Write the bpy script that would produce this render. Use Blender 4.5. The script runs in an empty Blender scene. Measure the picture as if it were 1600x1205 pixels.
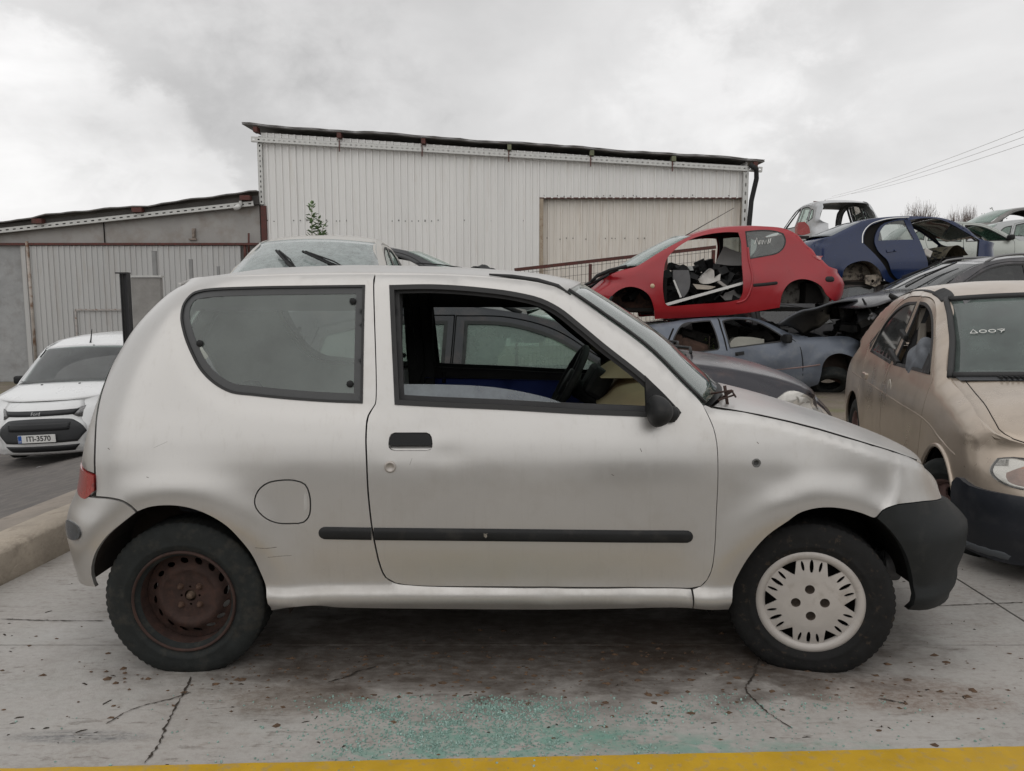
import bpy, bmesh, math, random
import numpy as np
from mathutils import Vector, Matrix, Euler
from mathutils.geometry import delaunay_2d_cdt
R = math.radians
random.seed(7); rng = np.random.default_rng(7)
SC = bpy.context.scene
COL = SC.collection

# ------------------------------------------------------------------ camera
CAM_H, PITCH, FPX = 1.308, R(6.5), 1200.0
cd = bpy.data.cameras.new('camera'); cam = bpy.data.objects.new('camera', cd); COL.objects.link(cam)
cam.location = (0, 0, CAM_H); cam.rotation_euler = (R(90) - PITCH, 0, 0)
cd.sensor_fit = 'HORIZONTAL'; cd.sensor_width = 36.0; cd.lens = 27.0; cd.clip_start = 0.05; cd.clip_end = 3000
SC.camera = cam
# ------------------------------------------------------------------ sky and sun
SUN_EL, SUN_AZ = R(52), R(200)
W_ = bpy.data.worlds.new('World'); SC.world = W_; W_.use_nodes = True
nt = W_.node_tree; nt.nodes.clear()
def wn(t, **k):
    n = nt.nodes.new(t)
    for a, b in k.items(): setattr(n, a, b)
    return n
def wl(a, b): nt.links.new(a, b)
wo = wn('ShaderNodeOutputWorld'); bg = wn('ShaderNodeBackground'); wl(bg.outputs[0], wo.inputs[0])
sky = wn('ShaderNodeTexSky'); sky.sky_type = 'NISHITA'; sky.sun_disc = False
sky.sun_elevation = SUN_EL; sky.sun_rotation = SUN_AZ; sky.air_density = 1.0; sky.dust_density = 3.0
tc = wn('ShaderNodeTexCoord')
def wmath(op, a, b=None, clamp=False):
    n = wn('ShaderNodeMath', operation=op, use_clamp=clamp)
    for i, v in enumerate((a, b)):
        if v is None: continue
        if isinstance(v, (int, float)): n.inputs[i].default_value = v
        else: wl(v, n.inputs[i])
    return n.outputs[0]
def wnoise(scale, det, rough, sz=1.0, off=(0, 0, 0), dist=0.0):
    m = wn('ShaderNodeMapping'); m.inputs['Scale'].default_value = (1, 1, sz); m.inputs['Location'].default_value = off
    wl(tc.outputs['Generated'], m.inputs[0])
    n = wn('ShaderNodeTexNoise'); n.inputs['Scale'].default_value = scale; n.inputs['Detail'].default_value = det
    n.inputs['Roughness'].default_value = rough; n.inputs['Distortion'].default_value = dist
    wl(m.outputs[0], n.inputs['Vector']); return n.outputs[0]
def wramp(x, lo, hi, a=0.0, b=1.0):
    n = wn('ShaderNodeMapRange', interpolation_type='SMOOTHSTEP')
    wl(x, n.inputs[0])
    for i, v in zip((1, 2, 3, 4), (lo, hi, a, b)): n.inputs[i].default_value = v
    return n.outputs[0]
def wdir_blob(u, v, rad_in, rad_out, rag=.34):
    # a bank of cloud round one direction of the sky; its edge is broken up with noise
    d = Vector(((u - 800) / FPX, math.cos(PITCH) - (v - 602.5) / FPX * math.sin(PITCH), -math.sin(PITCH) - (v - 602.5) / FPX * math.cos(PITCH))).normalized()
    n = wn('ShaderNodeVectorMath', operation='DISTANCE'); wl(nrm.outputs[0], n.inputs[0]); n.inputs[1].default_value = d
    x = wmath('ADD', n.outputs['Value'], wmath('MULTIPLY', wmath('SUBTRACT', edge_n, 0.5), rag))
    return wramp(x, rad_in, rad_out, 1.0, 0.0)
nrm = wn('ShaderNodeVectorMath', operation='NORMALIZE'); wl(tc.outputs['Generated'], nrm.inputs[0])
edge_n = wnoise(15.0, 9, 0.60, 1.3, (3.1, 0, 1.7), 0.25)
big = wnoise(2.3, 5, 0.5, 2.2, (1.3, 0.4, 0.2), 0.4)
mid = wnoise(6.5, 7, 0.55, 2.0, (0.2, 2.4, 0.9), 0.3)
v = wmath('ADD', wmath('MULTIPLY', wramp(big, 0.30, 0.70), 0.13), wmath('MULTIPLY', wramp(mid, 0.30, 0.72), 0.07))
v = wmath('ADD', v, 0.63)
for (u_, v_, ri, ro, amt) in ((30, 330, .10, .22, .05), (1090, 165, .03, .15, .09), (1170, 110, .02, .14, .06), (1500, 330, .05, .3, .05), (1560, 60, .05, .3, .06), (400, 290, .05, .28, -.13), (250, 110, .03, .2, -.05), (1330, 210, .03, .2, -.05), (750, 210, .05, .25, -.03)):
    v = wmath('ADD', v, wmath('MULTIPLY', wdir_blob(u_, v_, ri, ro), amt))
heap = None     # one heaped cumulus bank low on the left, with a hard upper edge
for (u_, v_, r_) in ((50, 165, .088), (150, 240, .072), (235, 232, .060), (300, 300, .055), (40, 330, .17), (180, 340, .11), (330, 350, .05)):
    n_ = wdir_blob(u_, v_, r_ - .018, r_ + .016, .11); heap = n_ if heap is None else wmath('MAXIMUM', heap, n_)
v = wmath('ADD', v, wmath('MULTIPLY', wmath('MULTIPLY', heap, wramp(mid, .25, .75, .70, 1.15)), .19))
cloud = wn('ShaderNodeCombineColor'); wl(wmath('MULTIPLY', v, 1.0), cloud.inputs[0]); wl(wmath('MULTIPLY', v, 0.99), cloud.inputs[1]); wl(wmath('MULTIPLY', v, 0.985), cloud.inputs[2])
SKY_STRENGTH = 0.10
csc = wn('ShaderNodeVectorMath', operation='SCALE'); wl(cloud.outputs[0], csc.inputs[0]); csc.inputs['Scale'].default_value = 7.6
mx = wn('ShaderNodeMix', data_type='RGBA'); mx.inputs['Factor'].default_value = 0.97
wl(sky.outputs[0], mx.inputs[6]); wl(csc.outputs[0], mx.inputs[7])
wl(mx.outputs[2], bg.inputs[0]); bg.inputs[1].default_value = SKY_STRENGTH
sl = bpy.data.lights.new('sun', 'SUN'); sl.energy = 0.6; sl.angle = R(100); sl.color = (1, .98, .96)
sun = bpy.data.objects.new('sun', sl); COL.objects.link(sun)
sdir = Vector((math.sin(SUN_AZ) * math.cos(SUN_EL), math.cos(SUN_AZ) * math.cos(SUN_EL), math.sin(SUN_EL)))
sun.rotation_euler = sdir.to_track_quat('Z', 'Y').to_euler(); sun.location = (0, 0, 30)
vs = SC.view_settings; SC.display_settings.display_device = 'sRGB'
vs.view_transform = 'Standard'; vs.look = 'None'; vs.exposure = 0.41; vs.gamma = 1.0; vs.use_curve_mapping = False
SC.cycles.max_bounces = 10; SC.cycles.transparent_max_bounces = 24; SC.cycles.sample_clamp_indirect = 6.0

# ------------------------------------------------------------------ pixel -> point helpers (used once, to measure real positions)
def ray(u, v):
    a, b = (u - 800) / FPX, -(v - 602.5) / FPX
    return np.array((a, math.cos(PITCH) + b * math.sin(PITCH), -math.sin(PITCH) + b * math.cos(PITCH)))
EYE = np.array((0, 0, CAM_H))
def at_y(u, v, Y): d = ray(u, v); return EYE + d * (Y / d[1])
def at_z(u, v, z): d = ray(u, v); return EYE + d * ((z - CAM_H) / d[2])
def Zm(x0, y0, s, pts): return [(x0 + p[0] / s, y0 + p[1] / s) for p in pts]

# ------------------------------------------------------------------ curves
def hermite(xs, ys):
    xs = np.array(xs, float); ys = np.array(ys, float)
    d = np.diff(ys) / np.diff(xs); m = np.empty_like(ys); m[0], m[-1] = d[0], d[-1]
    for i in range(1, len(ys) - 1): m[i] = 0 if d[i - 1] * d[i] <= 0 else 2 * d[i - 1] * d[i] / (d[i - 1] + d[i])
    def f(x):
        x = np.clip(np.asarray(x, float), xs[0], xs[-1]); i = np.clip(np.searchsorted(xs, x) - 1, 0, len(xs) - 2)
        h = xs[i + 1] - xs[i]; t = (x - xs[i]) / h
        return ys[i] * (1 + 2 * t) * (1 - t) ** 2 + m[i] * h * t * (1 - t) ** 2 + ys[i + 1] * t * t * (3 - 2 * t) + m[i + 1] * h * t * t * (t - 1)
    return f
def smooth(pts, ds=.03, closed=True, ang=48):
    # curve through the points, with corners kept where the outline turns sharply
    P = np.array(pts, float); n = len(P); out = []
    def tang(i):
        if not closed and (i == 0 or i == n - 1): return None
        a, b = P[i] - P[(i - 1) % n], P[(i + 1) % n] - P[i]
        la, lb = np.linalg.norm(a), np.linalg.norm(b)
        c = np.dot(a, b) / max(la * lb, 1e-12)
        if c < math.cos(R(ang)): return None
        t = a / la * lb + b / lb * la
        return t / np.linalg.norm(t)
    T = [tang(i) for i in range(n)]
    for i in range(n if closed else n - 1):
        j = (i + 1) % n; a, b = P[i], P[j]; L = np.linalg.norm(b - a)
        if L < 1e-9: continue
        dr = (b - a) / L
        la_, lb_ = np.linalg.norm(P[i] - P[(i - 1) % n]), np.linalg.norm(P[(j + 1) % n] - b)
        ta = T[i] * min(L, 1.6 * max(la_, 1e-6)) if T[i] is not None else dr * L; tb = T[j] * min(L, 1.6 * max(lb_, 1e-6)) if T[j] is not None else dr * L
        k = max(1, int(math.ceil(L / ds)))
        for q in range(k):
            t = q / k
            out.append(a * (2 * t**3 - 3 * t**2 + 1) + ta * (t**3 - 2 * t**2 + t) + b * (-2 * t**3 + 3 * t**2) + tb * (t**3 - t**2))
    if not closed: out.append(P[-1])
    return np.array(out)
def inside(P, poly):
    x, y = P[:, 0], P[:, 1]; a = poly; b = np.roll(poly, -1, 0); r = np.zeros(len(P), bool)
    for (x1, y1), (x2, y2) in zip(a, b):
        if y1 == y2: continue
        r ^= ((y1 > y) != (y2 > y)) & (x < (x2 - x1) * (y - y1) / (y2 - y1) + x1)
    return r
def bdist(P, poly, closed=True):
    a = poly; b = np.roll(poly, -1, 0)
    if not closed: a, b = a[:-1], b[:-1]
    d = np.full(len(P), 1e9)
    for p, q in zip(a, b):
        e = q - p; L = max(e @ e, 1e-15); t = np.clip(((P - p) @ e) / L, 0, 1)
        d = np.minimum(d, np.hypot(*(P - p - t[:, None] * e).T))
    return d
def offset(poly, d):
    # grow (d>0) or shrink a closed outline
    P = np.array(poly, float); a = np.roll(P, 1, 0); b = np.roll(P, -1, 0)
    area = 0.5 * np.sum(P[:, 0] * b[:, 1] - b[:, 0] * P[:, 1]); s = 1 if area > 0 else -1
    def nn(e): l = np.linalg.norm(e, axis=1, keepdims=True); l[l == 0] = 1; e = e / l; return np.stack((e[:, 1], -e[:, 0]), 1)
    n1, n2 = nn(P - a), nn(b - P); m = n1 + n2; dn = np.maximum(1 + np.sum(n1 * n2, 1), .35)[:, None]
    return P + s * d * m / dn
def clip(poly, ax, lim):
    # the part of an outline below lim along one axis
    P = np.asarray(poly, float); o = []
    for p, q in zip(P, np.roll(P, -1, 0)):
        if p[ax] <= lim: o.append(p)
        if (p[ax] - lim) * (q[ax] - lim) < 0: o.append(p + (q - p) * (lim - p[ax]) / (q[ax] - p[ax]))
    o = np.array(o); return o[np.linalg.norm(o - np.roll(o, 1, 0), axis=1) > 1e-5]
def circle(cx, cz, r, n=24, rz=None, a0=0): return np.array([(cx + r * math.cos(a0 + 2 * math.pi * i / n), cz + (rz or r) * math.sin(a0 + 2 * math.pi * i / n)) for i in range(n)])
def rrect(x0, z0, x1, z1, r, n=5):
    o = []
    for cx, cz, a in ((x1 - r, z1 - r, 0), (x0 + r, z1 - r, 90), (x0 + r, z0 + r, 180), (x1 - r, z0 + r, 270)):
        for i in range(n + 1): t = R(a + 90 * i / n); o.append((cx + r * math.cos(t), cz + r * math.sin(t)))
    return np.array(o)
def tri2d(outer, holes=(), step=.03):
    outer = np.asarray(outer, float); holes = [np.asarray(h, float) for h in holes]
    loops = [outer] + holes
    lo, hi = outer.min(0), outer.max(0)
    gx = np.arange(lo[0], hi[0], step); gz = np.arange(lo[1], hi[1], step * .866)
    G = np.array([(x + (step / 2 if j % 2 else 0), z) for j, z in enumerate(gz) for x in gx]).reshape(-1, 2)
    if len(G):
        k = inside(G, outer)
        for h in holes: k &= ~inside(G, h)
        G = G[k]
    for l in loops:
        if len(G): G = G[bdist(G, l) > step * .45]
    V, E = [], []
    for l in loops:
        b = len(V); V += [Vector(p) for p in l]; E += [(b + i, b + (i + 1) % len(l)) for i in range(len(l))]
    V += [Vector(p) for p in G]
    vs_, es_, fs_, *_ = delaunay_2d_cdt(V, E, [], 0, 1e-7)
    P = np.array([tuple(p) for p in vs_]); F = np.array(fs_, int).reshape(-1, 3)
    C = P[F].mean(1); k = inside(C, outer)
    for h in holes: k &= ~inside(C, h)
    F = F[k]
    a, b, c = P[F[:, 0]], P[F[:, 1]], P[F[:, 2]]
    ar = (b[:, 0] - a[:, 0]) * (c[:, 1] - a[:, 1]) - (b[:, 1] - a[:, 1]) * (c[:, 0] - a[:, 0])
    F = F[np.abs(ar) > 1e-10]; ar = ar[np.abs(ar) > 1e-10]
    F[ar < 0] = F[ar < 0][:, ::-1]
    return P, F

# ------------------------------------------------------------------ objects
def link(name, verts, faces, mat, parent=None, smoothf=True, loc=None):
    me = bpy.data.meshes.new(name); me.from_pydata([tuple(v) for v in verts], [], [tuple(int(i) for i in f) for f in faces]); me.update()
    if smoothf: me.polygons.foreach_set('use_smooth', [True] * len(me.polygons))
    if mat is not None: me.materials.append(mat)
    o = bpy.data.objects.new(name, me); COL.objects.link(o)
    if parent is not None: o.parent = parent
    if loc is not None: o.location = loc
    return o
def tag(o, label=None, cat=None, group=None, kind=None):
    if label: o['label'] = label
    if cat: o['category'] = cat
    if group: o['group'] = group
    if kind: o['kind'] = kind
    return o
def thing(name, label, cat, loc=(0, 0, 0), rot=0, group=None):
    o = bpy.data.objects.new(name, None); COL.objects.link(o); o.empty_display_size = .2
    o.location = loc; o.rotation_euler = (0, 0, rot) if not hasattr(rot, '__len__') else rot
    return tag(o, label, cat, group)
class MB:
    # collects simple shapes into one mesh
    def __init__(s): s.v, s.f = [], []
    def add(s, V, F):
        b = len(s.v); s.v += [tuple(p) for p in V]; s.f += [tuple(int(i) + b for i in f) for f in F]; return s
    def box(s, c, d, rot=None, bev=0.0):
        hx, hy, hz = d[0] / 2, d[1] / 2, d[2] / 2; c = Vector(c)
        m = Euler(rot).to_matrix() if rot is not None else Matrix.Identity(3)
        if bev <= 0:
            V = [c + m @ Vector((x, y, z)) for x in (-hx, hx) for y in (-hy, hy) for z in (-hz, hz)]
            return s.add(V, [(0, 1, 3, 2), (4, 6, 7, 5), (0, 4, 5, 1), (2, 3, 7, 6), (0, 2, 6, 4), (1, 5, 7, 3)])
        bm = bmesh.new(); bmesh.ops.create_cube(bm, size=1)
        bmesh.ops.scale(bm, vec=d, verts=bm.verts); bmesh.ops.bevel(bm, geom=bm.edges[:], offset=bev, segments=2, affect='EDGES', profile=.5)
        bm.verts.index_update(); V = [c + m @ v.co for v in bm.verts]; F = [[v.index for v in f.verts] for f in bm.faces]; bm.free()
        return s.add(V, F)
    def tube(s, pts, r, n=8, cap=True):
        P = [Vector([float(q) for q in p]) for p in pts]; rr = [float(q) for q in (r if hasattr(r, '__len__') else [r] * len(P))]; V, F = [], []
        up = None
        for i, p in enumerate(P):
            t = ((P[min(i + 1, len(P) - 1)] - P[max(i - 1, 0)])).normalized()
            if up is None: up = Vector((0, 0, 1)) if abs(t.z) < .9 else Vector((1, 0, 0))
            a = t.cross(up).normalized(); b = a.cross(t).normalized(); up = b
            for k in range(n): w = 2 * math.pi * k / n; V.append(p + rr[i] * (math.cos(w) * a + math.sin(w) * b))
        for i in range(len(P) - 1):
            for k in range(n): F.append((i * n + k, i * n + (k + 1) % n, (i + 1) * n + (k + 1) % n, (i + 1) * n + k))
        if cap: F.append(tuple(range(n - 1, -1, -1))); F.append(tuple((len(P) - 1) * n + k for k in range(n)))
        return s.add(V, F)
    def lathe(s, prof, n=32, axis='y', c=(0, 0, 0), a0=0, a1=2 * math.pi):
        # prof: (radius, along axis)
        full = abs(a1 - a0 - 2 * math.pi) < 1e-6; m = n if full else n + 1; V, F = [], []
        for i in range(m):
            t = a0 + (a1 - a0) * i / n; cs, sn = math.cos(t), math.sin(t)
            for r, h in prof:
                p = (r * cs, h, r * sn) if axis == 'y' else (r * cs, r * sn, h) if axis == 'z' else (h, r * cs, r * sn)
                V.append((p[0] + c[0], p[1] + c[1], p[2] + c[2]))
        k = len(prof)
        for i in range(n):
            for j in range(k - 1):
                a, b = i * k + j, ((i + 1) % m) * k + j; F.append((a, a + 1, b + 1, b))
        return s.add(V, F)
    def grid(s, f, nu, nv):
        V = [f(i / (nu - 1), j / (nv - 1)) for i in range(nu) for j in range(nv)]
        return s.add(V, [(i * nv + j, (i + 1) * nv + j, (i + 1) * nv + j + 1, i * nv + j + 1) for i in range(nu - 1) for j in range(nv - 1)])
    def prism(s, poly, f0, f1, holes=(), step=.5):
        # flat outline given thickness: f0 and f1 map (a,b) to the two faces
        P, F = tri2d(poly, holes, step); n = len(P)
        V = [f0(*p) for p in P] + [f1(*p) for p in P]; FF = [tuple(f) for f in F] + [tuple(x + n for x in f[::-1]) for f in F]
        s.add(V, FF); ec = {}
        for f in F:
            for a, b in ((f[0], f[1]), (f[1], f[2]), (f[2], f[0])): ec[(a, b)] = 1
        VV, F2 = [], []
        for (a, b) in ec:
            if (b, a) not in ec:
                k = len(VV); VV += [f0(*P[a]), f0(*P[b]), f1(*P[b]), f1(*P[a])]; F2.append((k, k + 3, k + 2, k + 1))
        return s.add(VV, F2)
    def build(s, name, mat, parent=None, sm=False, loc=None):
        return link(name, s.v, s.f, mat, parent, sm, loc)
def txt(body, size, mat, parent, name, mat4, depth=.002, bold=False):
    c = bpy.data.curves.new(name, 'FONT'); c.body = body; c.size = size; c.extrude = depth; c.align_x = 'CENTER'; c.align_y = 'CENTER'
    if bold: c.offset = size * .02
    t = bpy.data.objects.new(name, c); COL.objects.link(t)
    dg = bpy.context.evaluated_depsgraph_get(); me = bpy.data.meshes.new_from_object(t.evaluated_get(dg))
    bpy.data.objects.remove(t); me.transform(mat4); me.materials.clear(); me.materials.append(mat)
    o = bpy.data.objects.new(name, me); COL.objects.link(o); o.parent = parent; return o

# ------------------------------------------------------------------ materials
def M(name, col, rough=.5, metal=0.0, var=.12, vs=6.0, col2=None, c2=(.5, .62), c2s=9.0, bump=0.0, bs=60.0, coat=0.0, spec=.5, rv=.1, stretch=(1, 1, 1), detail=6):
    m = bpy.data.materials.new(name); m.use_nodes = True; t = m.node_tree; b = t.nodes['Principled BSDF']
    L = t.links.new; N = t.nodes.new
    co = N('ShaderNodeTexCoord'); mp = N('ShaderNodeMapping'); mp.inputs['Scale'].default_value = stretch; L(co.outputs['Object'], mp.inputs[0])
    def noise(s, d=detail, rgh=.6):
        n = N('ShaderNodeTexNoise'); n.inputs['Scale'].default_value = s; n.inputs['Detail'].default_value = d; n.inputs['Roughness'].default_value = rgh; L(mp.outputs[0], n.inputs['Vector']); return n.outputs[0]
    def ramp(x, lo, hi, a=0., c=1.):
        r = N('ShaderNodeMapRange'); L(x, r.inputs[0])
        for i, v in zip((1, 2, 3, 4), (lo, hi, a, c)): r.inputs[i].default_value = v
        return r.outputs[0]
    n1 = noise(vs)
    mix = N('ShaderNodeMix'); mix.data_type = 'RGBA'; L(ramp(n1, .3, .7), mix.inputs['Factor'])
    mix.inputs[6].default_value = (*[c * (1 - var) for c in col], 1); mix.inputs[7].default_value = (*[min(1, c * (1 + var)) for c in col], 1)
    out = mix.outputs[2]
    if col2:
        m2 = N('ShaderNodeMix'); m2.data_type = 'RGBA'; L(ramp(noise(c2s, 8, .65), *c2), m2.inputs['Factor']); L(out, m2.inputs[6]); m2.inputs[7].default_value = (*col2, 1); out = m2.outputs[2]
    L(out, b.inputs['Base Color']); b.inputs['Metallic'].default_value = metal
    L(ramp(n1, .3, .7, max(.02, rough - rv), min(1, rough + rv)), b.inputs['Roughness'])
    b.inputs['Specular IOR Level'].default_value = spec; b.inputs['Coat Weight'].default_value = coat; b.inputs['Coat Roughness'].default_value = .12
    if bump:
        bp = N('ShaderNodeBump'); bp.inputs['Strength'].default_value = 1; bp.inputs['Distance'].default_value = bump; L(noise(bs, 5, .6), bp.inputs['Height']); L(bp.outputs[0], b.inputs['Normal'])
    return m
def glass(name, tint=(.75, .82, .8), dust=.12, dustcol=(.5, .52, .5), rough=.03, dscale=3.0, refl=1.0):
    m = bpy.data.materials.new(name); m.use_nodes = True; t = m.node_tree; t.nodes.clear(); L = t.links.new; N = t.nodes.new
    o = N('ShaderNodeOutputMaterial'); tr = N('ShaderNodeBsdfTransparent'); tr.inputs[0].default_value = (*tint, 1)
    gl = N('ShaderNodeBsdfGlossy'); gl.inputs['Roughness'].default_value = rough
    fr = N('ShaderNodeFresnel'); fr.inputs[0].default_value = 1.5
    fm = N('ShaderNodeMath'); fm.operation = 'MULTIPLY'; fm.use_clamp = True; L(fr.outputs[0], fm.inputs[0]); fm.inputs[1].default_value = 1.9 * refl
    m1 = N('ShaderNodeMixShader'); L(fm.outputs[0], m1.inputs[0]); L(tr.outputs[0], m1.inputs[1]); L(gl.outputs[0], m1.inputs[2])
    df = N('ShaderNodeBsdfDiffuse'); df.inputs[0].default_value = (*dustcol, 1)
    co = N('ShaderNodeTexCoord'); n = N('ShaderNodeTexNoise'); n.inputs['Scale'].default_value = dscale; n.inputs['Detail'].default_value = 8; n.inputs['Roughness'].default_value = .7
    L(co.outputs['Object'], n.inputs['Vector']); r = N('ShaderNodeMapRange'); L(n.outputs[0], r.inputs[0])
    for i, v in zip((1, 2, 3, 4), (.3, .75, dust * .55, min(1, dust * 1.6))): r.inputs[i].default_value = v
    m2 = N('ShaderNodeMixShader'); L(r.outputs[0], m2.inputs[0]); L(m1.outputs[0], m2.inputs[1]); L(df.outputs[0], m2.inputs[2]); L(m2.outputs[0], o.inputs[0])
    return m
def paint(name, col, metal=.0, rough=.38, coat=.5, dirt=(.30, .26, .21), damt=.25, var=.06):
    return M(name, col, rough, metal, var, 3.0, dirt, (.60 - damt * .2, 1.0), 7.0, coat=coat, rv=.05, bump=.00015, bs=220)
BLACKP = M('black_plastic', (.016, .0165, .017), .6, var=.25, spec=.28, col2=(.045, .042, .038), c2=(.54, .85), c2s=14, bump=.0004, bs=300)
BLACKG = M('grey_bumper_plastic', (.018, .020, .0205), .62, var=.18, spec=.25, col2=(.045, .043, .04), c2=(.56, .92), c2s=12, bump=.0005, bs=400)
RUBBER = M('seal_rubber', (.02, .02, .02), .6, var=.3)
DARK = M('dark_cavity', (.012, .011, .010), .9, var=.3, spec=.2)
GREYTRIM = M('grey_interior_trim', (.20, .205, .20), .8, var=.12, spec=.2)
DARKTRIM = M('dark_interior_trim', (.055, .055, .056), .85, var=.2, spec=.2)
RUST = M('rusty_steel', (.052, .032, .027), .75, .2, var=.35, vs=18, spec=.3, col2=(.085, .045, .034), c2=(.48, .75), c2s=30, bump=.001, bs=120)
RUSTRED = M('red_oxide_paint', (.10, .028, .022), .7, var=.3, vs=9, col2=(.06, .03, .022), c2=(.45, .65), c2s=20)
CHROME = M('bright_metal', (.55, .55, .54), .25, 1.0, var=.1)
TYRE = M('tyre_rubber', (.021, .0235, .023), .78, spec=.2, var=.25, vs=25, col2=(.07, .062, .05), c2=(.50, .92), c2s=18, bump=.0008, bs=150)
TYRE_MUD = M('tyre_rubber_muddy', (.015, .015, .015), .8, spec=.2, var=.3, vs=25, col2=(.10, .072, .05), c2=(.57, .86), c2s=34, bump=.001, bs=150)
LENS = glass('clear_lens', (.90, .91, .91), .07, (.6, .58, .52), .04)
LENSR = M('red_lens', (.30, .022, .02), .25, var=.2, coat=.6, col2=(.35, .16, .14), c2=(.55, .8))
WHITEMARK = M('white_marker_ink', (.75, .75, .72), .7, var=.05)
# ------------------------------------------------------------------ car builder
class Car:
    # local axes: +x front, +y left side of the car, z up; the sides are sheets y = +-(W - D(x,z))
    def __init__(s, name, label, cat, loc, rot, W, prof, E, F, T, hubs, flare=(.02, .34, .10), LR=.42, LF=.45, dr=.40, df=.40, dt=.06, ht=.09, group=None):
        s.root = thing(name, label, cat, loc, rot, group); s.W = W
        s.M = Matrix.LocRotScale(Vector(loc), Euler((0, 0, rot) if not hasattr(rot, '__len__') else rot), None); s.Mi = s.M.inverted()
        s.prof = hermite(*zip(*prof)); s.E = hermite(*zip(*E)); s.F = hermite(*zip(*F)); s.T = hermite(*zip(*T))
        s.hubs, s.flare, s.LR, s.LF, s.dr, s.df, s.dt, s.ht = hubs, flare, LR, LF, dr, df, dt, ht; s.extra = None
        s.tris = {}; s.capf = {}; s.capc = {}
    def D(s, x, z):
        x = np.asarray(x, float); z = np.asarray(z, float)
        d = s.prof(z)
        d = d + s.dr * np.clip((s.E(z) + s.LR - x) / s.LR, 0, 1.3) ** 3 + s.df * np.clip((x - s.F(z) + s.LF) / s.LF, 0, 1.3) ** 3
        d = d + s.dt * np.clip((z - s.T(x) + s.ht) / s.ht, 0, 1.6) ** 2
        a, r0, w = s.flare
        for hx, hz in s.hubs:
            r = np.hypot(x - hx, z - hz); d = d - a * np.exp(-((r - r0) / w) ** 2) * (z > hz - .2) * np.clip((z - hz + .2) / .2, 0, 1)
        if s.extra is not None: d = d + s.extra(x, z)
        return np.minimum(d, s.W - .02)
    def px(s, pts, side=-1):
        # measured outline points -> (x,z) on the side sheet
        out = []; o = s.Mi @ Vector(EYE); R3 = s.Mi.to_3x3()
        for (u, v) in pts:
            d = R3 @ Vector(ray(u, v)); lo, hi = -.06, s.W * .8
            for _ in range(3):      # first place where the line of sight meets the sheet
                q = np.linspace(lo, hi, 120); t = (side * (s.W - q) - o.y) / d.y; x, z = o.x + d.x * t, o.z + d.z * t
                g = q - s.D(x, z); k = np.nonzero(g >= 0)[0]
                i = int(k[0]) if len(k) else int(np.argmax(g)); lo, hi = q[max(0, i - 1)], q[min(len(q) - 1, i + (0 if len(k) else 1))]
            out.append((x[i], z[i]))
        return np.array(out)
    def pt(s, x, z, side=-1, inset=0.): return np.array((x, side * (s.W - float(s.D(x, z)) - inset), z))
    def side(s, name, outer, mat, holes=(), side=-1, inset=0., step=.05, flange=.014, parent=None, raw=False, disp=None, bulge=0.):
        key = (round(step, 4), np.asarray(outer).tobytes(), tuple(np.asarray(h).tobytes() for h in holes))
        if key in s.tris: P, F = s.tris[key]
        else: P, F = s.tris[key] = tri2d(outer, holes, step)
        y = s.W - s.D(P[:, 0], P[:, 1]) - inset
        if disp is not None: y = y + disp(P[:, 0], P[:, 1])
        if bulge: bd = bdist(P, np.asarray(outer)); y = y + bulge * (1 - np.clip(1 - bd / (abs(bulge) * 1.6), 0, 1) ** 2)
        V = np.stack((P[:, 0], side * y, P[:, 1]), 1); FF = F if side < 0 else F[:, ::-1]
        verts = V.tolist(); faces = FF.tolist()
        if flange:
            ec = set()
            for f in F: ec.update(((f[0], f[1]), (f[1], f[2]), (f[2], f[0])))
            be = [(a, b) for a, b in ec if (b, a) not in ec]; idx = {}
            for a, b in be:
                for q in (a, b):
                    if q not in idx:
                        idx[q] = len(verts); verts.append(V[q].tolist()); w = V[q].copy(); w[1] -= side * flange; verts.append(w.tolist())
                q = (idx[a], idx[a] + 1, idx[b] + 1, idx[b]); faces.append(q if side < 0 else q[::-1])
        return link(name, verts, faces, mat, parent or s.root)
    def cap(s, name, curve, mat, bx=0., bz=0., n=17, inset=0., pw=2.0, parent=None, yin=0., smax=1.0, dz=0., flange=.012, s0=-1.0, s1=1.0):
        # sheet across the car from one side's edge curve to the other's
        C = np.array(curve, float); k = len(C); bx0, bz0 = bx, bz
        bx = np.full(k, bx) if np.isscalar(bx) else np.interp(np.linspace(0, 1, k), np.linspace(0, 1, len(bx)), bx)
        bz = np.full(k, bz) if np.isscalar(bz) else np.interp(np.linspace(0, 1, k), np.linspace(0, 1, len(bz)), bz)
        ye = s.W - s.D(C[:, 0], C[:, 1]) - yin; sg = np.linspace(s0, s1, n) * smax; V, F = [], []
        for i in range(k):
            for q in sg:
                c = 1 - abs(q) ** pw; V.append((C[i, 0] + bx[i] * c, q * ye[i], C[i, 1] + bz[i] * c - dz))
        for i in range(k - 1):
            for j in range(n - 1): F.append((i * n + j, i * n + j + 1, (i + 1) * n + j + 1, (i + 1) * n + j))
        V = np.array(V)
        def ev(sv, tv, _C=C, _bx=bx, _bz=bz, _ye=ye):
            u = np.linspace(0, 1, len(_C)); g = lambda a: float(np.interp(tv, u, a)); c = 1 - abs(sv) ** pw
            return np.array((g(_C[:, 0]) + g(_bx) * c, sv * g(_ye), g(_C[:, 1]) + g(_bz) * c - dz))
        s.capf[name] = ev; s.capc[name] = (C, bx, ye, pw)
        # outward: away from the middle of the car
        a = np.cross(V[F[len(F) // 2][1]] - V[F[len(F) // 2][0]], V[F[len(F) // 2][3]] - V[F[len(F) // 2][0]])
        cen = V.mean(0) - np.array((0, 0, .55))
        if np.dot(a, cen) < 0: F = [f[::-1] for f in F]
        o = link(name, V, F, mat, parent or s.root)
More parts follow.
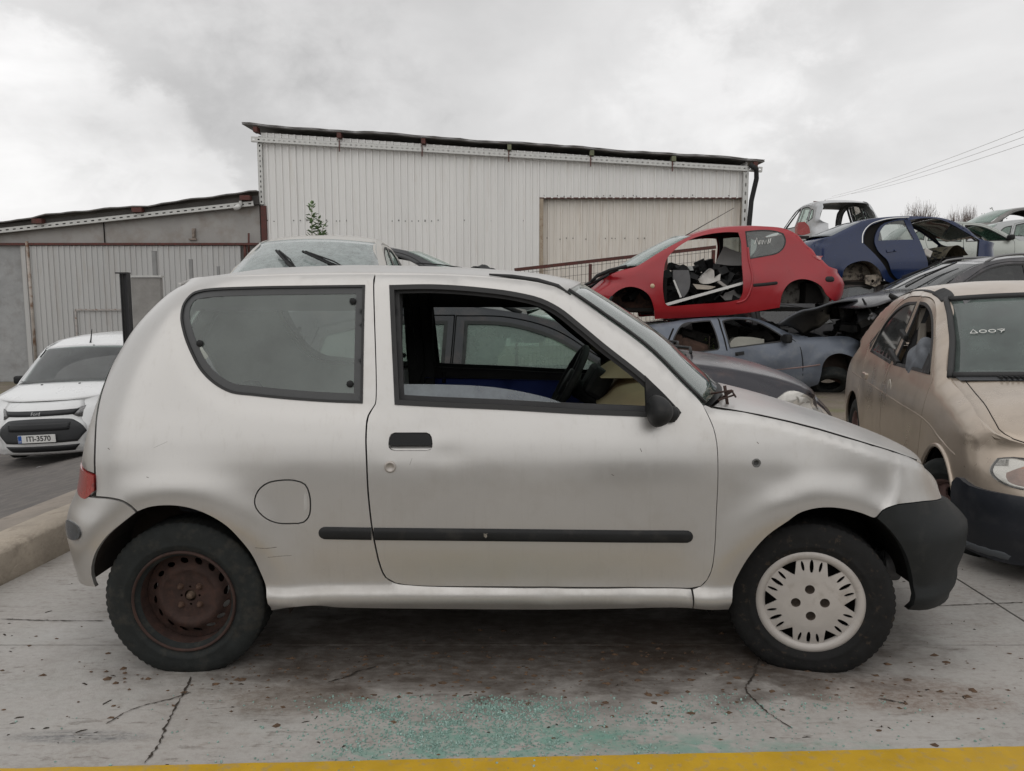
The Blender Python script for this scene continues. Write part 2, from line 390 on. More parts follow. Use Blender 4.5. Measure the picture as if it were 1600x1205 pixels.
        if flange:
            m = o.modifiers.new('Solidify', 'SOLIDIFY'); m.thickness = flange; m.offset = -1
        return o
    def strip(s, name, path, w, h, mat, side=-1, parent=None, ends=(True, True), n=5):
        # moulding that lies on the side sheet along a path (x,z)
        P = np.array(path, float); V, F = [], []; k = n + 1
        if ends[0] and len(P) > 2: P = np.vstack((P[0] + (P[1] - P[0]) * np.array([[0], [.03], [.1], [.25], [.5]]), P[1:])) if np.linalg.norm(P[1] - P[0]) > w * .1 else P
        if ends[1] and len(P) > 2: P = np.vstack((P[:-1], P[-1] + (P[-2] - P[-1]) * np.array([[.5], [.25], [.1], [.03], [0]]))) if np.linalg.norm(P[-1] - P[-2]) > w * .1 else P
        for i, p in enumerate(P):
            t = P[min(i + 1, len(P) - 1)] - P[max(i - 1, 0)]; t = t / max(np.linalg.norm(t), 1e-9); nr = np.array((-t[1], t[0]))
            e = 1.0
            if True: dd = min(np.linalg.norm(p - P[0]) if ends[0] else 9, np.linalg.norm(p - P[-1]) if ends[1] else 9); e = math.sqrt(max(0.02, 1 - (1 - min(1, dd / (w * .5))) ** 2))
            for q in range(k):
                a = math.pi * q / n; off = math.cos(a) * w / 2 * e; up = (math.sin(a) ** .6) * h * e - .002
                x, z = p + nr * off; V.append(s.pt(x, z, side, -up))
        for i in range(len(P) - 1):
            for q in range(n): f = (i * k + q, i * k + q + 1, (i + 1) * k + q + 1, (i + 1) * k + q); F.append(f if side > 0 else f[::-1])
        return link(name, V, F, mat, parent or s.root)
    def face(s, name, poly, mat, capname, out=.004, step=.03, parent=None, holes=(), thick=.02):
        # piece lying on a front or rear face, its outline given as (y,z)
        C, bx, ye, pw = s.capc[capname]; o = np.argsort(C[:, 1]); Z = C[o, 1]; P, F = tri2d(poly, holes, step)
        sg = 1 if C[:, 0].mean() > 0 else -1
        y_ = np.interp(P[:, 1], Z, ye[o]); q = np.clip(np.abs(P[:, 0]) / y_, 0, 1.25)
        x = np.interp(P[:, 1], Z, C[o, 0]) + np.interp(P[:, 1], Z, bx[o]) * (1 - q ** pw) + sg * out
        V = np.stack((x, P[:, 0], P[:, 1]), 1); FF = F if sg > 0 else F[:, ::-1]
        ob = link(name, V, FF, mat, parent or s.root); m = ob.modifiers.new('Solidify', 'SOLIDIFY'); m.thickness = thick; m.offset = -1; return ob
    def fpt(s, capname, y, z, out=.006):
        C, bx, ye, pw = s.capc[capname]; o = np.argsort(C[:, 1]); Z = C[o, 1]; q = min(1.25, abs(y) / float(np.interp(z, Z, ye[o]))); sg = 1 if C[:, 0].mean() > 0 else -1
        return np.array((float(np.interp(z, Z, C[o, 0])) + float(np.interp(z, Z, bx[o])) * (1 - q ** pw) + sg * out, y, z))
    def ring(s, name, outer, w, mat, side=-1, inset=-.003, parent=None, step=.2, flange=.012):
        return s.side(name, outer, mat, [offset(outer, -w)], side, inset, step, flange, parent)
    def housing(s, hx, hz, r, mat, depth=.3, a0=-20, a1=200, sides=(-1, 1), inset=.02, name='wheel_housing'):
        for sd in sides:
            b = MB(); n = 18; ymin = 9
            V, F = [], []
            for i in range(n + 1):
                t = R(a0 + (a1 - a0) * i / n)
                xx, zz = hx + r * math.cos(t), hz + r * math.sin(t); y0 = s.W - max(0, float(s.D(xx, zz))) - inset; ymin = min(ymin, y0 - depth)
                for yy in (y0, y0 - depth): V.append((xx, sd * yy, zz))
            for i in range(n): F.append((2 * i, 2 * i + 1, 2 * i + 3, 2 * i + 2))
            c = len(V); V.append((hx, sd * ymin, hz))
            for i in range(n): F.append((2 * i + 1, 2 * i + 3, c))
            b.add(V, F); b.build(name, mat, s.root, True)
def arch(hx, hz, r, a0=0, a1=180, n=14): return [(hx + r * math.cos(R(a0 + (a1 - a0) * i / n)), hz + r * math.sin(R(a0 + (a1 - a0) * i / n))) for i in range(n + 1)]

def tyre(parent, r, rim, w, flat=0.0, mat=TYRE, n=198, tread=True, bulge=.02, name='tyre', ground=None):
    # axis y, outer face at -y
    pr = [(rim - .012, -w * .36), (rim, -w * .43), (rim + .006, -w * .45), (rim + (r - rim) * .25, -w * .505), (rim + (r - rim) * .30, -w * .525), (rim + (r - rim) * .34, -w * .512), (rim + (r - rim) * .5, -w * .52), (rim + (r - rim) * .75, -w * .50), (r - .014, -w * .455), (r - .005, -w * .41)]
    k = 7; pr += [(r, -w * .38 + w * .76 * i / (k - 1)) for i in range(k)]
    pr += [(a, -b) for a, b in pr[9::-1]]
    V, F = [], []; m = len(pr)
    for i in range(n):
        t = 2 * math.pi * i / n
        for j, (a, h) in enumerate(pr):
            g = 0
            if tread and 9 <= j <= 17:
                sh = (i + (1 if j > 12 else 0)) % 3
                if sh == 0: g = .006 if 11 <= j <= 15 else .0035
                if j in (11, 15): g = .008
            aa = a - g; x, y, z = aa * math.cos(t), h, aa * math.sin(t)
            if flat and z < -(r - flat):
                dz = -(r - flat) - z; z = -(r - flat) + .0006 * (i % 3); y *= 1 + dz * 2.0
            if flat and z < -r * .5 and a < r - .006:
                q = ((-z - r * .5) / (r * .5)); y *= 1 + bulge * 8 * q * math.sin(math.pi * min(1, max(0, (a - rim) / (r - rim))))
            V.append((x, y, z))
    for i in range(n):
        for j in range(m - 1): a, b = i * m + j, ((i + 1) % n) * m + j; F.append((a, a + 1, b + 1, b))
    return link(name, V, F, mat, parent)
def disc(parent, name, outer, holes, yf, mat, step=.012, thick=.004):
    b = MB(); b.prism(outer, lambda x, z: (x, yf(math.hypot(x, z)), z), lambda x, z: (x, yf(math.hypot(x, z)) + thick, z), holes, step)
    return b.build(name, mat, parent, False)
def simple_wheel(car, hx, hz, r, rim, w, y, rimmat, side, tmat=TYRE, steer=0, spokes=5):
    wl_ = bpy.data.objects.new('wheel', None); COL.objects.link(wl_); wl_.parent = car.root; wl_.location = (hx, y, hz); wl_.rotation_euler = (0, 0, (0 if side < 0 else math.pi) + steer)
    tyre(wl_, r, rim, w, .01, tmat, 60, False)
    b = MB(); b.lathe([(rim + .004, -w * .45), (rim - .008, -w * .42), (rim - .02, -w * .2), (rim - .03, 0)], 36)
    hl = [circle(.62 * rim * math.cos(R(90 + 360 * i / spokes)), .62 * rim * math.sin(R(90 + 360 * i / spokes)), rim * .2, 10) for i in range(spokes)]
    b.prism(circle(0, 0, rim - .02, 40), lambda x, z: (x, -w * .25 - .02 * (1 - math.hypot(x, z) / rim), z), lambda x, z: (x, -w * .22, z), hl, .05)
    b.lathe([(0.001, -w * .36), (.03, -w * .35), (.034, -w * .25)], 14)
    b.build('rim', rimmat, wl_, True)
    return wl_
# ------------------------------------------------------------------ ground
CONC = M('stained_concrete', (.345, .322, .300), .8, var=.16, vs=1.1, col2=(.20, .175, .15), c2=(.50, .78), c2s=2.6, bump=.0012, bs=130, rv=.1, detail=10)
def concrete_extra():
    # oil and rust stains of the slab: brown patches with the silver car's shadow painted in, reddish dirt, pale worn patches
    t = CONC.node_tree; b = t.nodes['Principled BSDF']; L = t.links.new; N = t.nodes.new
    src = b.inputs['Base Color'].links[0].from_socket
    co = N('ShaderNodeTexCoord')
    def noise(s, d, sc=(1, 1, 1), r=.62, dist=0):
        m = N('ShaderNodeMapping'); m.inputs['Scale'].default_value = sc; L(co.outputs['Object'], m.inputs[0])
        n = N('ShaderNodeTexNoise'); n.inputs['Scale'].default_value = s; n.inputs['Detail'].default_value = d; n.inputs['Roughness'].default_value = r; n.inputs['Distortion'].default_value = dist; L(m.outputs[0], n.inputs['Vector']); return n.outputs[0]
    def mr(x, a, c, lo=0., hi=1.):
        r = N('ShaderNodeMapRange'); r.interpolation_type = 'SMOOTHSTEP'; L(x, r.inputs[0])
        for i, v in zip((1, 2, 3, 4), (a, c, lo, hi)): r.inputs[i].default_value = v
        return r.outputs[0]
    def mul(a, c):
        n = N('ShaderNodeMath'); n.operation = 'MULTIPLY'; L(a, n.inputs[0])
        if isinstance(c, float): n.inputs[1].default_value = c
        else: L(c, n.inputs[1])
        return n.outputs[0]
    def blend(src, fac, col):
        m = N('ShaderNodeMix'); m.data_type = 'RGBA'; L(fac, m.inputs['Factor']); L(src, m.inputs[6]); m.inputs[7].default_value = (*col, 1); return m.outputs[2]
    def spot(x, y, rx, ry, nz, amt=.6):
        m = N('ShaderNodeMapping'); m.inputs['Location'].default_value = (-x / rx, -y / ry, 0); m.inputs['Scale'].default_value = (1 / rx, 1 / ry, 0); L(co.outputs['Object'], m.inputs[0])
        v = N('ShaderNodeVectorMath'); v.operation = 'LENGTH'; L(m.outputs[0], v.inputs[0])
        a = N('ShaderNodeMath'); a.operation = 'MULTIPLY_ADD'; L(nz, a.inputs[0]); a.inputs[1].default_value = 1.3; L(v.outputs['Value'], a.inputs[2])
        return mr(a.outputs[0], .85 + .25, 1.75, amt, 0.)
    n1 = noise(3.5, 8, (1, 1.6, 1), .65, .4); n2 = noise(14, 8, (1, 2.2, 1), .7)
    c = src
    c = blend(c, mul(mr(noise(1.7, 6, (1, 1.5, 1)), .45, .72), .55), (.42, .42, .40))          # pale worn film
    c = blend(c, mul(mr(n2, .50, .74), .5), (.20, .16, .125))                                       # brown grime
    c = blend(c, spot(1.35, 2.42, .42, .14, n1, .55), (.16, .095, .06))                              # rust by the tyre
    c = blend(c, spot(-.70, 2.40, .35, .12, n1, .5), (.15, .105, .07))
    ns = noise(10, 6, (.6, 9, 1), .7); c = blend(c, mul(spot(-1.30, 2.17, .26, .045, ns, .85), mr(ns, .38, .62, .25, 1.)), (.085, .088, .095))                             # grey tyre scuff
    c = blend(c, spot(1.75, 2.28, .16, .08, n2, .6), (.07, .06, .05))
    c = blend(c, mul(mr(noise(60, 4, (1, 1, 1), .7), .66, .74), .5), (.09, .07, .055))                # specks
    st = noise(9, 7, (.55, 2.6, 1), .72, .5); st2 = noise(22, 6, (.5, 2.2, 1), .7)
    c = blend(c, mul(mr(st, .585, .63), .55), (.115, .092, .075))                                     # scraped dirt marks
    c = blend(c, mul(mr(st2, .62, .67), .6), (.085, .068, .055))
    c = blend(c, mul(mr(noise(38, 5, (1, 1.5, 1), .75), .42, .60, .35, 0.), 1.0), (.46, .45, .42))    # light grit
    c = blend(c, mul(spot(-.05, 2.80, 1.45, .56, n1, .90), mr(n2, .30, .62, .72, 1.)), (.050, .037, .028))  # oil-brown strip under the sills, the car's shadow painted into its colour
    c = blend(c, mul(spot(.95, 2.78, .75, .42, n1, .7), mr(n2, .35, .6, .6, 1.)), (.055, .040, .030))  # brown stain and painted shadow carried on towards the front wheel
    bl = noise(11, 7, (1, 1.7, 1), .68, .3); bl2 = noise(34, 5, (1, 1.5, 1), .7)
    for x_, y_, rx_, ry_, am in ((.02, 2.15, .38, .12, .85), (-.36, 2.06, .28, .07, .75), (-.25, 2.20, .22, .06, .6), (.40, 2.13, .35, .08, .6), (.75, 2.10, .4, .07, .45), (-.05, 2.00, .5, .05, .7), (-.55, 2.00, .2, .04, .6)):
        c = blend(c, mul(mul(spot(x_, y_, rx_, ry_, n1, am), mr(bl, .40, .56)), mr(bl2, .3, .6, .55, 1.)), (.155, .31, .25))       # green dust of crushed glass
    L(c, b.inputs['Base Color']); L(mr(noise(1.3, 5, (1, 1.4, 1)), .35, .65, .32, .80), b.inputs['Roughness'])
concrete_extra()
DIRT = M('dirt_ground', (.19, .16, .125), .95, var=.3, vs=.8, col2=(.15, .15, .07), c2=(.52, .7), c2s=1.4, bump=.03, bs=9, detail=10)
ASPH = M('asphalt', (.115, .105, .098), .85, var=.25, vs=2.0, col2=(.19, .17, .15), c2=(.46, .75), c2s=7, bump=.006, bs=60, detail=10)
PAVE = M('old_pavement_concrete', (.27, .235, .20), .9, var=.22, vs=3, col2=(.14, .12, .10), c2=(.52, .75), c2s=6, bump=.003, bs=60)
KERBM = M('kerb_concrete', (.36, .31, .25), .9, var=.2, vs=4, col2=(.17, .14, .11), c2=(.55, .8), c2s=7, bump=.006, bs=45)
YEL = M('worn_yellow_paint', (.50, .30, .010), .6, var=.1, vs=9, col2=(.33, .25, .13), c2=(.52, .76), c2s=30, bump=.0006, bs=160, rv=.12)

K0, K1 = at_z(0, 916, 0)[:2], at_z(107, 862, 0)[:2]                # foot of the concrete kerb beam at the left
kd = (K1 - K0) / np.linalg.norm(K1 - K0); kn = np.array((-kd[1], kd[0]))  # kn points away from the yard (left)
if kn[0] > 0: kn = -kn
def kdist(x, y): return (x - K0[0]) * kn[0] + (y - K0[1]) * kn[1]
TDK = kdist(-6.85, 11.4)
def terrain(x, y):
    d = kdist(x, y)
    z = -.06 - .004 * max(0, y - 6)
    if d > .2: z -= min(1.12, max(0, d - .35) * 1.06 / (TDK - .35))
    return z
def sheet(name, quad, nu, nv, zf, mat, dz=0):
    b = MB(); q = np.array(quad, float)
    def f(u, v):
        p = (q[0] * (1 - u) + q[1] * u) * (1 - v) + (q[3] * (1 - u) + q[2] * u) * v; return (p[0], p[1], zf(*p) + dz)
    b.grid(f, nu, nv); o = b.build(name, mat, None, True)
    if o.data.polygons[0].normal.z < 0: o.data.flip_normals()
    tag(o, kind='structure'); return o
def kp(along, d): return K0 + kd * along + kn * d
# wide dirt ground out to the horizon, dipping to the lower lane on the left
xs = np.concatenate((np.linspace(-900, -60, 8), np.linspace(-40, 40, 80), np.linspace(60, 900, 8))); ys = np.concatenate((np.linspace(-60, -5, 6), np.linspace(-4, 40, 70), np.linspace(60, 1600, 10)))
b = MB(); b.add([(x, y, terrain(x, y) - .06 + (random.random() * .02 if abs(x) < 40 and y < 40 else 0)) for x in xs for y in ys], [(i * len(ys) + j, (i + 1) * len(ys) + j, (i + 1) * len(ys) + j + 1, i * len(ys) + j + 1) for i in range(len(xs) - 1) for j in range(len(ys) - 1)])
tag(b.build('dirt_ground', DIRT, None, True), kind='structure')
# concrete yard slab, four bays with real joints between them
def quad_slab(x0, x1, y0, y1, clip=True):
    pts = [(x0, y0), (x1, y0), (x1, y1), (x0, y1)]
    if clip and min(kdist(*p) for p in pts) < 0 < max(kdist(*p) for p in pts):
        out = []
        for i in range(4):
            a, c = np.array(pts[i]), np.array(pts[(i + 1) % 4]); da, dc = kdist(*a), kdist(*c)
            if da <= 0: out.append(tuple(a))
            if da * dc < 0: out.append(tuple(a + (c - a) * da / (da - dc)))
        pts = out
    return np.array(pts)
jy = at_z(60, 972, 0)[1]; jy2 = at_z(1500, 948, 0)[1]
b = MB()
for x0, x1, y0, y1 in ((-4.5, 2.08, -2.0, 2.78), (2.092, 9.0, -2.0, 2.78), (-4.5, 2.08, 2.786, 5.75), (2.092, 9.0, 2.786, 5.75)):
    b.prism(quad_slab(x0, x1, y0, y1), lambda x, y: (x, y, 0), lambda x, y: (x, y, -.25), (), .6)
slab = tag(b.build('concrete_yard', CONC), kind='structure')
# kerb beam
def extr(prof, a0, a1, n, jit=.0):
    b = MB(); rows = []
    for i in range(n + 1):
        a = a0 + (a1 - a0) * i / n; rows += [(*(kp(a, d + random.uniform(-jit, jit))), z + random.uniform(-jit, jit)) for d, z in prof]
    k = len(prof); b.add(rows, [(i * k + j, i * k + j + 1, (i + 1) * k + j + 1, (i + 1) * k + j) for i in range(n) for j in range(k - 1)])
    b.add(rows[:k], [tuple(range(k))]); b.add(rows[-k:], [tuple(range(k))[::-1]]); return b
kz = .155
kerb = extr([(0, -.2), (0, .0), (.006, kz - .015), (.022, kz), (.10, kz + .008), (.24, kz - .004), (.262, kz - .02), (.268, -.3)], -4, 1.95, 60, .0035).build('kerb_beam', KERBM, None, True)
tag(kerb, kind='structure')
pl = lambda x, y: -.05 - max(0, kdist(x, y) - .27) * .10
sheet('pavement', [kp(-6, .27), kp(9, .27), kp(9, 1.15), kp(-6, 1.15)], 30, 6, pl, PAVE)
sheet('asphalt_lane', [kp(-8, 1.15), kp(24, 1.15), kp(24, 14), kp(-8, 14)], 40, 20, lambda x, y: min(terrain(x, y), pl(x, y)) + .012, ASPH)
# yellow line
ya, yb = at_z(0, 1203, 0), at_z(1600, 1168, 0)
e = (yb - ya)[:2]; e /= np.linalg.norm(e); nrm_ = np.array((e[1], -e[0])); YW = .12
b = MB(); nn = 120; ro = []
for i in range(nn + 1):
    p = ya[:2] + e * (-1.5 + i * 5.5 / nn)
    for d in (random.uniform(-.0015, .0015), YW + random.uniform(-.002, .002)): q = p + nrm_ * d; ro.append((q[0], q[1], .004))
b.add(ro, [(2 * i, 2 * i + 1, 2 * i + 3, 2 * i + 2) for i in range(nn)])
yl = b.build('yellow_line', YEL); tag(yl, kind='structure')
# cracks: ragged narrow bands of packed dirt just above the slab
CRACK = M('crack_dirt', (.035, .027, .02), .95, var=.4, vs=30)
CRACKB = M('crack_rust_dirt', (.10, .06, .035), .95, var=.4, vs=30)
def crack(path, w, mat, jit=.5):
    P = smooth([at_z(u, v, 0)[:2] for u, v in path], .012, False); V, F = [], []
    for i, p in enumerate(P):
        t = P[min(i + 1, len(P) - 1)] - P[max(i - 1, 0)]; t /= np.linalg.norm(t); n = np.array((-t[1], t[0])); c = p + n * random.gauss(0, w * jit)
        ww = w * random.uniform(.25, 1.2) * (0.0 if i in (0, len(P) - 1) else 1)
        V += [(*(c + n * ww), .003), (*(c - n * ww), .003)]
    return V, [(2 * i, 2 * i + 1, 2 * i + 3, 2 * i + 2) for i in range(len(P) - 1)]
b = MB()
for pth, w in (([(300, 1058), (283, 1090), (262, 1130), (250, 1160), (225, 1195)], .004), ([(1186, 1030), (1176, 1060), (1165, 1076), (1185, 1100), (1210, 1122), (1240, 1140)], .004),
               ([(165, 1133), (205, 1110), (270, 1092), (300, 1082)], .0025), ([(0, 968), (60, 970), (165, 971)], .003), ([(1420, 950), (1500, 946), (1600, 942)], .003), ([(1370, 1092), (1420, 1101)], .003), ([(510, 1068), (560, 1052)], .004), ([(548, 1053), (590, 1042)], .003)):
    b.add(*crack(pth, w, CRACK))
tag(b.build('slab_cracks', CRACK), kind='stuff')
# small litter: twigs, flakes of dirt, broken plastic
b = MB()
for i in range(230):
    x, y = random.uniform(-2.4, 2.6), random.uniform(1.75, 3.6) if random.random() < .75 else random.uniform(1.75, 2.3)
    if kdist(x, y) > -.05: continue
    L = random.choice((.003, .004, .005, .006, .008, .013)) * random.uniform(.6, 1.5); w = min(L * .5, random.uniform(.0012, .004)); a = random.gauss(.2, .7)
    ca, sa = math.cos(a), math.sin(a); h = random.uniform(.001, .004)
    V = [(x + p * ca - q * sa, y + p * sa + q * ca, z) for p, q, z in ((-L, -w, .001), (L, -w * .4, .001), (L * .8, w, .001), (-L * .7, w, .001), (0, 0, .001 + h))]
    b.add(V, [(0, 1, 4), (1, 2, 4), (2, 3, 4), (3, 0, 4)])
tag(b.build('ground_litter', CRACK), kind='stuff')
# rust flakes and clods shaken off the cars, thickest along the sill line
b = MB()
for i in range(700):
    x, y = random.gauss(.1, .95), 2.58 + random.gauss(0, .16)
    if kdist(x, y) > -.05 or y > 3.3: continue
    s_ = random.choice((.002, .003, .004, .007)) * random.uniform(.6, 1.6); k = random.choice((4, 5, 6)); a = random.uniform(0, 6.28)
    r_ = [s_ * random.uniform(.5, 1.4) for _ in range(k)]; lo = [(x + r_[j] * math.cos(a + 6.283 * j / k) * 1.5, y + r_[j] * math.sin(a + 6.283 * j / k), .0008) for j in range(k)]
    b.add(lo + [(x, y, .0008 + s_ * random.uniform(.3, .9))], [(j, (j + 1) % k, k) for j in range(k)])
tag(b.build('rust_flakes', CRACKB), kind='stuff')
# crushed side-window glass
GSH = M('crushed_green_glass', (.24, .36, .315), .12, var=.35, vs=300, spec=.9, rv=.08)
cl = [at_z(u, v, 0)[:2] for u, v in ((790, 1120), (760, 1105), (840, 1108), (700, 1130), (640, 1150), (620, 1120), (680, 1165), (600, 1110), (560, 1170), (800, 1150), (545, 1105), (900, 1120), (1000, 1125), (1070, 1110), (1110, 1080), (1180, 1105), (1270, 1100), (620, 1078), (740, 1165), (530, 1140), (860, 1165), (1000, 1170))]
cw = [9, 8, 8, 7, 5, 4, 4, 4, 4, 5, 3, 4, 3, 2, 2, 2, 1, 2, 4, 2, 3, 2]
b = MB()
def shard(x, y, s):
    a = random.uniform(0, 6.28); k = random.choice((4, 4, 5)); z0, z1 = .0005, .0005 + s * random.uniform(.35, .9); r = [s * random.uniform(.6, 1.1) for _ in range(k)]
    tx, ty = random.uniform(-.4, .4), random.uniform(-.4, .4)
    lo = [(x + r[i] * math.cos(a + 6.283 * i / k), y + r[i] * math.sin(a + 6.283 * i / k), z0) for i in range(k)]
    hi = [(p[0] * .8 + x * .2, p[1] * .8 + y * .2, max(z0 + .001, z1 + tx * (p[0] - x) + ty * (p[1] - y))) for p in lo]
    b.add(lo + hi, [tuple(range(k, 2 * k))] + [(i, (i + 1) % k, k + (i + 1) % k, k + i) for i in range(k)])
for i in range(5200):
    if random.random() < .86:
        c = random.choices(cl, cw)[0]; r = abs(random.gauss(0, .085)) ; a = random.uniform(0, 6.28); x, y = c[0] + r * math.cos(a) * 1.25, c[1] + r * math.sin(a) * .75
    else: x, y = random.gauss(.3, .8), random.gauss(2.2, .18)
    if 2.42 < y or y < 1.5: continue
    shard(x, y, random.choice((.0025, .0035, .0045)) * random.uniform(.7, 1.3))
tag(b.build('crushed_glass', GSH), kind='stuff')

# unseen wall added behind the photographer to darken reflections in the paint
b = MB(); b.box((0, -9.0, 1.4), (60, .3, 3.0)); tag(b.build('added_reflection_wall', M('reflection_wall_grey', (.20, .19, .17), .9, var=.3, vs=.5)), kind='structure')
# ------------------------------------------------------------------ the silver hatchback
SILV = M('silver_paint', (.55, .538, .518), .335, .75, .035, 2.2, (.46, .435, .40), (.52, 1.0), 5.0, coat=.10, rv=.05, bump=.00025, bs=4.5, spec=.4)
def weathered(m, zlo=.16, zhi=.42, col=(.20, .165, .125), amt=.55):
    # road dirt thrown up along the sills, fine dust and faint vertical run marks
    t = m.node_tree; b = t.nodes['Principled BSDF']; L = t.links.new; N = t.nodes.new; src = b.inputs['Base Color'].links[0].from_socket; rs = b.inputs['Roughness'].links[0].from_socket
    co = N('ShaderNodeTexCoord'); sp = N('ShaderNodeSeparateXYZ'); L(co.outputs['Object'], sp.inputs[0])
    def nz(sc, st, d=8):
        mp = N('ShaderNodeMapping'); mp.inputs['Scale'].default_value = st; L(co.outputs['Object'], mp.inputs[0]); n = N('ShaderNodeTexNoise'); n.inputs['Scale'].default_value = sc; n.inputs['Detail'].default_value = d; n.inputs['Roughness'].default_value = .7; L(mp.outputs[0], n.inputs['Vector']); return n.outputs[0]
    def mr(x, a, c, lo, hi):
        r = N('ShaderNodeMapRange'); L(x, r.inputs[0])
        for i, v in zip((1, 2, 3, 4), (a, c, lo, hi)): r.inputs[i].default_value = v
        return r.outputs[0]
    def mm(op, a, c):
        n = N('ShaderNodeMath'); n.operation = op; n.use_clamp = True
        for i, v in enumerate((a, c)):
            if isinstance(v, float): n.inputs[i].default_value = v
            else: L(v, n.inputs[i])
        return n.outputs[0]
    low = mm('MULTIPLY', mr(sp.outputs[2], zlo, zhi, 1., 0.), mr(nz(9, (1, 1, 1)), .35, .7, .15, 1.))
    run = mm('MULTIPLY', mr(nz(6, (9, 9, .5)), .56, .80, 0., .14), 1.0); dust = mr(nz(70, (1, 1, 1), 4), .60, .80, 0., .10); spk = mr(nz(160, (1, 1, 1), 2), .74, .79, 0., .30)
    f = mm('ADD', mm('MULTIPLY', low, amt), mm('ADD', run, mm('ADD', dust, spk)))
    x = N('ShaderNodeMix'); x.data_type = 'RGBA'; L(f, x.inputs['Factor']); L(src, x.inputs[6]); x.inputs[7].default_value = (*col, 1); L(x.outputs[2], b.inputs['Base Color'])
    L(mm('ADD', rs, mm('MULTIPLY', f, .45)), b.inputs['Roughness'])
    mt = N('ShaderNodeMath'); mt.operation = 'MULTIPLY'; mt.inputs[0].default_value = b.inputs['Metallic'].default_value; iv = mm('SUBTRACT', 1.0, f); L(iv, mt.inputs[1]); L(mt.outputs[0], b.inputs['Metallic'])
weathered(SILV)
SILVD = SILV
YN = 2.565; SX, SW = -.035, .754; SY = YN + SW
def sil(pts, dx, dY=.2): return sorted([(float(p[2]), float(p[0]) - SX + dx) for p in (at_y(u, v, YN + dY) for u, v in pts)])
Erear = sil([(250, 442), (231, 460), (212, 480), (184, 516.6), (168, 548), (152.5, 586), (141.5, 627), (133.6, 671), (128.9, 709), (126, 745), (121, 770), (108, 800), (103.6, 828), (108, 852), (114.7, 878), (127, 900), (143, 914)], -.088)
Ffront = sil([(1425, 640), (1446, 700), (1458, 745), (1473, 778), (1503, 808.7), (1514, 823.4), (1512, 851), (1502.5, 880), (1493, 903), (1490, 916), (1492.7, 935.5), (1483, 948)], .093)
Tpts = [(float(p[0]) - SX, float(p[2])) for p in (at_y(u, v, YN + .17) for u, v in ((255, 441), (300, 435), (380, 431), (480, 428), (590, 427), (700, 429), (780, 434), (840, 441), (884, 453), (941.7, 491.6), (1018, 549), (1067, 598), (1105, 630)))]
Tpts += [(float(p[0]) - SX, float(p[2])) for p in (at_y(u, v, YN + .08) for u, v in ((1163, 641), (1213, 650), (1279, 667), (1345, 687), (1395, 702), (1432, 715), (1453, 725), (1475, 745)))]
Tpts[0] = (Tpts[0][0] - .0, Tpts[0][1]); Tpts.insert(0, (-1.7, Tpts[0][1] - .05)); Tpts.append((1.9, Tpts[-1][1] - .12))
def hub(u, v): p = at_y(u, v, YN); return (float(p[0]) - SX, float(p[2]))
HR, HF = hub(284, 943), hub(1278, 946)
fi = Car('silver_hatchback', 'small silver three-door hatchback with flat tyres and torn black front bumper', 'car', (SX, SY, 0), 0, SW,
         [(.10, .08), (.20, .045), (.235, .022), (.262, .000), (.283, .002), (.312, .021), (.34, .020), (.38, .016), (.46, .007), (.56, .001), (.66, .0), (.73, .005), (.80, .018), (.86, .034), (.92, .052), (.97, .066), (1.16, .118), (1.36, .180), (1.45, .22)],
         Erear, Ffront, Tpts, [HR, HF], (.024, .375, .085), dt=.035, ht=.035)
P = fi.px
zlow = .19
ZA = lambda *p: Zm(80, 400, 3.172, p); ZB = lambda *p: Zm(80, 720, 3.172, p); ZC = lambda *p: Zm(560, 400, 2.62, p); ZD = lambda *p: Zm(1080, 560, 3.0115, p); ZE = lambda *p: Zm(1080, 760, 3.077, p)
qwin = smooth(P(ZA((700, 182), (655, 232), (640, 290), (650, 370), (690, 480), (740, 570), (800, 630), (880, 675), (1000, 692), (1200, 712), (1400, 725), (1541, 730), (1553, 144), (1300, 147), (1000, 152), (800, 160), (740, 168))), .016)
dwin = smooth(P(ZC((128, 120), (300, 117), (500, 130), (650, 150), (750, 175), (820, 210), (910, 280), (1000, 355), (1170, 490), (1245, 560), (1318, 638), (1300, 662), (1150, 655), (900, 645), (600, 628), (300, 615), (150, 607))), .03)
gut = [(300, 435), (380, 431.5), (480, 429), (584, 428)]; gutf = [(589, 428), (700, 430), (780, 435), (840, 442), (884, 454)]
tail_line = [(261, 441), (244, 460), (222, 488), (200, 523), (181, 557.6), (168, 589), (158.8, 617.5), (152.5, 649), (150, 683.7), (149.4, 739)]
door_rear = [(586, 430), (586, 632), (576, 650), (572.8, 675), (573.7, 724), (577, 782), (583, 831), (588.6, 860), (595, 885), (604, 903), (618, 911), (650, 915)]
door_bot = [(800, 917), (950, 918), (1080, 919)]
door_front = [(1095, 916), (1105, 906), (1111.5, 892), (1116.5, 859), (1119, 809), (1121.5, 759), (1121.8, 726), (1120, 693), (1115, 669.6), (1106.6, 649.7), (1098, 634)]
sill_bot = [(1082, 951), (900, 952.5), (700, 952), (520, 949), (490, 946.5), (458, 949), (423.6, 954)]
rarch = list(reversed(ZB((428, 252), (480, 232), (560, 222), (640, 226), (720, 245), (800, 280), (870, 325), (930, 385), (990, 460), (1035, 550), (1065, 640), (1090, 735))))
bump_line = [(206, 791), (193.5, 783), (174.6, 778), (150, 775.5)]
quarter = smooth(P(tail_line[::-1] + gut[:-1] + [(585.7, 428), (585.7, 632)] + [(u - 1.5, v) for u, v in door_rear[2:]] + [(u, v + 1.5) for u, v in door_bot] + sill_bot + rarch + bump_line + [(150.5, 768)]), .022)
fcap = smooth(P(ZB((1008, 210), (1025, 150), (1070, 112), (1130, 98), (1215, 100), (1258, 118), (1278, 160), (1285, 215), (1275, 280), (1250, 305), (1195, 311), (1110, 306), (1050, 275))), .02)
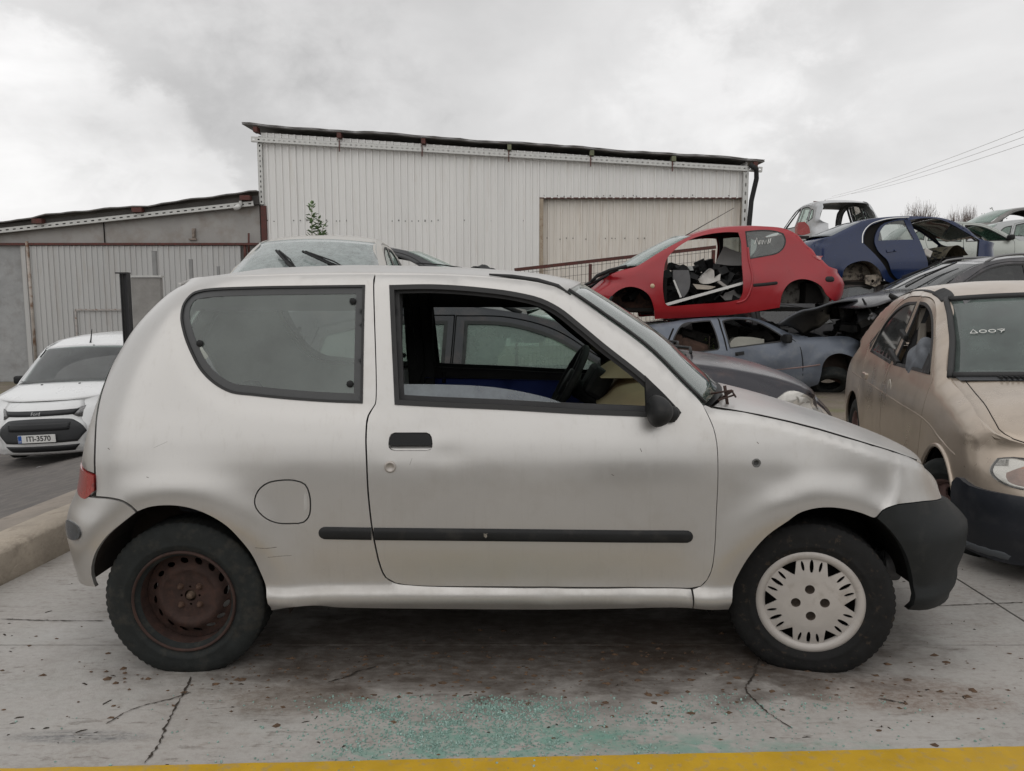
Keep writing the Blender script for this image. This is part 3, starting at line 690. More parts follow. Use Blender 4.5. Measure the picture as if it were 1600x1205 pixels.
cav = fi.side
hlist = [offset(qwin, -.004)]
door = smooth(P([(586.4, 429)] + gutf[1:] + [(941, 493), (1018, 551), (1067, 600.5), (1098, 632.5)] + door_front[::-1][1:] + door_bot[::-1] + door_rear[::-1][:-2] + [(586.4, 632)]), .04)
hand = P(ZC((122, 770), (126, 742), (134, 729), (148, 723), (278, 723), (292, 729), (300, 742), (304, 770), (302, 784), (294, 794), (278, 799), (148, 799), (132, 794), (124, 784)))
lockc = P(ZC((130, 864)))[0]
fend_top = [(1102, 633), (1112, 637.5), (1124.8, 639.5), (1163, 646), (1212.8, 656), (1279, 672.5), (1345.6, 692.5), (1395.5, 707.5), (1432, 721), (1453.6, 731)]
fend = smooth(P(fend_top + [(1458.5, 744), (1467, 766), (1471.5, 778)] + ZE((1100, 74), (960, 94), (920, 114), (893, 146), (880, 152), (820, 130), (740, 110), (660, 102), (580, 110), (510, 135), (470, 165), (370, 235), (300, 310), (240, 400), (200, 500), (180, 592)) + [(1082.7, 951), (1082.2, 921)] + door_front), .022)
rep = P(ZD((307, 494)))[0]
fbump = P(ZE((893, 152), (920, 118), (960, 98), (1100, 78), (1205, 64)) + [(1478, 784)])
fb_arch = P(ZE((1042, 592), (1066, 480), (1052, 400), (1010, 290), (950, 205)))
rb_top = P([(146, 777.5), (174.6, 780), (193.5, 785), (206, 793), (213, 800)])
rb_arch = P(ZB((428, 257), (350, 310), (280, 370), (235, 430), (210, 490), (203, 560), (215, 605), (225, 622)))
tgate_l = P([(u - 2, v) for u, v in tail_line])
# surface detail that is not a simple profile: recessed window surround, front wing dents, bonnet-corner crease
dents = [(P([(1402, 735)])[0], .035, .085, .010), (P([(1372, 770)])[0], .05, .05, .006), (P([(1330, 745)])[0], .09, .06, .004), (P([(1225, 760)])[0], .07, .05, .004), (P([(858, 930)])[0], .045, .022, .008), (P([(985, 931)])[0], .04, .022, .009), (P([(700, 712)])[0], .06, .035, .0022), (P([(675, 668)])[0], .05, .03, .002), (P([(640, 700)])[0], .12, .06, .0025)]
ridge = P([(1398, 700), (1408, 742), (1404, 775), (1384, 800)])
def extra(x, z):
    x = np.atleast_1d(x); z = np.atleast_1d(z); Q = np.stack((x.ravel(), z.ravel()), 1)
    d = np.where(inside(Q, qwin), 0, bdist(Q, qwin)).reshape(x.shape); t = np.clip(1 - d / .075, 0, 1); q = .0055 * t * t * (3 - 2 * t)
    for (c, a, b_, h) in dents: q = q + h * np.exp(-((x - c[0]) / a) ** 2 - ((z - c[1]) / b_) ** 2)
    dr_ = bdist(Q, ridge, False).reshape(x.shape); q = q - .0065 * np.exp(-(dr_ / .014) ** 2)
    return q if q.size > 1 else float(q.ravel()[0])
fi.extra = extra
LIGHTTRIM = M('pale_interior_trim', (.42, .44, .43), .8, var=.1, spec=.2)
BLUEIN = M('blue_inner_door', (.045, .075, .30), .5, var=.2)
TAN = M('tan_dash_plastic', (.48, .36, .22), .6, var=.1)
GQ = glass('dusty_quarter_glass', (.80, .87, .83), .24, (.40, .46, .43), .04, 2.5)
GW = glass('windscreen_glass', (.76, .85, .80), .14, (.32, .40, .36), .03, 3, .8)
GD = glass('wound_down_door_glass', (.62, .68, .68), .42, (.33, .37, .39), .06, 5)
GF = glass('far_side_glass', (.80, .86, .83), .05, (.3, .36, .33), .03)
FRIT = M('grey_glass_border', (.055, .057, .058), .45, var=.2, vs=12)
def silver_side(sd):
    near = sd < 0
    st = .021 if near else .05
    q = fi.side('quarter_panel', offset(quarter, -.0012), SILV, [offset(qwin, .001)] + ([offset(fcap, .0025)] if near else []), sd, 0, st)
    if near:
        c = fi.side('fuel_filler_cap', offset(fcap, -.0025), SILV, (), sd, -.001, .025, .01)
        b = MB(); c0, c1 = P(ZB((1262, 165))), P(ZB((1262, 245)))
        for i in range(10):
            x0, z0 = c0[0] + (c1[0] - c0[0]) * i / 9; w_ = .006 if i not in (0, 9) else .003
            b.tube([fi.pt(x0 - w_, z0 - .004, sd, -.0015), fi.pt(x0 + w_, z0 + .004, sd, -.0015)], .0012, 5)
        b.build('grip_rib', SILV, c)
    # quarter window: rubber seal, grey printed border, pane, fixing studs
    fi.ring('window_seal', offset(qwin, .001), .008, RUBBER, sd, -.004)
    pane = fi.side('quarter_window', offset(qwin, -.006), GQ, (), sd, .004, .05, 0)
    fi.side('glass_border', offset(qwin, -.007), FRIT, [offset(smooth(qwin[::2], .03), -.031)], sd, .0025, .03, 0, pane)
    for u, v in ((312.3, 536.8), (551.3, 471), (546.9, 600.2)):
        x, z = P([(u, v)])[0]; b = MB(); b.lathe([(.0001, -.006), (.007, -.006), (.0115, -.003), (.0125, .002)], 16, 'y', fi.pt(x, z, -1, -.001)); o = b.build('fixing_stud', BLACKP, pane, True)
        if sd > 0: o.scale = (1, -1, 1)
    # door
    d = fi.side('door', offset(door, -.0012), SILV, [offset(dwin, .001)] + ([hand, circle(*lockc, .0205, 24)] if near else []), sd, 0, st)
    fi.ring('window_seal', offset(dwin, .001), .017, RUBBER, sd, -.006, d)
    fi.side('window_channel', offset(dwin, -.010), DARKTRIM, [offset(dwin, -.030)], sd, .018, .1, .02, d)
    if near:
        # wound-down pane standing a hand's width out of the door
        gl = smooth(P(ZC((160, 640), (160, 528), (350, 530), (550, 541), (700, 566), (800, 592), (885, 628), (885, 645))), .03)
        fi.side('door_window', gl, GD, (), sd, .022, .05, .004, d)
        # sunk door pull, its black flap, and the lock
        b = MB(); fi.side('handle_recess', offset(hand, .002), SILV, (), sd, .012, .012, 0, d, disp=lambda x, z: -.012 * np.exp(-((z - hand[:, 1].mean()) / .02) ** 2))
        fl = P(ZC((125, 776), (129, 745), (136, 732), (150, 726), (276, 726), (290, 732), (297, 745), (301, 776))); fi.side('handle', fl, BLACKP, (), sd, .001, .012, .012, d)
        b = MB(); b.lathe([(.0001, -.003), (.012, -.003), (.0125, -.005), (.018, -.005), (.0205, -.001), (.0205, .006)], 24, 'y', fi.pt(lockc[0], lockc[1], -1)); b.build('door_lock', M('lock_metal', (.42, .39, .36), .45, .6, var=.15), d, True)
        mv0 = P([(584.5, 834.5), (700, 835.5), (850, 837), (1000, 838.5), (1083, 839)]); fi.strip('rub_strip', smooth(mv0, .02, False), .0475, .013, BLACKP, sd, d, (False, True))
        mv1 = P([(497.5, 833), (530, 833.5), (580.5, 834.3)]); fi.strip('rub_strip', smooth(mv1, .01, False), .0475, .013, BLACKP, sd, q, (True, False))
        x0, z0 = P([(759, 835)])[0]; b = MB(); b.add([fi.pt(x0 + a, z0 + e, -1, -.0136) for a, e in ((-.006, -.004), (.001, -.009), (.006, -.002), (.003, .002), (.007, .008), (-.001, .006), (-.007, .008))], [(0, 1, 2, 3, 4, 5, 6)]); b.build('scuff_mark', M('pale_scuff', (.22, .20, .17), .8, var=.5, vs=200), d)
    else:
        fi.side('door_window', offset(dwin, -.012), GF, (), sd, .022, .08, 0, d)
        mv0 = P([(497.5, 833), (584.5, 834.5), (850, 837), (1083, 839)]); fi.strip('rub_strip', smooth(mv0, .05, False), .0475, .013, BLACKP, sd, d)
    # mirror: triangular plate in the window corner and a rounded shell
    tri = smooth(P(ZC((1172, 488), (1245, 560), (1320, 640), (1300, 664), (1180, 657))), .02); plate = fi.side('mirror_base', tri, BLACKP, (), sd, -.010, .04, .03, d)
    mc = P(ZC((1206, 622)))[0]; b = MB()
    bm = bmesh.new(); bmesh.ops.create_uvsphere(bm, u_segments=24, v_segments=16, radius=1)
    y0 = -(SW - float(fi.D(mc[0], mc[1]))) - .075
    for vv in bm.verts:
        p = vv.co; s_ = 1.0 if p.x > 0 else .62
        q_ = Vector((p.x * .052 * s_ * (1 if p.x > 0 else 1.05), p.y * .085, p.z * .053 * (1 - .12 * p.x))); q_.x = max(q_.x, -.030); vv.co = q_ + Vector((mc[0] + .0, y0, mc[1]))
    bm.verts.index_update(); b.add([v_.co.copy() for v_ in bm.verts], [[v_.index for v_ in f.verts] for f in bm.faces]); bm.free()
    mt = P(ZC((1290, 640)))[0]; pm = fi.pt(mt[0], mt[1], -1); b.tube([(mc[0] + .02, y0 + .03, mc[1] - .01), (mt[0] - .01, pm[1] - .02, mt[1] - .005), tuple(pm)], [.032, .028, .024], 12)
    o = b.build('mirror_housing', BLACKP, plate, True)
    if not near: o.scale = (1, -1, 1)
    # front wing with its empty repeater hole
    w = fi.side('front_wing', offset(fend, -.0012), SILV, [circle(*rep, .0145, 18)] if near else (), sd, 0, .016 if near else .05)
    if near:
        b = MB(); c = fi.pt(rep[0], rep[1], -1); b.lathe([(.0005, .012), (.008, .012), (.009, .0), (.0125, -.002), (.016, .0), (.016, .008)], 20, 'y', c); b.build('repeater_socket', M('grey_socket', (.12, .12, .115), .6), w, True)
    # bumpers
    F2 = [(float(fi.F(z)) - .05, z) for z in np.linspace(fbump[-1][1] - .004, zlow, 14)]
    fo = smooth(list(fbump[:-1]) + F2 + list(fb_arch), .04)
    fi.side('front_bumper', fo, BLACKG, (), sd, -.006, .022 if near else .06, .03, disp=lambda x, z: .004 * np.sin((x - z) * 9) * (z < .5))
    E2 = [(float(fi.E(z)) - .02, z) for z in np.linspace(rb_arch[-1][1] - .012, rb_top[0][1], 16)]
    ro_ = smooth(list(rb_top) + list(rb_arch[1:]) + E2[:-1], .04)
    fi.side('rear_bumper', ro_, SILV, (), sd, -.006, .025 if near else .06, .02)
    if near:
        rf = smooth(P(ZB((80, 292), (92, 290), (110, 298), (128, 311), (142, 327), (151, 350), (149, 368), (140, 382), (127, 388), (112, 388), (98, 383), (88, 376))), .01); fi.side('rear_reflector', rf, M('smoked_reflector', (.05, .055, .06), .2, var=.3, vs=30), (), sd, -.012, .015, .01)
    # tail lamp and the wrapped edge of the tailgate
    tl0 = P([(148, 742), (148.5, 766), (136, 778)]); zz = np.linspace(tl0[2][1], tl0[0][1], 8)
    tl = smooth(list(tl0) + [(float(fi.E(z)) + .05, z) for z in zz], .02); fi.side('tail_lamp', tl, LENSR, (), sd, -.008, .02, .02)
    zz = np.linspace(tgate_l[-1][1] + .004, tgate_l[0][1], 26)
    tg = list(tgate_l) + [(min(float(fi.E(z)) + .020, float(np.interp(z, tgate_l[::-1, 1], tgate_l[::-1, 0])) - .012), z) for z in zz]
    fi.side('tailgate_edge', smooth(tg, .04), SILV, (), sd, -.002, .03 if near else .06, .02)
    # lining, pillar trims, wheel boxes
    belt = float(P([(800, 648)])[0][1])
    fi.side('quarter_trim', clip(offset(quarter, -.02), 0, float(qwin[:, 0].max()) + .03), LIGHTTRIM, [offset(qwin, .012) if near else clip(offset(qwin, .006), 1, 1.258)], sd, .05, .09, .02)
    dl = offset(door, -.02); fi.side('door_trim', dl, DARKTRIM, [offset(dwin, -.012) if near else clip(offset(dwin, -.012), 1, 1.262)], sd, .045, .09, .04)
    lo = smooth(P([(596, 652), (1080, 664), (1100, 690), (1106, 800), (1096, 895), (1070, 908), (640, 904), (606, 880), (588, 760)]), .05)
    xb = float(qwin[:, 0].max()); fi.side('pillar_trim', np.array([(xb - .012, .5), (xb + .12, .5), (xb + .12, 1.365), (xb - .012, 1.365)]), DARKTRIM, (), sd, .058, .1, .02)
    fi.side('cantrail_trim', np.array([(-1.12, 1.262), (xb + .1, 1.262), (xb + .1, 1.368), (-1.12, 1.355)]), DARKTRIM, (), sd, .056, .1, .015)
    it = fi.side('inner_door_panel', lo, BLUEIN if not near else DARKTRIM, (), sd, .075, .08, .03)
    if not near:
        x, z = P([(640, 652)])[0]; b = MB(); p = fi.pt(x, z, sd, .075); b.lathe([(.0001, .03), (.008, .028), (.009, 0), (.009, -.03)], 12, 'z', p); b.build('lock_button', BLACKP, it, True)
for sd in (-1, 1): silver_side(sd)
for pth, w_ in (([(398, 856), (415, 857), (433, 855)], .0022), ([(418, 871), (440, 869), (456, 868)], .0016), ([(1182, 690), (1186, 694)], .003), ([(955, 741), (960, 744)], .0028), ([(1000, 700), (1003, 707)], .0030), ([(996, 703), (999, 706)], .0022), ([(810, 688), (813, 690)], .0022), ([(168, 700), (172, 703)], .0026), ([(228, 745), (233, 747)], .003), ([(640, 727), (644, 716)], .0012), ([(1060, 800), (1064, 801)], .0022), ([(240, 700), (262, 690)], .0010)):
    fi.strip('scratch', smooth(P(pth), .01, False), w_ * 1.5, .0022, bpy.data.materials.get('scratch_dirt') or M('scratch_dirt', (.10, .085, .07), .8, var=.3, vs=80), -1)
# caps: roof, windscreen, bonnet, tailgate, front and rear faces
edge = lambda pts, ds=.06: smooth(P(pts), ds, False)
groof = np.vstack((tgate_l[0] + np.array((.004, .002)), edge(gut[:-1] + gutf))); gscr = edge([(886.5, 455), (941, 492), (1018, 550), (1067, 599.5), (1100, 632)]); gbon = edge([(u, v - 1.0) for u, v in fend_top[1:]])
fi.cap('roof', groof, SILV, [.03, .0, 0, 0, 0, .09], [-.012, .045, .05, .045, .045, .04], 25, pw=2.6)
fi.cap('headliner', groof, DARKTRIM, [-.03, 0, 0, 0, 0, .09], [.0, .05, .05, .045, .045, .04], 17, pw=2.6, dz=.05, yin=.03)
ws = fi.cap('windscreen', gscr, GW, [.09, .17], [.04, .035], 25, pw=2.2, flange=.004)
for sd in (-1, 1):
    b = MB(); b.tube([fi.pt(x, z, sd, .004) + np.array((.006, 0, .006)) for x, z in gscr], .006, 6); b.build('windscreen_seal', RUBBER, ws, True)
fi.cap('bonnet', gbon, SILV, [.15, .12, .10, .10, .12], [.0, .01, .012, .01, .0], 31, pw=2.4)
for sd in (-1, 1): b = MB(); b.tube([fi.pt(x, z, sd, .002) + np.array((0, 0, .0015)) for x, z in gbon[::2]], .0034, 6); b.build('bonnet_gap', DARK, fi.root, True)
b = MB()   # scuttle under the wiper line
cz = gbon[0]; b.grid(lambda u, v: (cz[0] - .02 + .17 * (1 - (2 * u - 1) ** 2) + .03 * v - .05 * (1 - v), (2 * u - 1) * .60, cz[1] + .03 * (1 - (2 * u - 1) ** 2) - .012 + .004 * v), 20, 4); b.build('scuttle_panel', BLACKP, fi.root, True)
zt = tgate_l[0][1]; zg0 = .98; zb = tgate_l[-1][1] - .10
tc_ = lambda z0, z1, n: [(float(fi.E(z)) + .022, z) for z in np.linspace(z0, z1, n)]
fi.cap('tailgate', tc_(zb, zg0, 10), SILV, -.06, 0, 21, pw=2.6)
fi.cap('rear_window', tc_(zg0 + .003, zt - .06, 8), GF, [-.06, -.04], 0, 21, pw=2.6, flange=.004)
fi.cap('tailgate_top', tc_(zt - .057, zt - .001, 4), SILV, [-.04, -.03], [0, 0.0], 21, pw=2.6)
zc = np.linspace(rb_arch[-1][1] - .002, zb - .003, 10); fi.cap('rear_bumper', [(float(fi.E(z)) - .018, z) for z in zc], SILV, -.04, 0, 21, pw=2.6)
zc = np.linspace(zlow, fbump[-1][1] - .004, 10); fi.cap('front_bumper', [(float(fi.F(z)) - .052, z) for z in zc], BLACKG, [.11, .11, .07, .02], 0, 21, pw=2.6)
x0 = float(P([(1453, 731)])[0][0]); z1 = float(P([(1453, 731)])[0][1]); z0 = float(fbump[-1][1])
fi.cap('front_panel', [(x0 - .01, z0 - .01), (x0 - .015, (z0 + z1) / 2), (x0 - .03, z1 - .01)], DARK, .05, 0, 15, yin=.02)
for sd in (-1, 1):
    b = MB(); b.grid(lambda u, v: (x0 - .005 + .05 * (1 - (.55 + .4 * u) ** 2) + .012 * math.sin(math.pi * u) * math.sin(math.pi * v) - .035 * v, sd * (.26 + .30 * u), z0 + .01 + (z1 - z0 - .03) * v), 10, 6); b.build('headlamp', LENS, fi.root, True)
# underside, engine bay block, bulkheads
b = MB(); b.box((.0, 0, .30), (2.6, 1.20, .04)); b.box((.72, 0, .52), (.05, 1.25, .42)); b.box((1.05, 0, .45), (.6, .75, .3)); b.box((-.1, 0, .245), (1.7, .10, .08)); b.box((-1.2, .1, .3), (.35, .6, .16)); b.build('underbody', DARK, fi.root)
b = MB(); b.tube([(-1.42, -.3, .27), (-1.2, -.3, .26), (-.6, -.1, .22), (.6, -.1, .22)], .025, 8); b.build('exhaust_pipe', RUST, fi.root, True)
HOUS = M('wheel_box_dirt', (.045, .032, .024), .95, var=.4, vs=10)
fi.housing(HR[0], HR[1], .362, HOUS, .30, -10, 172); fi.housing(HF[0], HF[1], .362, DARK, .34, 8, 190)
b = MB(); 
for i in range(5): b.tube([(HF[0] + .30 + .012 * math.sin(i * 2 + k * .7), -.60 + .02 * i + .01 * math.cos(k), HF[1] + .12 - .05 * k + .02 * math.sin(i)) for k in range(6)], .004 + .002 * (i % 2), 6)
b.build('loose_cable', BLACKP, fi.root, True)
b = MB(); b.lathe([(.0001, -.01), (.05, -.01), (.055, .0), (.055, .05)], 20, 'x', (HF[0] + .33, -.52, HF[1] + .06)); b.build('horn', M('horn_metal', (.12, .12, .12), .5, .5), fi.root, True)
# dashboard, steering wheel, mirror
dz0 = float(gscr[-1][1])
b = MB(); b.grid(lambda u, v: (.78 - .34 * v + .02 * math.sin(8 * u), (2 * u - 1) * .60, dz0 - .05 + .035 * math.sin(math.pi * min(1, v * 1.2)) - .25 * max(0, v - .75) ** 1.0), 24, 14); b.build('dashboard', TAN, fi.root, True)
b = MB(); b.grid(lambda u, v: (.74 - .30 * v, .34 + (2 * u - 1) * .19, dz0 + .005 + .10 * math.sin(math.pi * u) ** .6 * math.sin(math.pi * min(1, .25 + .75 * v)) ** .7), 16, 12); b.build('instrument_binnacle', TAN, fi.root, True)
b = MB(); b.box((.44, .34, dz0 - .03), (.10, .26, .14), (0, .5, 0), .02); b.build('instrument_panel', BLACKP, fi.root)
swc = Vector((.30, .34, dz0 - .035)); sm_ = Matrix.Translation(swc) @ Euler((0, R(-62), 0)).to_matrix().to_4x4()
b = MB(); ringp = [sm_ @ Vector((.185 * math.cos(2 * math.pi * i / 40), .185 * math.sin(2 * math.pi * i / 40), 0)) for i in range(41)]; b.tube(ringp, .017, 10, False)
for a in (10, 170, 270): b.tube([sm_ @ Vector((0, 0, -.02)), sm_ @ Vector((.1 * math.cos(R(a)), .1 * math.sin(R(a)), -.012)), sm_ @ Vector((.18 * math.cos(R(a)), .18 * math.sin(R(a)), 0))], [.03, .022, .014], 8)
b.add([sm_ @ Vector((x, y, z)) for z in (-.04, .015) for x, y in circle(0, 0, .07, 16)], [tuple(range(16, 32))] + [(i, (i + 1) % 16, 16 + (i + 1) % 16, 16 + i) for i in range(16)]); b.tube([sm_ @ Vector((0, 0, -.03)), sm_ @ Vector((-.02, 0, -.3))], .045, 10)
b.build('steering_wheel', BLACKP, fi.root, True)
for yy in (.36, -.36):
    b = MB(); b.box((-.10, yy, .50), (.50, .46, .14), (0, -.1, 0), .05); b.box((-.42, yy, .58), (.36, .44, .13), (0, -.35, 0), .05); b.build('front_seat', M('grey_seat_cloth', (.06, .065, .075), .95, var=.2, vs=30), fi.root)
b = MB(); b.box((-.95, 0, .52), (.50, 1.0, .14), (0, -.08, 0), .05); b.box((-1.22, 0, .70), (.12, 1.0, .42), (0, -.2, 0), .05); b.build('rear_seat', M('grey_bench_cloth', (.06, .065, .075), .95, var=.2, vs=30), fi.root)
mp_ = Vector((.42, .03, 1.245)); b = MB(); b.box(mp_, (.025, .20, .055), (0, .25, .25), .01); b.tube([mp_, mp_ + Vector((.05, 0, .07))], .007, 6); b.build('interior_mirror', BLACKP, fi.root)
b = MB(); b.box((.30, -.25, 1.275), (.14, .30, .012), (0, .5, 0), .005); b.build('sun_visor', GREYTRIM, fi.root)
# wiper mechanism and a broken strip of trim at the foot of the screen
b = MB(); c0 = fi.pt(*P([(1140, 628)])[0], -1, .05); c0 = Vector(c0)
b.tube([c0 + Vector((-.05, .02, .02)), c0 + Vector((.02, .0, .035)), c0 + Vector((.05, .05, .005))], .004, 6); b.tube([c0 + Vector((-.02, .03, -.005)), c0 + Vector((.03, .02, .03)), c0 + Vector((.04, .14, .01))], .004, 6); b.tube([c0 + Vector((-.03, -.01, .0)), c0 + Vector((.04, .03, .015))], .0035, 6); b.tube([c0 + Vector((0, .02, .05)), c0 + Vector((.01, .01, -.02))], .006, 8)
b.build('wiper_linkage', RUST, fi.root, True)
# roof-edge weather strip that has come loose along the screen top
b = MB(); ws_ = [fi.pt(*p, -1, .02) + np.array((0, 0, .012)) for p in P([(764, 434), (800, 437), (840, 443), (872, 452), (892, 466)])]; b.tube(ws_, [.004, .008, .009, .008, .004], 6); b.build('loose_weather_strip', RUBBER, fi.root, True)
# wheels
def wheel_empty(hx, hz, y, steer=0):
    w = bpy.data.objects.new('wheel', None); COL.objects.link(w); w.parent = fi.root; w.location = (hx, y, hz); w.rotation_euler = (0, 0, steer); return w
RT = .281
def steel_wheel(w, mat=RUST):
    b = MB(); b.lathe([(.172, -.080), (.176, -.085), (.181, -.084), (.183, -.076), (.178, -.060), (.170, -.054), (.165, -.03), (.161, .02), (.155, .06)], 64); b.build('rim', mat, w, True)
    def yf(r): return float(np.interp(r, [0, .045, .085, .098, .112, .135, .160], [-.020, -.022, -.024, -.034, -.030, -.012, -.005]))
    holes = []
    for i in range(16):
        t = R(i * 22.5 + 8); c = np.array((math.cos(t), math.sin(t))) * .129; q = np.array((-c[1], c[0])) / .129; e = c / .129
        holes.append(np.array([c + e * .0085 * math.cos(a) + q * .0150 * math.sin(a) + e * .004 * math.sin(a) for a in np.linspace(0, 2 * math.pi, 12, endpoint=False)]))
    for i in range(4): t = R(45 + 90 * i); holes.append(circle(.032 * math.cos(R(90 * i)), .032 * math.sin(R(90 * i)), .0045, 8))
    holes.append(circle(0, 0, .021, 20))
    d = disc(w, 'wheel_disc', circle(0, 0, .160, 72), holes, yf, mat, .011)
    for p in d.data.polygons: p.use_smooth = True
    m = d.modifiers.new('w', 'EDGE_SPLIT'); m.split_angle = R(40)
    for i in range(4):
        t = R(45 + 90 * i); b = MB(); b.lathe([(.0001, -.037), (.006, -.037), (.009, -.030), (.012, -.024), (.0125, -.018)], 12, 'y', (.047 * math.cos(t), 0, .047 * math.sin(t))); b.build('wheel_bolt', M('rusty_bolt', (.095, .055, .038), .8, .2, var=.3, vs=60), d, True)
    b = MB(); b.lathe([(.0001, -.036), (.008, -.035), (.0125, -.030), (.014, -.012), (.020, -.010), (.0205, .0)], 20); b.build('hub_cap', M('rusty_hub', (.13, .09, .065), .75, .3, var=.3, vs=60), d, True)
w = wheel_empty(HR[0], HR[1], -(SW - .095))
t_ = tyre(w, RT, .172, .165, RT - HR[1] - .003); steel_wheel(w)
b = MB(); b.lathe([(.0001, .03), (.10, .03), (.10, .07), (.06, .09)], 30); b.build('brake_drum', RUST, w, True)
w2 = wheel_empty(HF[0], HF[1], -(SW - .10), R(-13))
tyre(w2, RT, .172, .165, RT - HF[1] - .003, TYRE_MUD)
b = MB(); b.lathe([(.174, -.072), (.181, -.070), (.178, -.056), (.163, -.03), (.155, .06)], 48); b.lathe([(.0001, -.01), (.16, -.01)], 40); b.build('rim', DARK, w2, True)
HCAP = M('hubcap_plastic', (.46, .43, .40), .5, .15, var=.1, vs=8, col2=(.24, .20, .16), c2=(.55, .85), c2s=12)
# hubcap: outer ring, six groups of three slots, four wide bolt wells
star = []
for i in range(6):
    t0 = 90 + 60 * i
    for a, r in ((-30, .110), (-27, .118), (-19, .1555), (-12, .158), (0, .159), (12, .158), (19, .1555), (27, .118)): star.append((r * math.cos(R(t0 + a)), r * math.sin(R(t0 + a))))
sl_ = []
for i in range(6):
    for k, (a, r0, r1, w_) in enumerate(((-13, .114, .150, .0052), (0, .106, .153, .0070), (13, .114, .150, .0052))):
        t = R(90 + 60 * i + a); e = np.array((math.cos(t), math.sin(t))); q = np.array((-e[1], e[0])); c = e * (r0 + r1) / 2
        sl_.append(np.array([c + e * (r1 - r0) / 2 * math.cos(s_) + q * w_ * math.sin(s_) for s_ in np.linspace(0, 2 * math.pi, 12, endpoint=False)]))
wells = [circle(.048 * math.cos(R(90 * i + 4)), .048 * math.sin(R(90 * i + 4)), .0165, 18) for i in range(4)]
yh = lambda r: float(np.interp(r, [0, .02, .09, .125, .156], [-.082, -.081, -.080, -.076, -.070]))
hc = disc(w2, 'hubcap', star, sl_ + wells, yh, HCAP, .012, .006)
b = MB(); b.lathe([(.150, -.060), (.153, -.070), (.162, -.078), (.172, -.080), (.182, -.076), (.187, -.066), (.187, -.055)], 90); b.build('hubcap_ring', HCAP, hc, True)
for c in wells: b = MB(); m_ = c.mean(0); b.lathe([(.0165, -.079), (.0155, -.060), (.012, -.050), (.0001, -.050)], 18, 'y', (m_[0], 0, m_[1])); b.build('bolt_well', bpy.data.materials.get('well_dirt') or M('well_dirt', (.09, .07, .055), .8, var=.3, vs=60), hc, True)
for hx, hz, st in ((HR[0], HR[1], 0), (HF[0], HF[1], R(-13))):
    w = bpy.data.objects.new('wheel', None); COL.objects.link(w); w.parent = fi.root; w.location = (hx, SW - .10, hz); w.rotation_euler = (0, 0, math.pi + st)
    tyre(w, RT, .172, .165, RT - hz - .003, TYRE, 66, False); b = MB(); b.lathe([(.174, -.072), (.163, -.03), (.158, .0), (.0001, -.01)], 30); b.build('rim', RUST, w, True)
# ------------------------------------------------------------------ the sheds
YS = 24.0
SHEET = M('white_cladding', (.76, .755, .735), .5, var=.04, vs=.6, col2=(.58, .53, .46), c2=(.56, .98), c2s=1.5, stretch=(3, 3, .35), spec=.4)
SHEETD = M('door_cladding', (.70, .665, .61), .5, var=.06, vs=.8, col2=(.46, .37, .28), c2=(.54, .95), c2s=1.5, stretch=(4, 4, .4), spec=.4)
SHEETG = M('grey_cladding', (.46, .46, .45), .5, var=.06, vs=.6, col2=(.36, .32, .28), c2=(.52, .9), c2s=1.6, stretch=(3, 3, .4), spec=.4)
RENDERM = M('grey_render', (.34, .33, .315), .9, var=.12, vs=1.2, col2=(.24, .20, .165), c2=(.5, .85), c2s=1.6, bump=.004, bs=25)
PLAST = M('rough_plaster', (.32, .325, .325), .95, var=.15, vs=1.5, col2=(.22, .21, .20), c2=(.5, .8), c2s=2, bump=.02, bs=7)
ROOFM = M('dark_roof_sheet', (.17, .165, .16), .7, .2, var=.3, vs=2, col2=(.16, .13, .11), c2=(.5, .8), c2s=4)
ROOFE = M('roof_edge_metal', (.30, .29, .28), .6, .3, var=.2, vs=3)
GALV = M('galvanised_steel', (.52, .52, .50), .5, .5, var=.12, vs=8)
GREENB = M('mossy_timber', (.15, .16, .10), .9, var=.3, vs=5)
xw = lambda u, v=400: float(at_y(u, v, YS)[0]); zw = lambda u, v: float(at_y(u, v, YS)[2])
XL, XR = xw(405, 215), xw(1166, 265)
XD0, XD1 = xw(843, 312), xw(1160, 308); ZD = zw(1000, 310)
roofz = lambda x: zw(396, 198) + (zw(1180, 253) - zw(396, 198)) * (x - xw(396, 198)) / (xw(1180, 253) - xw(396, 198))
trayz = lambda x: zw(402, 219) + (zw(1180, 266) - zw(402, 219)) * (x - xw(402)) / (xw(1180) - xw(402))
RIB = .2015
def ribbed(parent, name, x0, x1, z0, ztop, y, mat, per=5, pitch=RIB, dep=.048, phase=0.):
    # one trapezoidal steel sheet after another, each overlapping the next
    n = max(1, int(round((x1 - x0) / (pitch * per)))); w = (x1 - x0) / n; out = []
    for i in range(n):
        a, c = x0 + i * w, x0 + (i + 1) * w; pts = [(a, 0)]; m = per; q = w / m
        for k in range(m):
            s0 = a + k * q + q * .66; pts += [(s0, 0), (s0 + q * .07, -dep), (s0 + q * .25, -dep), (s0 + q * .32, 0)]
        pts.append((c, 0)); b = MB(); off = random.uniform(-.004, .004)
        V = [(px_, y + d + off, z0) for px_, d in pts] + [(px_, y + d + off, ztop(px_)) for px_, d in pts]; k = len(pts)
        b.add(V, [(j, j + 1, k + j + 1, k + j) for j in range(k - 1)]); out.append(b.build(name, mat, parent))
    return out
sh = thing('steel_shed', 'tall white corrugated steel shed with a sloping roof and recessed sliding door', 'shed', ((XL + XR) / 2, YS, -.2))
def rel(o):  # meshes above are written in world coordinates; hang them on their thing
    o.location = -Vector(o.parent.location); return o
Zb = -.3
for o in ribbed(sh, 'corrugated_sheet', XL + .06, XD0, Zb, lambda x: roofz(x) - .16, YS, SHEET): rel(o)
for o in ribbed(sh, 'corrugated_sheet', XD0, XR, ZD, lambda x: roofz(x) - .16, YS, SHEET): rel(o)
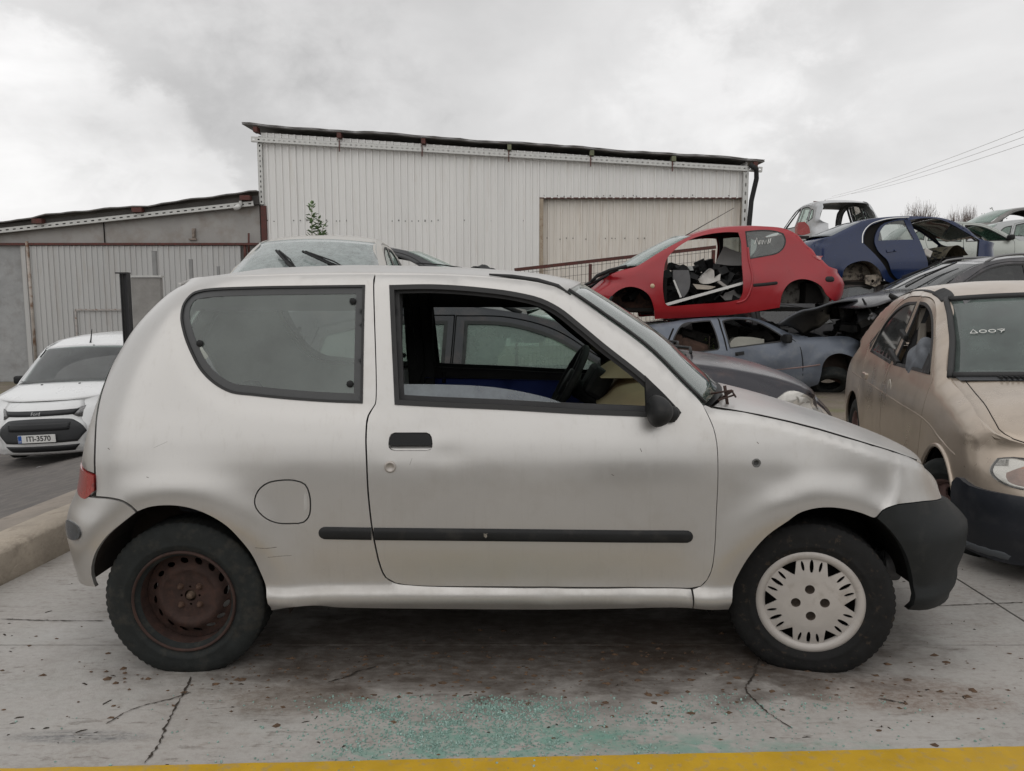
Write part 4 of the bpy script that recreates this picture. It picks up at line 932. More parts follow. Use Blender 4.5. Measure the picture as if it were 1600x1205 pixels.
dr = ribbed(sh, 'door_sheet', XD0 + .12, XD1 + .02, Zb, lambda x: ZD + .1, YS + .22, SHEETD)
for o in dr: rel(o)
b = MB(); b.box(((XD0 + .06), YS + .11, (ZD + Zb) / 2), (.12, .22, ZD - Zb)); rel(b.build('door_reveal', M('rusty_reveal', (.36, .30, .23), .8, var=.2, vs=3, col2=(.2, .12, .07), c2=(.5, .75)), sh))
b = MB(); b.box((XD1 + .05, YS + .10, (ZD + Zb) / 2), (.10, .2, ZD - Zb)); rel(b.build('door_post', M('brown_post', (.16, .12, .07), .8, var=.3, vs=3), sh))
b = MB(); b.box(((XD0 + XD1) / 2, YS + .05, ZD + .01), (XD1 - XD0, .10, .035)); rel(b.build('door_track', RUSTRED, sh))
b = MB(); b.box(((XD1 + XR) / 2 + .08, YS + .04, (ZD + Zb) / 2), (XR - XD1 - .10, .06, ZD - Zb)); rel(b.build('corner_sheet', SHEET, sh))
# roof: sheet with an uneven edge, purlin ends poking out, capping
def slab_roof(x0, x1, zf, y0, y1, th, wav, n=60):
    b = MB(); V = []
    for i in range(n + 1):
        x = x0 + (x1 - x0) * i / n; z = zf(x) + wav * (math.sin(x * 1.3) + .6 * math.sin(x * 3.1 + 1) + .4 * math.sin(x * 7))
        V += [(x, y0 + .02 * math.sin(x * 9), z), (x, y0 + .02 * math.sin(x * 9), z - th), (x, y1, z - th + .02 * (y1 - y0)), (x, y1, z + .02 * (y1 - y0))]
    F = []
    for i in range(n):
        for j in range(4): F.append((i * 4 + j, i * 4 + (j + 1) % 4, (i + 1) * 4 + (j + 1) % 4, (i + 1) * 4 + j))
    F += [(0, 1, 2, 3), tuple(n * 4 + j for j in (3, 2, 1, 0))]
    return b.add(V, F)
rel(slab_roof(xw(389), xw(1186), lambda x: roofz(x) + .02, YS - .20, YS + 14, .03, .016).build('roof', ROOFM, sh))
rel(slab_roof(xw(389), xw(1186), lambda x: roofz(x) + .052, YS - .22, YS - .12, .016, .016).build('roof_edge', ROOFE, sh))
for u, m in ((410, RUSTRED), (537, RUSTRED), (665, RUSTRED), (796, GREENB), (922, GREENB), (1047, GREENB), (1172, RUSTRED)):
    x = xw(u); b = MB(); b.box((x, YS - .12, roofz(x) - .12), (.12, .30, .15)); rel(b.build('purlin', m, sh))
# perforated cable tray under the eave, with its uprights at both corners
def tray(p0, p1, w, y, parent, axis='x', n=None):
    L = math.hypot(p1[0] - p0[0], p1[1] - p0[1]); n = n or int(L / .22); th = math.atan2(p1[1] - p0[1], p1[0] - p0[0])
    hs = [rrect(L * (i + .28) / n, w * .36, L * (i + .72) / n, w * .62, w * .1, 2) for i in range(n)]
    b = MB(); f = lambda yy: (lambda a, c: (p0[0] + a * math.cos(th) - c * math.sin(th), yy, p0[1] + a * math.sin(th) + c * math.cos(th)))
    b.prism([(0, 0), (L, 0), (L, w), (0, w)], f(y), f(y + .004), hs, 4)
    e = Vector((math.cos(th), 0, math.sin(th))); nn_ = Vector((-math.sin(th), 0, math.cos(th))); m_ = Vector((p0[0], y, p0[1])) + e * L / 2
    for c in (0, w): b.box(m_ + nn_ * c + Vector((0, .05, 0)), (L, .10, .006), (0, -th, 0))
    return rel(b.build('cable_tray', GALV, parent))
tray((xw(402), trayz(xw(402)) - .08), (xw(1183), trayz(xw(1183)) - .08), .145, YS - .20, sh, n=100)
tray((XL + .10, zw(408, 320)), (XL + .10, trayz(XL) - .10), .14, YS - .10, sh, n=12)
tray((XR + .04, 0), (XR + .04, trayz(XR) - .1), .16, YS - .14, sh, n=20)
for u in (537, 663, 795, 920, 1045): x = xw(u); b = MB(); b.box((x, YS - .24, trayz(x) - .06), (.03, .02, .34)); rel(b.build('tray_bracket', RUSTRED, sh))
b = MB()
for i, off in enumerate((0, .05, .1)): b.tube([(XL - .02 + off * .3, YS - .06, zw(403, 216)), (XL - .0 + off, YS - .08, zw(404, 250)), (XL - .03 + off, YS - .08, zw(404, 290)), (XL + .02, YS - .08, zw(404, 320))], .014, 6)
rel(b.build('cable_bundle', BLACKP, sh, True))
b = MB(); b.box((XL + .07, YS - .03, (zw(408, 322) - .3) / 2), (.16, .12, zw(408, 322) + .3)); rel(b.build('corner_column', RUSTRED, sh))
b = MB(); b.tube([(XR + .02, YS - .3, roofz(XR) - .15), (XR + .22, YS - .28, roofz(XR) - .28), (XR + .26, YS - .2, roofz(XR) - .55), (XR + .14, YS - .16, roofz(XR) - 1.2), (XR + .10, YS - .14, roofz(XR) - 2.0), (XR + .10, YS - .14, -.3)], .075, 10); rel(b.build('downpipe', BLACKP, sh, True))
b = MB(); b.box((XR + .02, YS + 7, 2.6), (.06, 13.9, 5.9)); b.box((XL - .02, YS + 7, 3.0), (.06, 13.9, 6.4)); b.box(((XL + XR) / 2, YS + 14, 2.8), (XR - XL, .06, 6)); rel(b.build('side_wall', SHEET, sh))
b = MB()
for u0, v0, n in ((420, 345, 27), (850, 306, 27), (855, 372, 24)):
    for i in range(n):
        x = xw(u0) + i * RIB * random.choice((1, 1.5, 2)) * 1.0
        if (u0 == 420 and x > XD0 - .1) or x > XR - .1: continue
        b.box((x, YS - .012 + (.22 if v0 == 372 else 0), zw(u0, v0) + random.uniform(-.02, .02)), (.024, .02, .024))
o = rel(b.build('screw_heads', DARK, sh)); tag(o, kind='stuff')

ls = thing('low_shed', 'low grey rendered shed with lean-to roof and corrugated sliding gate', 'shed', (xw(190), YS, -1.2))
LX0 = xw(-260); zr2 = lambda x: zw(0, 349) + (zw(400, 304) - zw(0, 349)) * (x - xw(0)) / (xw(400) - xw(0))
b = MB(); V = []
zlin = zw(200, 382)
b.prism([(LX0, zlin), (XL - .08, zlin), (XL - .08, zr2(XL) - .1), (LX0, zr2(LX0) - .1)], lambda x, z: (x, YS + .02, z), lambda x, z: (x, YS + .25, z), (), 2); rel(b.build('rendered_wall', RENDERM, ls))
b = MB(); b.prism([(LX0, -1.3), (xw(36), -1.3), (xw(36), zlin - .04), (LX0, zlin - .04)], lambda x, z: (x, YS - .03, z), lambda x, z: (x, YS + .25, z), (), 2); rel(b.build('plastered_wall', PLAST, ls))
GX1 = xw(378)
b = MB(); b.box(((xw(36) + XL) / 2, YS + .12, (zlin - 1.3) / 2), (XL - xw(36) - .1, .1, zlin + 1.28)); rel(b.build('back_wall', RENDERM, ls))
for o in ribbed(ls, 'corrugated_sheet', xw(36), GX1, -1.15, lambda x: zlin - .05, YS - .10, SHEETG, 5, .172, .03): rel(o)
b = MB(); b.box(((xw(36) + XL) / 2 - 1.5, YS - .10, zlin), (XL - xw(36) + 3, .14, .07)); rel(b.build('gate_rail', RUSTRED, ls))
b = MB(); b.tube([(xw(48.5), YS - .16, zw(48, 378)), (xw(50), YS - .16, -1.2)], .045, 10); rel(b.build('rusty_pipe', M('rust_streaked_pipe', (.40, .36, .32), .7, var=.2, vs=4, col2=(.17, .09, .05), c2=(.5, .62), c2s=3), ls, True))
b = MB(); b.tube([(xw(392), YS - .12, zw(392, 365)), (xw(391), YS - .12, zw(391, 395))], .03, 8); b.tube([(xw(385), YS - .10, zw(385, 384)), (xw(385), YS - .10, zw(385, 410))], .05, 8); rel(b.build('conduit', RUSTRED, ls, True))
b = MB(); ux0, ux1, uz = xw(117), xw(196), zw(150, 484); b.box(((ux0 + ux1) / 2, YS - .16, uz), (ux1 - ux0, .03, .05)); b.box((ux0, YS - .16, uz - .9), (.05, .03, 1.8)); rel(b.build('hatch_frame', M('rust_spotted_angle', (.40, .38, .36), .7, var=.2, col2=(.2, .11, .07), c2=(.5, .65), c2s=12), ls))
rel(slab_roof(LX0, XL - .05, lambda x: zr2(x) + .03, YS - .32, YS + 7, .035, .03).build('roof', ROOFM, ls))
b = MB(); b.box(((LX0 + XL) / 2, YS - .08, zr2((LX0 + XL) / 2) - .20), (XL - LX0, .16, .26), (0, -math.atan2(zr2(XL) - zr2(LX0), XL - LX0), 0)); rel(b.build('sagging_membrane', M('dark_membrane', (.06, .055, .05), .8, var=.3, vs=2), ls))
for u in (72, 226, 392): x = xw(u); b = MB(); b.box((x, YS - .22, zr2(x) - .12), (.30, .3, .14)); rel(b.build('purlin', RUSTRED, ls))
tr0 = lambda x: zw(0, 364) + (zw(400, 321) - zw(0, 364)) * (x - xw(0)) / (xw(400) - xw(0))
tray((LX0, tr0(LX0) - .04), (xw(403), tr0(xw(403)) - .04), .14, YS - .22, ls, n=60)
b = MB(); b.box((xw(305), YS - .02, zw(305, 366)), (.10, .05, .34)); b.box((xw(305), YS - .06, zw(305, 366)), (.05, .05, .2)); b.box((xw(303), YS - .03, zw(303, 374)), (.24, .06, .04)); rel(b.build('meter_bracket', M('rust_grey', (.24, .20, .17), .8, var=.4, vs=10), ls))
b = MB(); b.box((xw(165), YS + .0, (zlin + zr2(xw(165))) / 2 - .15), (.015, .05, zr2(xw(165)) - zlin - .1)); rel(b.build('wall_joint', DARK, ls))
sc_ = thing('security_camera', 'small white security camera fixed under the eave of the low shed', 'camera', (xw(382), YS - .35, zw(382, 326)))
b = MB(); b.tube([(0, .1, .05), (0, .0, .02), (-.02, -.22, -.05)], [.07, .075, .07], 12); b.build('camera_body', M('white_plastic', (.6, .6, .58), .4), sc_, True)
b = MB(); b.box((.03, .15, .14), (.08, .14, .12)); b.build('mount', M('white_mount', (.5, .5, .48), .5), sc_)

# posts and panel between the sheds and the cars
def post(u, v0, Y, w, mat, name, label, zb=-.6, flange=False):
    p = at_y(u, v0, Y); t = thing(name, label, 'post', (p[0], Y, zb), 0, None if flange else 'galvanised posts in front of the grey gate'); h = p[2] - zb; b = MB()
    if flange:
        b.box((0, 0, h / 2), (w * .5, .012, h)); b.box((-w / 2, 0, h / 2), (.014, w, h)); b.box((w / 2, 0, h / 2), (.014, w, h)); b.build('shaft', mat, t)
        b = MB(); b.box((-.03, 0, h + .012), (w * 1.7, w * 1.3, .02)); b.build('head_plate', mat, t)
    else: b.box((0, 0, h / 2), (w, w, h)); b.build('shaft', mat, t); b = MB(); b.box((0, 0, h + .004), (w * 1.06, w * 1.06, .008)); b.build('cap', mat, t)
    return t
post(195, 428, 12, .105, M('black_steel', (.02, .02, .022), .6, var=.2), 'steel_post', 'black steel beam post with a flat head plate beside the white van', -1.0, True)
GALVD = M('dull_galvanised', (.26, .26, .255), .6, .3, var=.15, vs=8)
post(241, 393, 14, .07, GALVD, 'steel_post', 'tallest galvanised post, left of the three in front of the grey gate'); post(298, 406, 14, .055, GALVD, 'steel_post', 'middle galvanised post in front of the grey corrugated gate'); post(341, 417, 14, .045, GALVD, 'steel_post', 'shortest galvanised post, nearest the cream car windscreen')
p0, p1 = at_y(206, 434, 13), at_y(252, 434, 13)
cpn = thing('concrete_panel', 'grey concrete panel standing behind the black post with a steel top rail', 'panel', ((p0[0] + p1[0]) / 2, 13, -.6)); b = MB(); b.box((0, 0, (p0[2] + .6) / 2), (p1[0] - p0[0], .10, p0[2] + .6), None, .01); b.build('slab', M('grey_concrete', (.27, .26, .245), .9, var=.2, vs=5, bump=.003, bs=50), cpn); b = MB(); b.box((-.05, 0, p0[2] + .62), (p1[0] - p0[0] + .15, .14, .03)); b.build('top_rail', GALV, cpn)
# red mesh fence panel
fa, fb = at_y(807, 419, 14.3), at_y(1115, 384, 14.3); FT = lambda x: fa[2] + (fb[2] - fa[2]) * (x - fa[0]) / (fb[0] - fa[0])
fn = thing('mesh_fence', 'red framed wire mesh fence panel in front of the shed door', 'fence', (fa[0], 14.3, -.1))
b = MB(); L_ = fb[0] - fa[0]; th = math.atan2(fb[2] - fa[2], L_)
b.box(((fa[0] + fb[0]) / 2, 14.3, (fa[2] + fb[2]) / 2 - .03), (L_ + .1, .06, .06), (0, -th, 0)); rel(b.build('top_rail', RUSTRED, fn))
for x in (fa[0], fa[0] + 1.36, fa[0] + 2.75, fb[0]): b = MB(); b.box((x, 14.3, FT(x) / 2 - .08), (.055, .055, FT(x))); rel(b.build('upright', RUSTRED, fn))
b = MB(); x = fa[0]
while x < fb[0]: b.tube([(x, 14.3, 0), (x + random.uniform(-.004, .004), 14.3, FT(x) - .05)], .0035, 4, False); x += .075
for k in range(12): b.tube([(fa[0], 14.305, .1 + k * .15), (fb[0], 14.305, .1 + k * .15 + (fb[2] - fa[2]))], .0035, 4, False)
o = rel(b.build('wire_mesh', M('mesh_wire', (.12, .10, .09), .6, .4, var=.3), fn)); tag(o, kind='stuff')
# overhead wires
for i, (ua, va, ub, vb) in enumerate(((1300, 307, 1625, 193), (1290, 312, 1625, 205), (1330, 303, 1625, 217))):
    A, B = at_y(ua, va, 95), at_y(ub, vb, 34); b = MB(); b.tube([A + (B - A) * t + np.array((0, 0, -.9 * 4 * t * (1 - t) * .3)) for t in np.linspace(0, 1, 14)], .012, 5); o = b.build('overhead_wire', M('wire_grey', (.55, .55, .55), .6) if i == 0 else bpy.data.materials['wire_grey'], None)
    tag(o, ('highest', 'middle', 'lowest')[i] + ' of the three thin overhead wires crossing the sky at the right', 'wire', 'overhead wires')
# ------------------------------------------------------------------ plants
BARK = M('grey_brown_bark', (.10, .075, .06), .95, var=.3, vs=12); TWIG = M('bare_twigs', (.12, .085, .07), .95, var=.3, vs=3); LEAF = M('sapling_leaf', (.13, .20, .085), .55, var=.4, vs=14); LEAFO = M('olive_leaf', (.07, .075, .04), .8, var=.4, vs=2)
def bare_tree(u, v, Y, wpx, seed, label, leafy=False, name='bare_tree'):
    rr = random.Random(seed); top = at_y(u, v, Y); base = -.5; h = float(top[2] - base); w = wpx * Y / 1200
    t = thing(name, label, 'tree', (top[0], Y, base), 0); tb, cb = MB(), MB()
    def grow(p, d, L, r, lev):
        q = p + d * L; (tb if lev < 2 else cb).tube([p, (p + q) / 2 + Vector((rr.uniform(-1, 1), rr.uniform(-1, 1), 0)) * L * .06, q], [r, r * .8, r * .6], 5 if lev < 2 else 3, False)
        if lev >= 5 or (leafy and lev >= 4):
            if leafy:
                for _ in range(9):
                    c = q + Vector((rr.gauss(0, .35), rr.gauss(0, .35), rr.gauss(0, .28))); a = Vector((rr.uniform(-1, 1), rr.uniform(-1, 1), rr.uniform(-1, 1))).normalized() * .16; e = a.cross(Vector((rr.uniform(-1, 1), rr.uniform(-1, 1), rr.uniform(-1, 1)))).normalized() * .09; cb.add([c - a, c + e, c + a, c - e], [(0, 1, 2, 3)])
            return
        for _ in range(rr.choice((4, 4, 5)) if lev else 8):
            nd = (d + Vector((rr.uniform(-1, 1), rr.uniform(-1, 1), rr.uniform(-.45, .65))) * (.66 if lev else .8)).normalized(); grow(p + d * L * rr.uniform(.35, 1), nd, L * rr.uniform(.6, .85), max(r * .52, .03), lev + 1)
    grow(Vector((0, 0, 0)), Vector((0, 0, 1)), h * .36, h * .03, 0)
    if not leafy:      # the haze of finest twigs that rounds off a bare crown
        zc_, rad = h * .66, h * .36
        for _ in range(1500):
            a, e_, q = rr.uniform(0, 6.283), rr.uniform(-.9, 1.2), rr.random() ** .4
            c = Vector((math.cos(a) * math.cos(e_) * q * rad * 1.15, math.sin(a) * math.cos(e_) * q * rad * 1.15, zc_ + math.sin(e_) * q * rad * .85)); d = (c - Vector((0, 0, zc_ - rad))).normalized() + Vector((rr.gauss(0, .35), rr.gauss(0, .35), rr.gauss(0, .3)))
            cb.tube([c, c + d * rr.uniform(.3, .8)], [.022, .012], 3, False)
    mxz = max(v_[2] for v_ in cb.v); mxx = max(abs(v_[0]) for v_ in cb.v); sx, sz = w / 2 / mxx, h / mxz
    for m_ in (tb, cb): m_.v = [(a * sx, b_ * sx, c * sz) for a, b_, c in m_.v]
    tb.build('trunk', BARK, t); cb.build('crown', LEAFO if leafy else TWIG, t)
bare_tree(1440, 308, 70, 70, 3, 'bare rounded tree behind the navy saloon, leftmost of the trees'); bare_tree(1497, 317, 74, 58, 5, 'bare upright tree in the middle of the far trees'); bare_tree(1515, 316, 78, 40, 11, 'narrow bare tree just right of the middle one'); bare_tree(1560, 323, 80, 80, 8, 'olive green leafy tree at the right edge behind the cars', True, 'leafy_tree')
p = at_y(489, 320, 10.5); sp = thing('sapling', 'thin green sapling growing up behind the cream car', 'plant', (p[0], 10.5, -.2)); H = float(p[2] + .2); b = MB()
stems = []
for k, (dx, hh) in enumerate(((0, 1.0), (.12, .90), (.04, .93), (.19, .84))):
    pts = [(dx * 1.0 * t ** 2 + .02 * math.sin(6 * t + k), .03 * math.sin(5 * t + k), H * hh * t) for t in np.linspace(0, 1, 14)]; stems.append(pts); b.tube(pts, list(np.linspace(.018, .004, 14)), 6)
b.build('stem', M('sapling_stem', (.10, .12, .05), .8), sp, True)
rr = random.Random(4)
for pts in stems:
    for k in range(70 if pts is stems[0] else 34):
        t = 1 - rr.random() * (.26 if pts is stems[0] else .16); q_ = t * 13; i = min(12, int(q_)); c = Vector(pts[i]) + (Vector(pts[i + 1]) - Vector(pts[i])) * (q_ - i); a = rr.uniform(0, 6.28); el = rr.uniform(-.1, .9); d = Vector((math.cos(a) * math.cos(el), math.sin(a) * math.cos(el), math.sin(el))); L = rr.uniform(.06, .095); n_ = d.cross(Vector((0, 0, 1))).normalized() * L * .30; up = Vector((0, 0, .012)); c = c + d * .015
        b = MB(); b.add([c, c + d * L * .35 + n_, c + d * L * .75 + n_ * .7, c + d * L, c + d * L * .75 - n_ * .7, c + d * L * .35 - n_, c + d * L * .5 - up], [(0, 1, 6), (1, 2, 6), (2, 3, 6), (3, 4, 6), (4, 5, 6), (5, 0, 6)]); b.build('leaf', LEAF, sp)
# ------------------------------------------------------------------ other cars of the yard
def line_at(poly, val, ax, pick):
    a = np.asarray(poly); b = np.roll(a, -1, 0); r = []
    for p, q in zip(a, b):
        if (p[ax] - val) * (q[ax] - val) <= 0 and p[ax] != q[ax]: r.append(p[1 - ax] + (q[1 - ax] - p[1 - ax]) * (val - p[ax]) / (q[ax] - p[ax]))
    return pick(r) if r else None
def PROF(zb, zr, y0=0.0, tum=.16): return [(y0 + .10, .09), (y0 + .20, .03), (y0 + .34, .010), (y0 + .5, .0), (zb - .20, .004), (zb - .08, .022), (zb, .045), (zb + .05, .062), (zr - .05, .05 + tum), (zr + .05, .07 + tum)]
def set_ends(c, out, zf, zr_, n=10):
    out = np.asarray(out); z0, z1 = out[:, 1].min() + .02, out[:, 1].max() - .01
    ef = [(z, line_at(out, z, 1, max)) for z in np.linspace(z0, zf, n)]; er = [(z, line_at(out, z, 1, min)) for z in np.linspace(z0, zr_, n)]
    for i in range(len(ef) - 2, -1, -1):      # bumpers tuck in only a little towards the bottom
        ef[i] = (ef[i][0], max(ef[i][1], ef[i + 1][1] - .05)); er[i] = (er[i][0], min(er[i][1], er[i + 1][1] + .05))
    mF, mE = max(p[1] for p in ef), min(p[1] for p in er)
    c.F = hermite(*zip(*(ef + [(zf + .12, mF + .1), (z1 + 1, mF + .3)]))); c.E = hermite(*zip(*(er + [(zr_ + .12, mE - .1), (z1 + 1, mE - .3)])))
    x0, x1 = out[:, 0].min() + .01, out[:, 0].max() - .01; tt = [(x, line_at(out, x, 0, max)) for x in np.linspace(x0, x1, 60)]
    c.T = hermite(*zip(*tt))
def new_car(name, label, loc, rot, W, zb, zr, hubs, flare=(.015, .36, .08), LR=.38, LF=.42, dr=.26, df=.30, dt=.045, ht=.07, y0=0., tum=.16, cat='car'):
    return Car(name, label, cat, loc, rot, W, PROF(zb, zr, y0, tum), [(0, -9), (1, -9)], [(0, 9), (1, 9)], [(-3, 9), (3, 9)], hubs, flare, LR, LF, dr, df, dt, ht)
def traced(name, label, loc, rot, W, zb, zr, hubs_px, outline_px, side, zf, zr_, y0=0., **k):
    c = new_car(name, label, loc, rot, W, zb, zr, [], y0=y0, **k)
    c.hubs = [tuple(p) for p in c.px(hubs_px, side)] if hubs_px else []
    o = c.px(outline_px, side); lo = o[:, 1].min(); hi = o[:, 1].max(); set_ends(c, o, lo + (hi - lo) * zf, lo + (hi - lo) * zr_)
    o = c.px(outline_px, side); set_ends(c, o, lo + (hi - lo) * zf, lo + (hi - lo) * zr_)
    c.out = o; return c
# ---- red three-door shell on top of the pile (faces left)
ZF = lambda *p: Zm(880, 300, 3.478, p)
RED = M('red_paint', (.30, .005, .012), .36, .0, .10, 2.5, (.20, .020, .022), (.58, 1.0), 5, coat=.25, bump=.0003, bs=6)
YR, WR = 11.5, .83
red_out = ZF((118, 572), (128, 545), (160, 520), (200, 488), (250, 455), (320, 425), (395, 406), (430, 387), (520, 330), (600, 285), (700, 236), (800, 206), (900, 193), (985, 188), (1100, 189), (1180, 195), (1232, 214), (1270, 240), (1310, 288), (1352, 322), (1360, 345), (1398, 372), (1420, 405), (1440, 440), (1470, 485), (1473, 560), (1455, 594), (1425, 600), (1418, 560), (1400, 515), (1350, 482), (1280, 475), (1225, 500), (1192, 550), (1176, 628), (1000, 657), (700, 682), (498, 691), (490, 620), (465, 560), (420, 527), (360, 515), (300, 535), (262, 570), (238, 640), (190, 612), (125, 585))
rx = (at_y(1024, 498, YR)[0] + at_y(1216, 480, YR)[0]) / 2
rc = traced('red_hatchback', 'stripped red three-door shell without wheels or doors, lying on the blue grey saloon', (rx, YR + WR, float(at_y(1100, 495, YR)[2])), math.pi, WR, .70, 1.36, ZF((365, 650), (1300, 610)), red_out, 1, .42, .5, y0=-.12)
rc.hubs = [tuple(p) for p in rc.px(ZF((365, 660), (1300, 615)), 1)]
rp = lambda *p: rc.px(ZF(*p), 1)
r_out = smooth(rc.out, .06); r_door = smooth(rp((548, 420), (560, 370), (600, 320), (660, 275), (720, 247), (800, 228), (900, 218), (952, 220), (965, 260), (972, 400), (974, 555), (958, 585), (900, 597), (700, 612), (572, 620), (556, 608), (543, 540)), .05)
r_win = smooth(rp((990, 215), (1060, 208), (1150, 212), (1195, 226), (1208, 255), (1200, 300), (1170, 330), (1100, 348), (1008, 364)), .05)
PANER = glass('dusty_wreck_glass', (.55, .60, .57), .30, (.30, .32, .31), .05, 4); CRK = glass('cracked_screen', (.70, .80, .76), .30, (.50, .58, .55), .10, 18)
for sd in (1, -1):
    s_ = rc.side('body_side', r_out, RED, [r_door, offset(r_win, .004)], sd, 0, .05); rc.side('inner_lining', offset(r_out, -.03), DARKTRIM, [offset(r_door, .02), offset(r_win, .01)], sd, .06, .12, .03)
    rc.side('quarter_window', r_win, PANER, (), sd, .004, .1, 0, s_); rc.ring('window_seal', offset(r_win, .004), .016, RUBBER, sd, -.003, s_)
    rc.strip('rub_strip', smooth(rp((1030, 508), (1100, 502), (1166, 494)), .04, False), .05, .014, BLACKP, sd, s_); rc.strip('bumper_strip', smooth(rp((138, 578), (165, 588), (196, 592)), .04, False), .075, .02, BLACKP, sd, s_)
    rc.strip('bumper_strip', smooth(rp((1424, 474), (1450, 474), (1474, 474)), .04, False), .085, .02, BLACKP, sd, s_)
    rc.side('tail_lamp', smooth(rp((1352, 345), (1412, 348), (1398, 372), (1375, 362)), .03), LENSR, (), sd, -.004, .04, .02, s_)
    for a_, b_ in (((1028, 400), (1015, 560)),): rc.strip('door_frame_flange', smooth(rp((1003, 300), (1012, 380), (1026, 440), (1022, 520), (985, 590), (940, 604)), .05, False), .035, .02, RED, sd, s_)
    b = MB(); x_, z_ = rp((485, 511))[0]; b.lathe([(.0001, -.012), (.03, -.01), (.034, 0)], 14, 'y', rc.pt(x_, z_, -1)); o = b.build('side_repeater', M('amber_lens', (.55, .42, .28), .4), s_, True); o.scale = (1, -sd, 1)
rc.cap('roof', smooth(rp((700, 236), (800, 206), (900, 193), (985, 188), (1100, 189), (1180, 195), (1228, 212)), .1, False), RED, 0, [.03, .05, .05, .03], 13)
wsr = rc.cap('windscreen', smooth(rp((405, 400), (430, 387), (520, 330), (600, 285), (696, 238)), .1, False), CRK, [.24, .16], [.0, .03], 13, flange=.004)
rc.cap('tailgate', smooth(rp((1232, 215), (1270, 240), (1310, 288), (1352, 322), (1362, 348), (1398, 372), (1420, 405), (1440, 440)), .1, False), RED, [-.05, -.12], 0, 13); rc.cap('rear_bumper', smooth(rp((1442, 444), (1470, 485), (1473, 560), (1455, 594)), .1, False), RED, -.10, 0, 13)
rc.cap('front_bumper', smooth(rp((128, 548), (118, 572), (125, 585), (190, 612)), .1, False), RED, .10, 0, 13)
b = MB(); b.box((0.0, 0, .10), (3.3, 1.35, .05)); b.box((.75, 0, .33), (.05, 1.4, .5)); b.box((-1.55, 0, .35), (.3, 1.2, .3)); b.build('floor_pan', DARK, rc.root)
for i, (hx, hz) in enumerate(rc.hubs): rc.housing(hx, hz + (.02 if i else .0), .40 if i else .42, M('arch_rust_dirt', (.14, .075, .055), .9, var=.4, vs=7, col2=(.05, .035, .03), c2=(.45, .6)) if i == 0 else M('arch_pale_underseal', (.22, .21, .19), .9, var=.3, vs=5, col2=(.06, .05, .045), c2=(.5, .6)), .45, 0, 180)
rworld_ = lambda u, v, dy: at_y(880 + u / 3.478, 300 + v / 3.478, YR + dy)
b = MB()
for k in range(9): y_ = -.65 + k * .16; b.tube([(.82, y_, .62), (1.15 + .1 * math.sin(k), y_ + .05, .60 - .03 * (k % 3)), (1.5, y_ * .9, .50), (1.72 - .2 * abs(y_), y_ * .8, .38)], .022 + .01 * (k % 2), 6)
for k in range(14): b.box((random.uniform(.9, 1.6), random.uniform(-.5, .5), random.uniform(.3, .52)), (random.uniform(.1, .3), random.uniform(.1, .3), random.uniform(.06, .2)), (random.random(), random.random(), random.random()))
b.build('engine_bay_remains', BLACKP, rc.root)
for k_, pl_ in enumerate((((150, 492), (185, 455), (255, 425), (345, 404)), ((55, 528), (120, 505), (195, 478), (250, 450)), ((52, 530), (85, 552), (122, 574)), ((100, 520), (150, 512), (215, 470)), ((165, 470), (230, 445), (300, 425)))):
    b = MB(); q_ = [rc.M.inverted() @ Vector(rworld_(u, v, .12 + .16 * k_)) for u, v in pl_]; b.tube(smooth(np.array([tuple(p) for p in q_]), .05, False) if False else q_, .026 - .003 * k_, 7); b.build('front_frame_tube', BLACKP if k_ != 2 else RUST, rc.root, True)
w_ = rp((1040, 285))[0]; b = MB(); x0_, z0_ = w_
for st in ([(0, 0), (.05, .10), (.08, 0)], [(.10, .0), (.11, .06), (.15, .06), (.15, 0)], [(.18, .06), (.20, .0), (.23, .06), (.26, 0), (.29, .08)], [(.33, .09), (.30, .02)]): b.tube([rc.pt(x0_ - a * .75, z0_ + e, 1, -.004) for a, e in st], .006, 4)
b.build('marker_writing', WHITEMARK, rc.root)
def aerial(c, p0, p1, name='roof_aerial'): b = MB(); b.tube([p0, (np.array(p0) + p1) / 2, p1], [.008, .006, .004], 5); return b.build(name, BLACKP, c.root)
a0 = rc.capf['roof'](0, 0.02); aerial(rc, a0, rc.Mi @ Vector(at_y(1147, 325, YR + WR)))
# loose scrap heaped inside the doorway; each piece is its own thing
WBAG = M('dirty_white_sheet', (.52, .50, .47), .8, var=.2, vs=6); BEIGE = M('beige_trim', (.36, .32, .27), .8, var=.2, vs=8); WHITEP = M('white_trim', (.62, .62, .60), .5, var=.1); GREYP = M('grey_trim', (.13, .13, .135), .7, var=.2)
def rworld(u, v, dy): return at_y(880 + u / 3.478, 300 + v / 3.478, YR + dy)
def scrap(name, label, cat, pts, dy, th, mat, tilt=0., crum=0.):
    C = np.array([rworld(u, v, dy) for u, v in pts]); c = C.mean(0); t = thing(name, label, cat, tuple(c)); q = [(p[0] - c[0], p[2] - c[2]) for p in C]
    rr = random.Random(len(label)); b = MB(); nz = lambda a, e: crum * (math.sin(a * 23 + 1) * math.cos(e * 19) + .5 * math.sin(a * 51 + e * 37))
    b.prism(smooth(q, .06), lambda a, e: (a, tilt * e + nz(a, e), e), lambda a, e: (a, tilt * e + th + nz(a * 1.1, e), e), (), .06 if crum else .3); b.build('sheet' if crum else 'panel', mat, t, bool(crum)); return t
scrap('trim_strip', 'long white plastic strip lying across the red shell doorway', 'strip', ((556, 606), (1000, 482), (1000, 496), (562, 620)), .05, .04, WHITEP)
scrap('plastic_sheet', 'crumpled white plastic sheet heaped in the red shell doorway', 'sheet', ((735, 480), (755, 455), (800, 415), (822, 425), (822, 470), (855, 445), (850, 480), (780, 500), (745, 495)), .35, .10, WBAG, .2, .03)
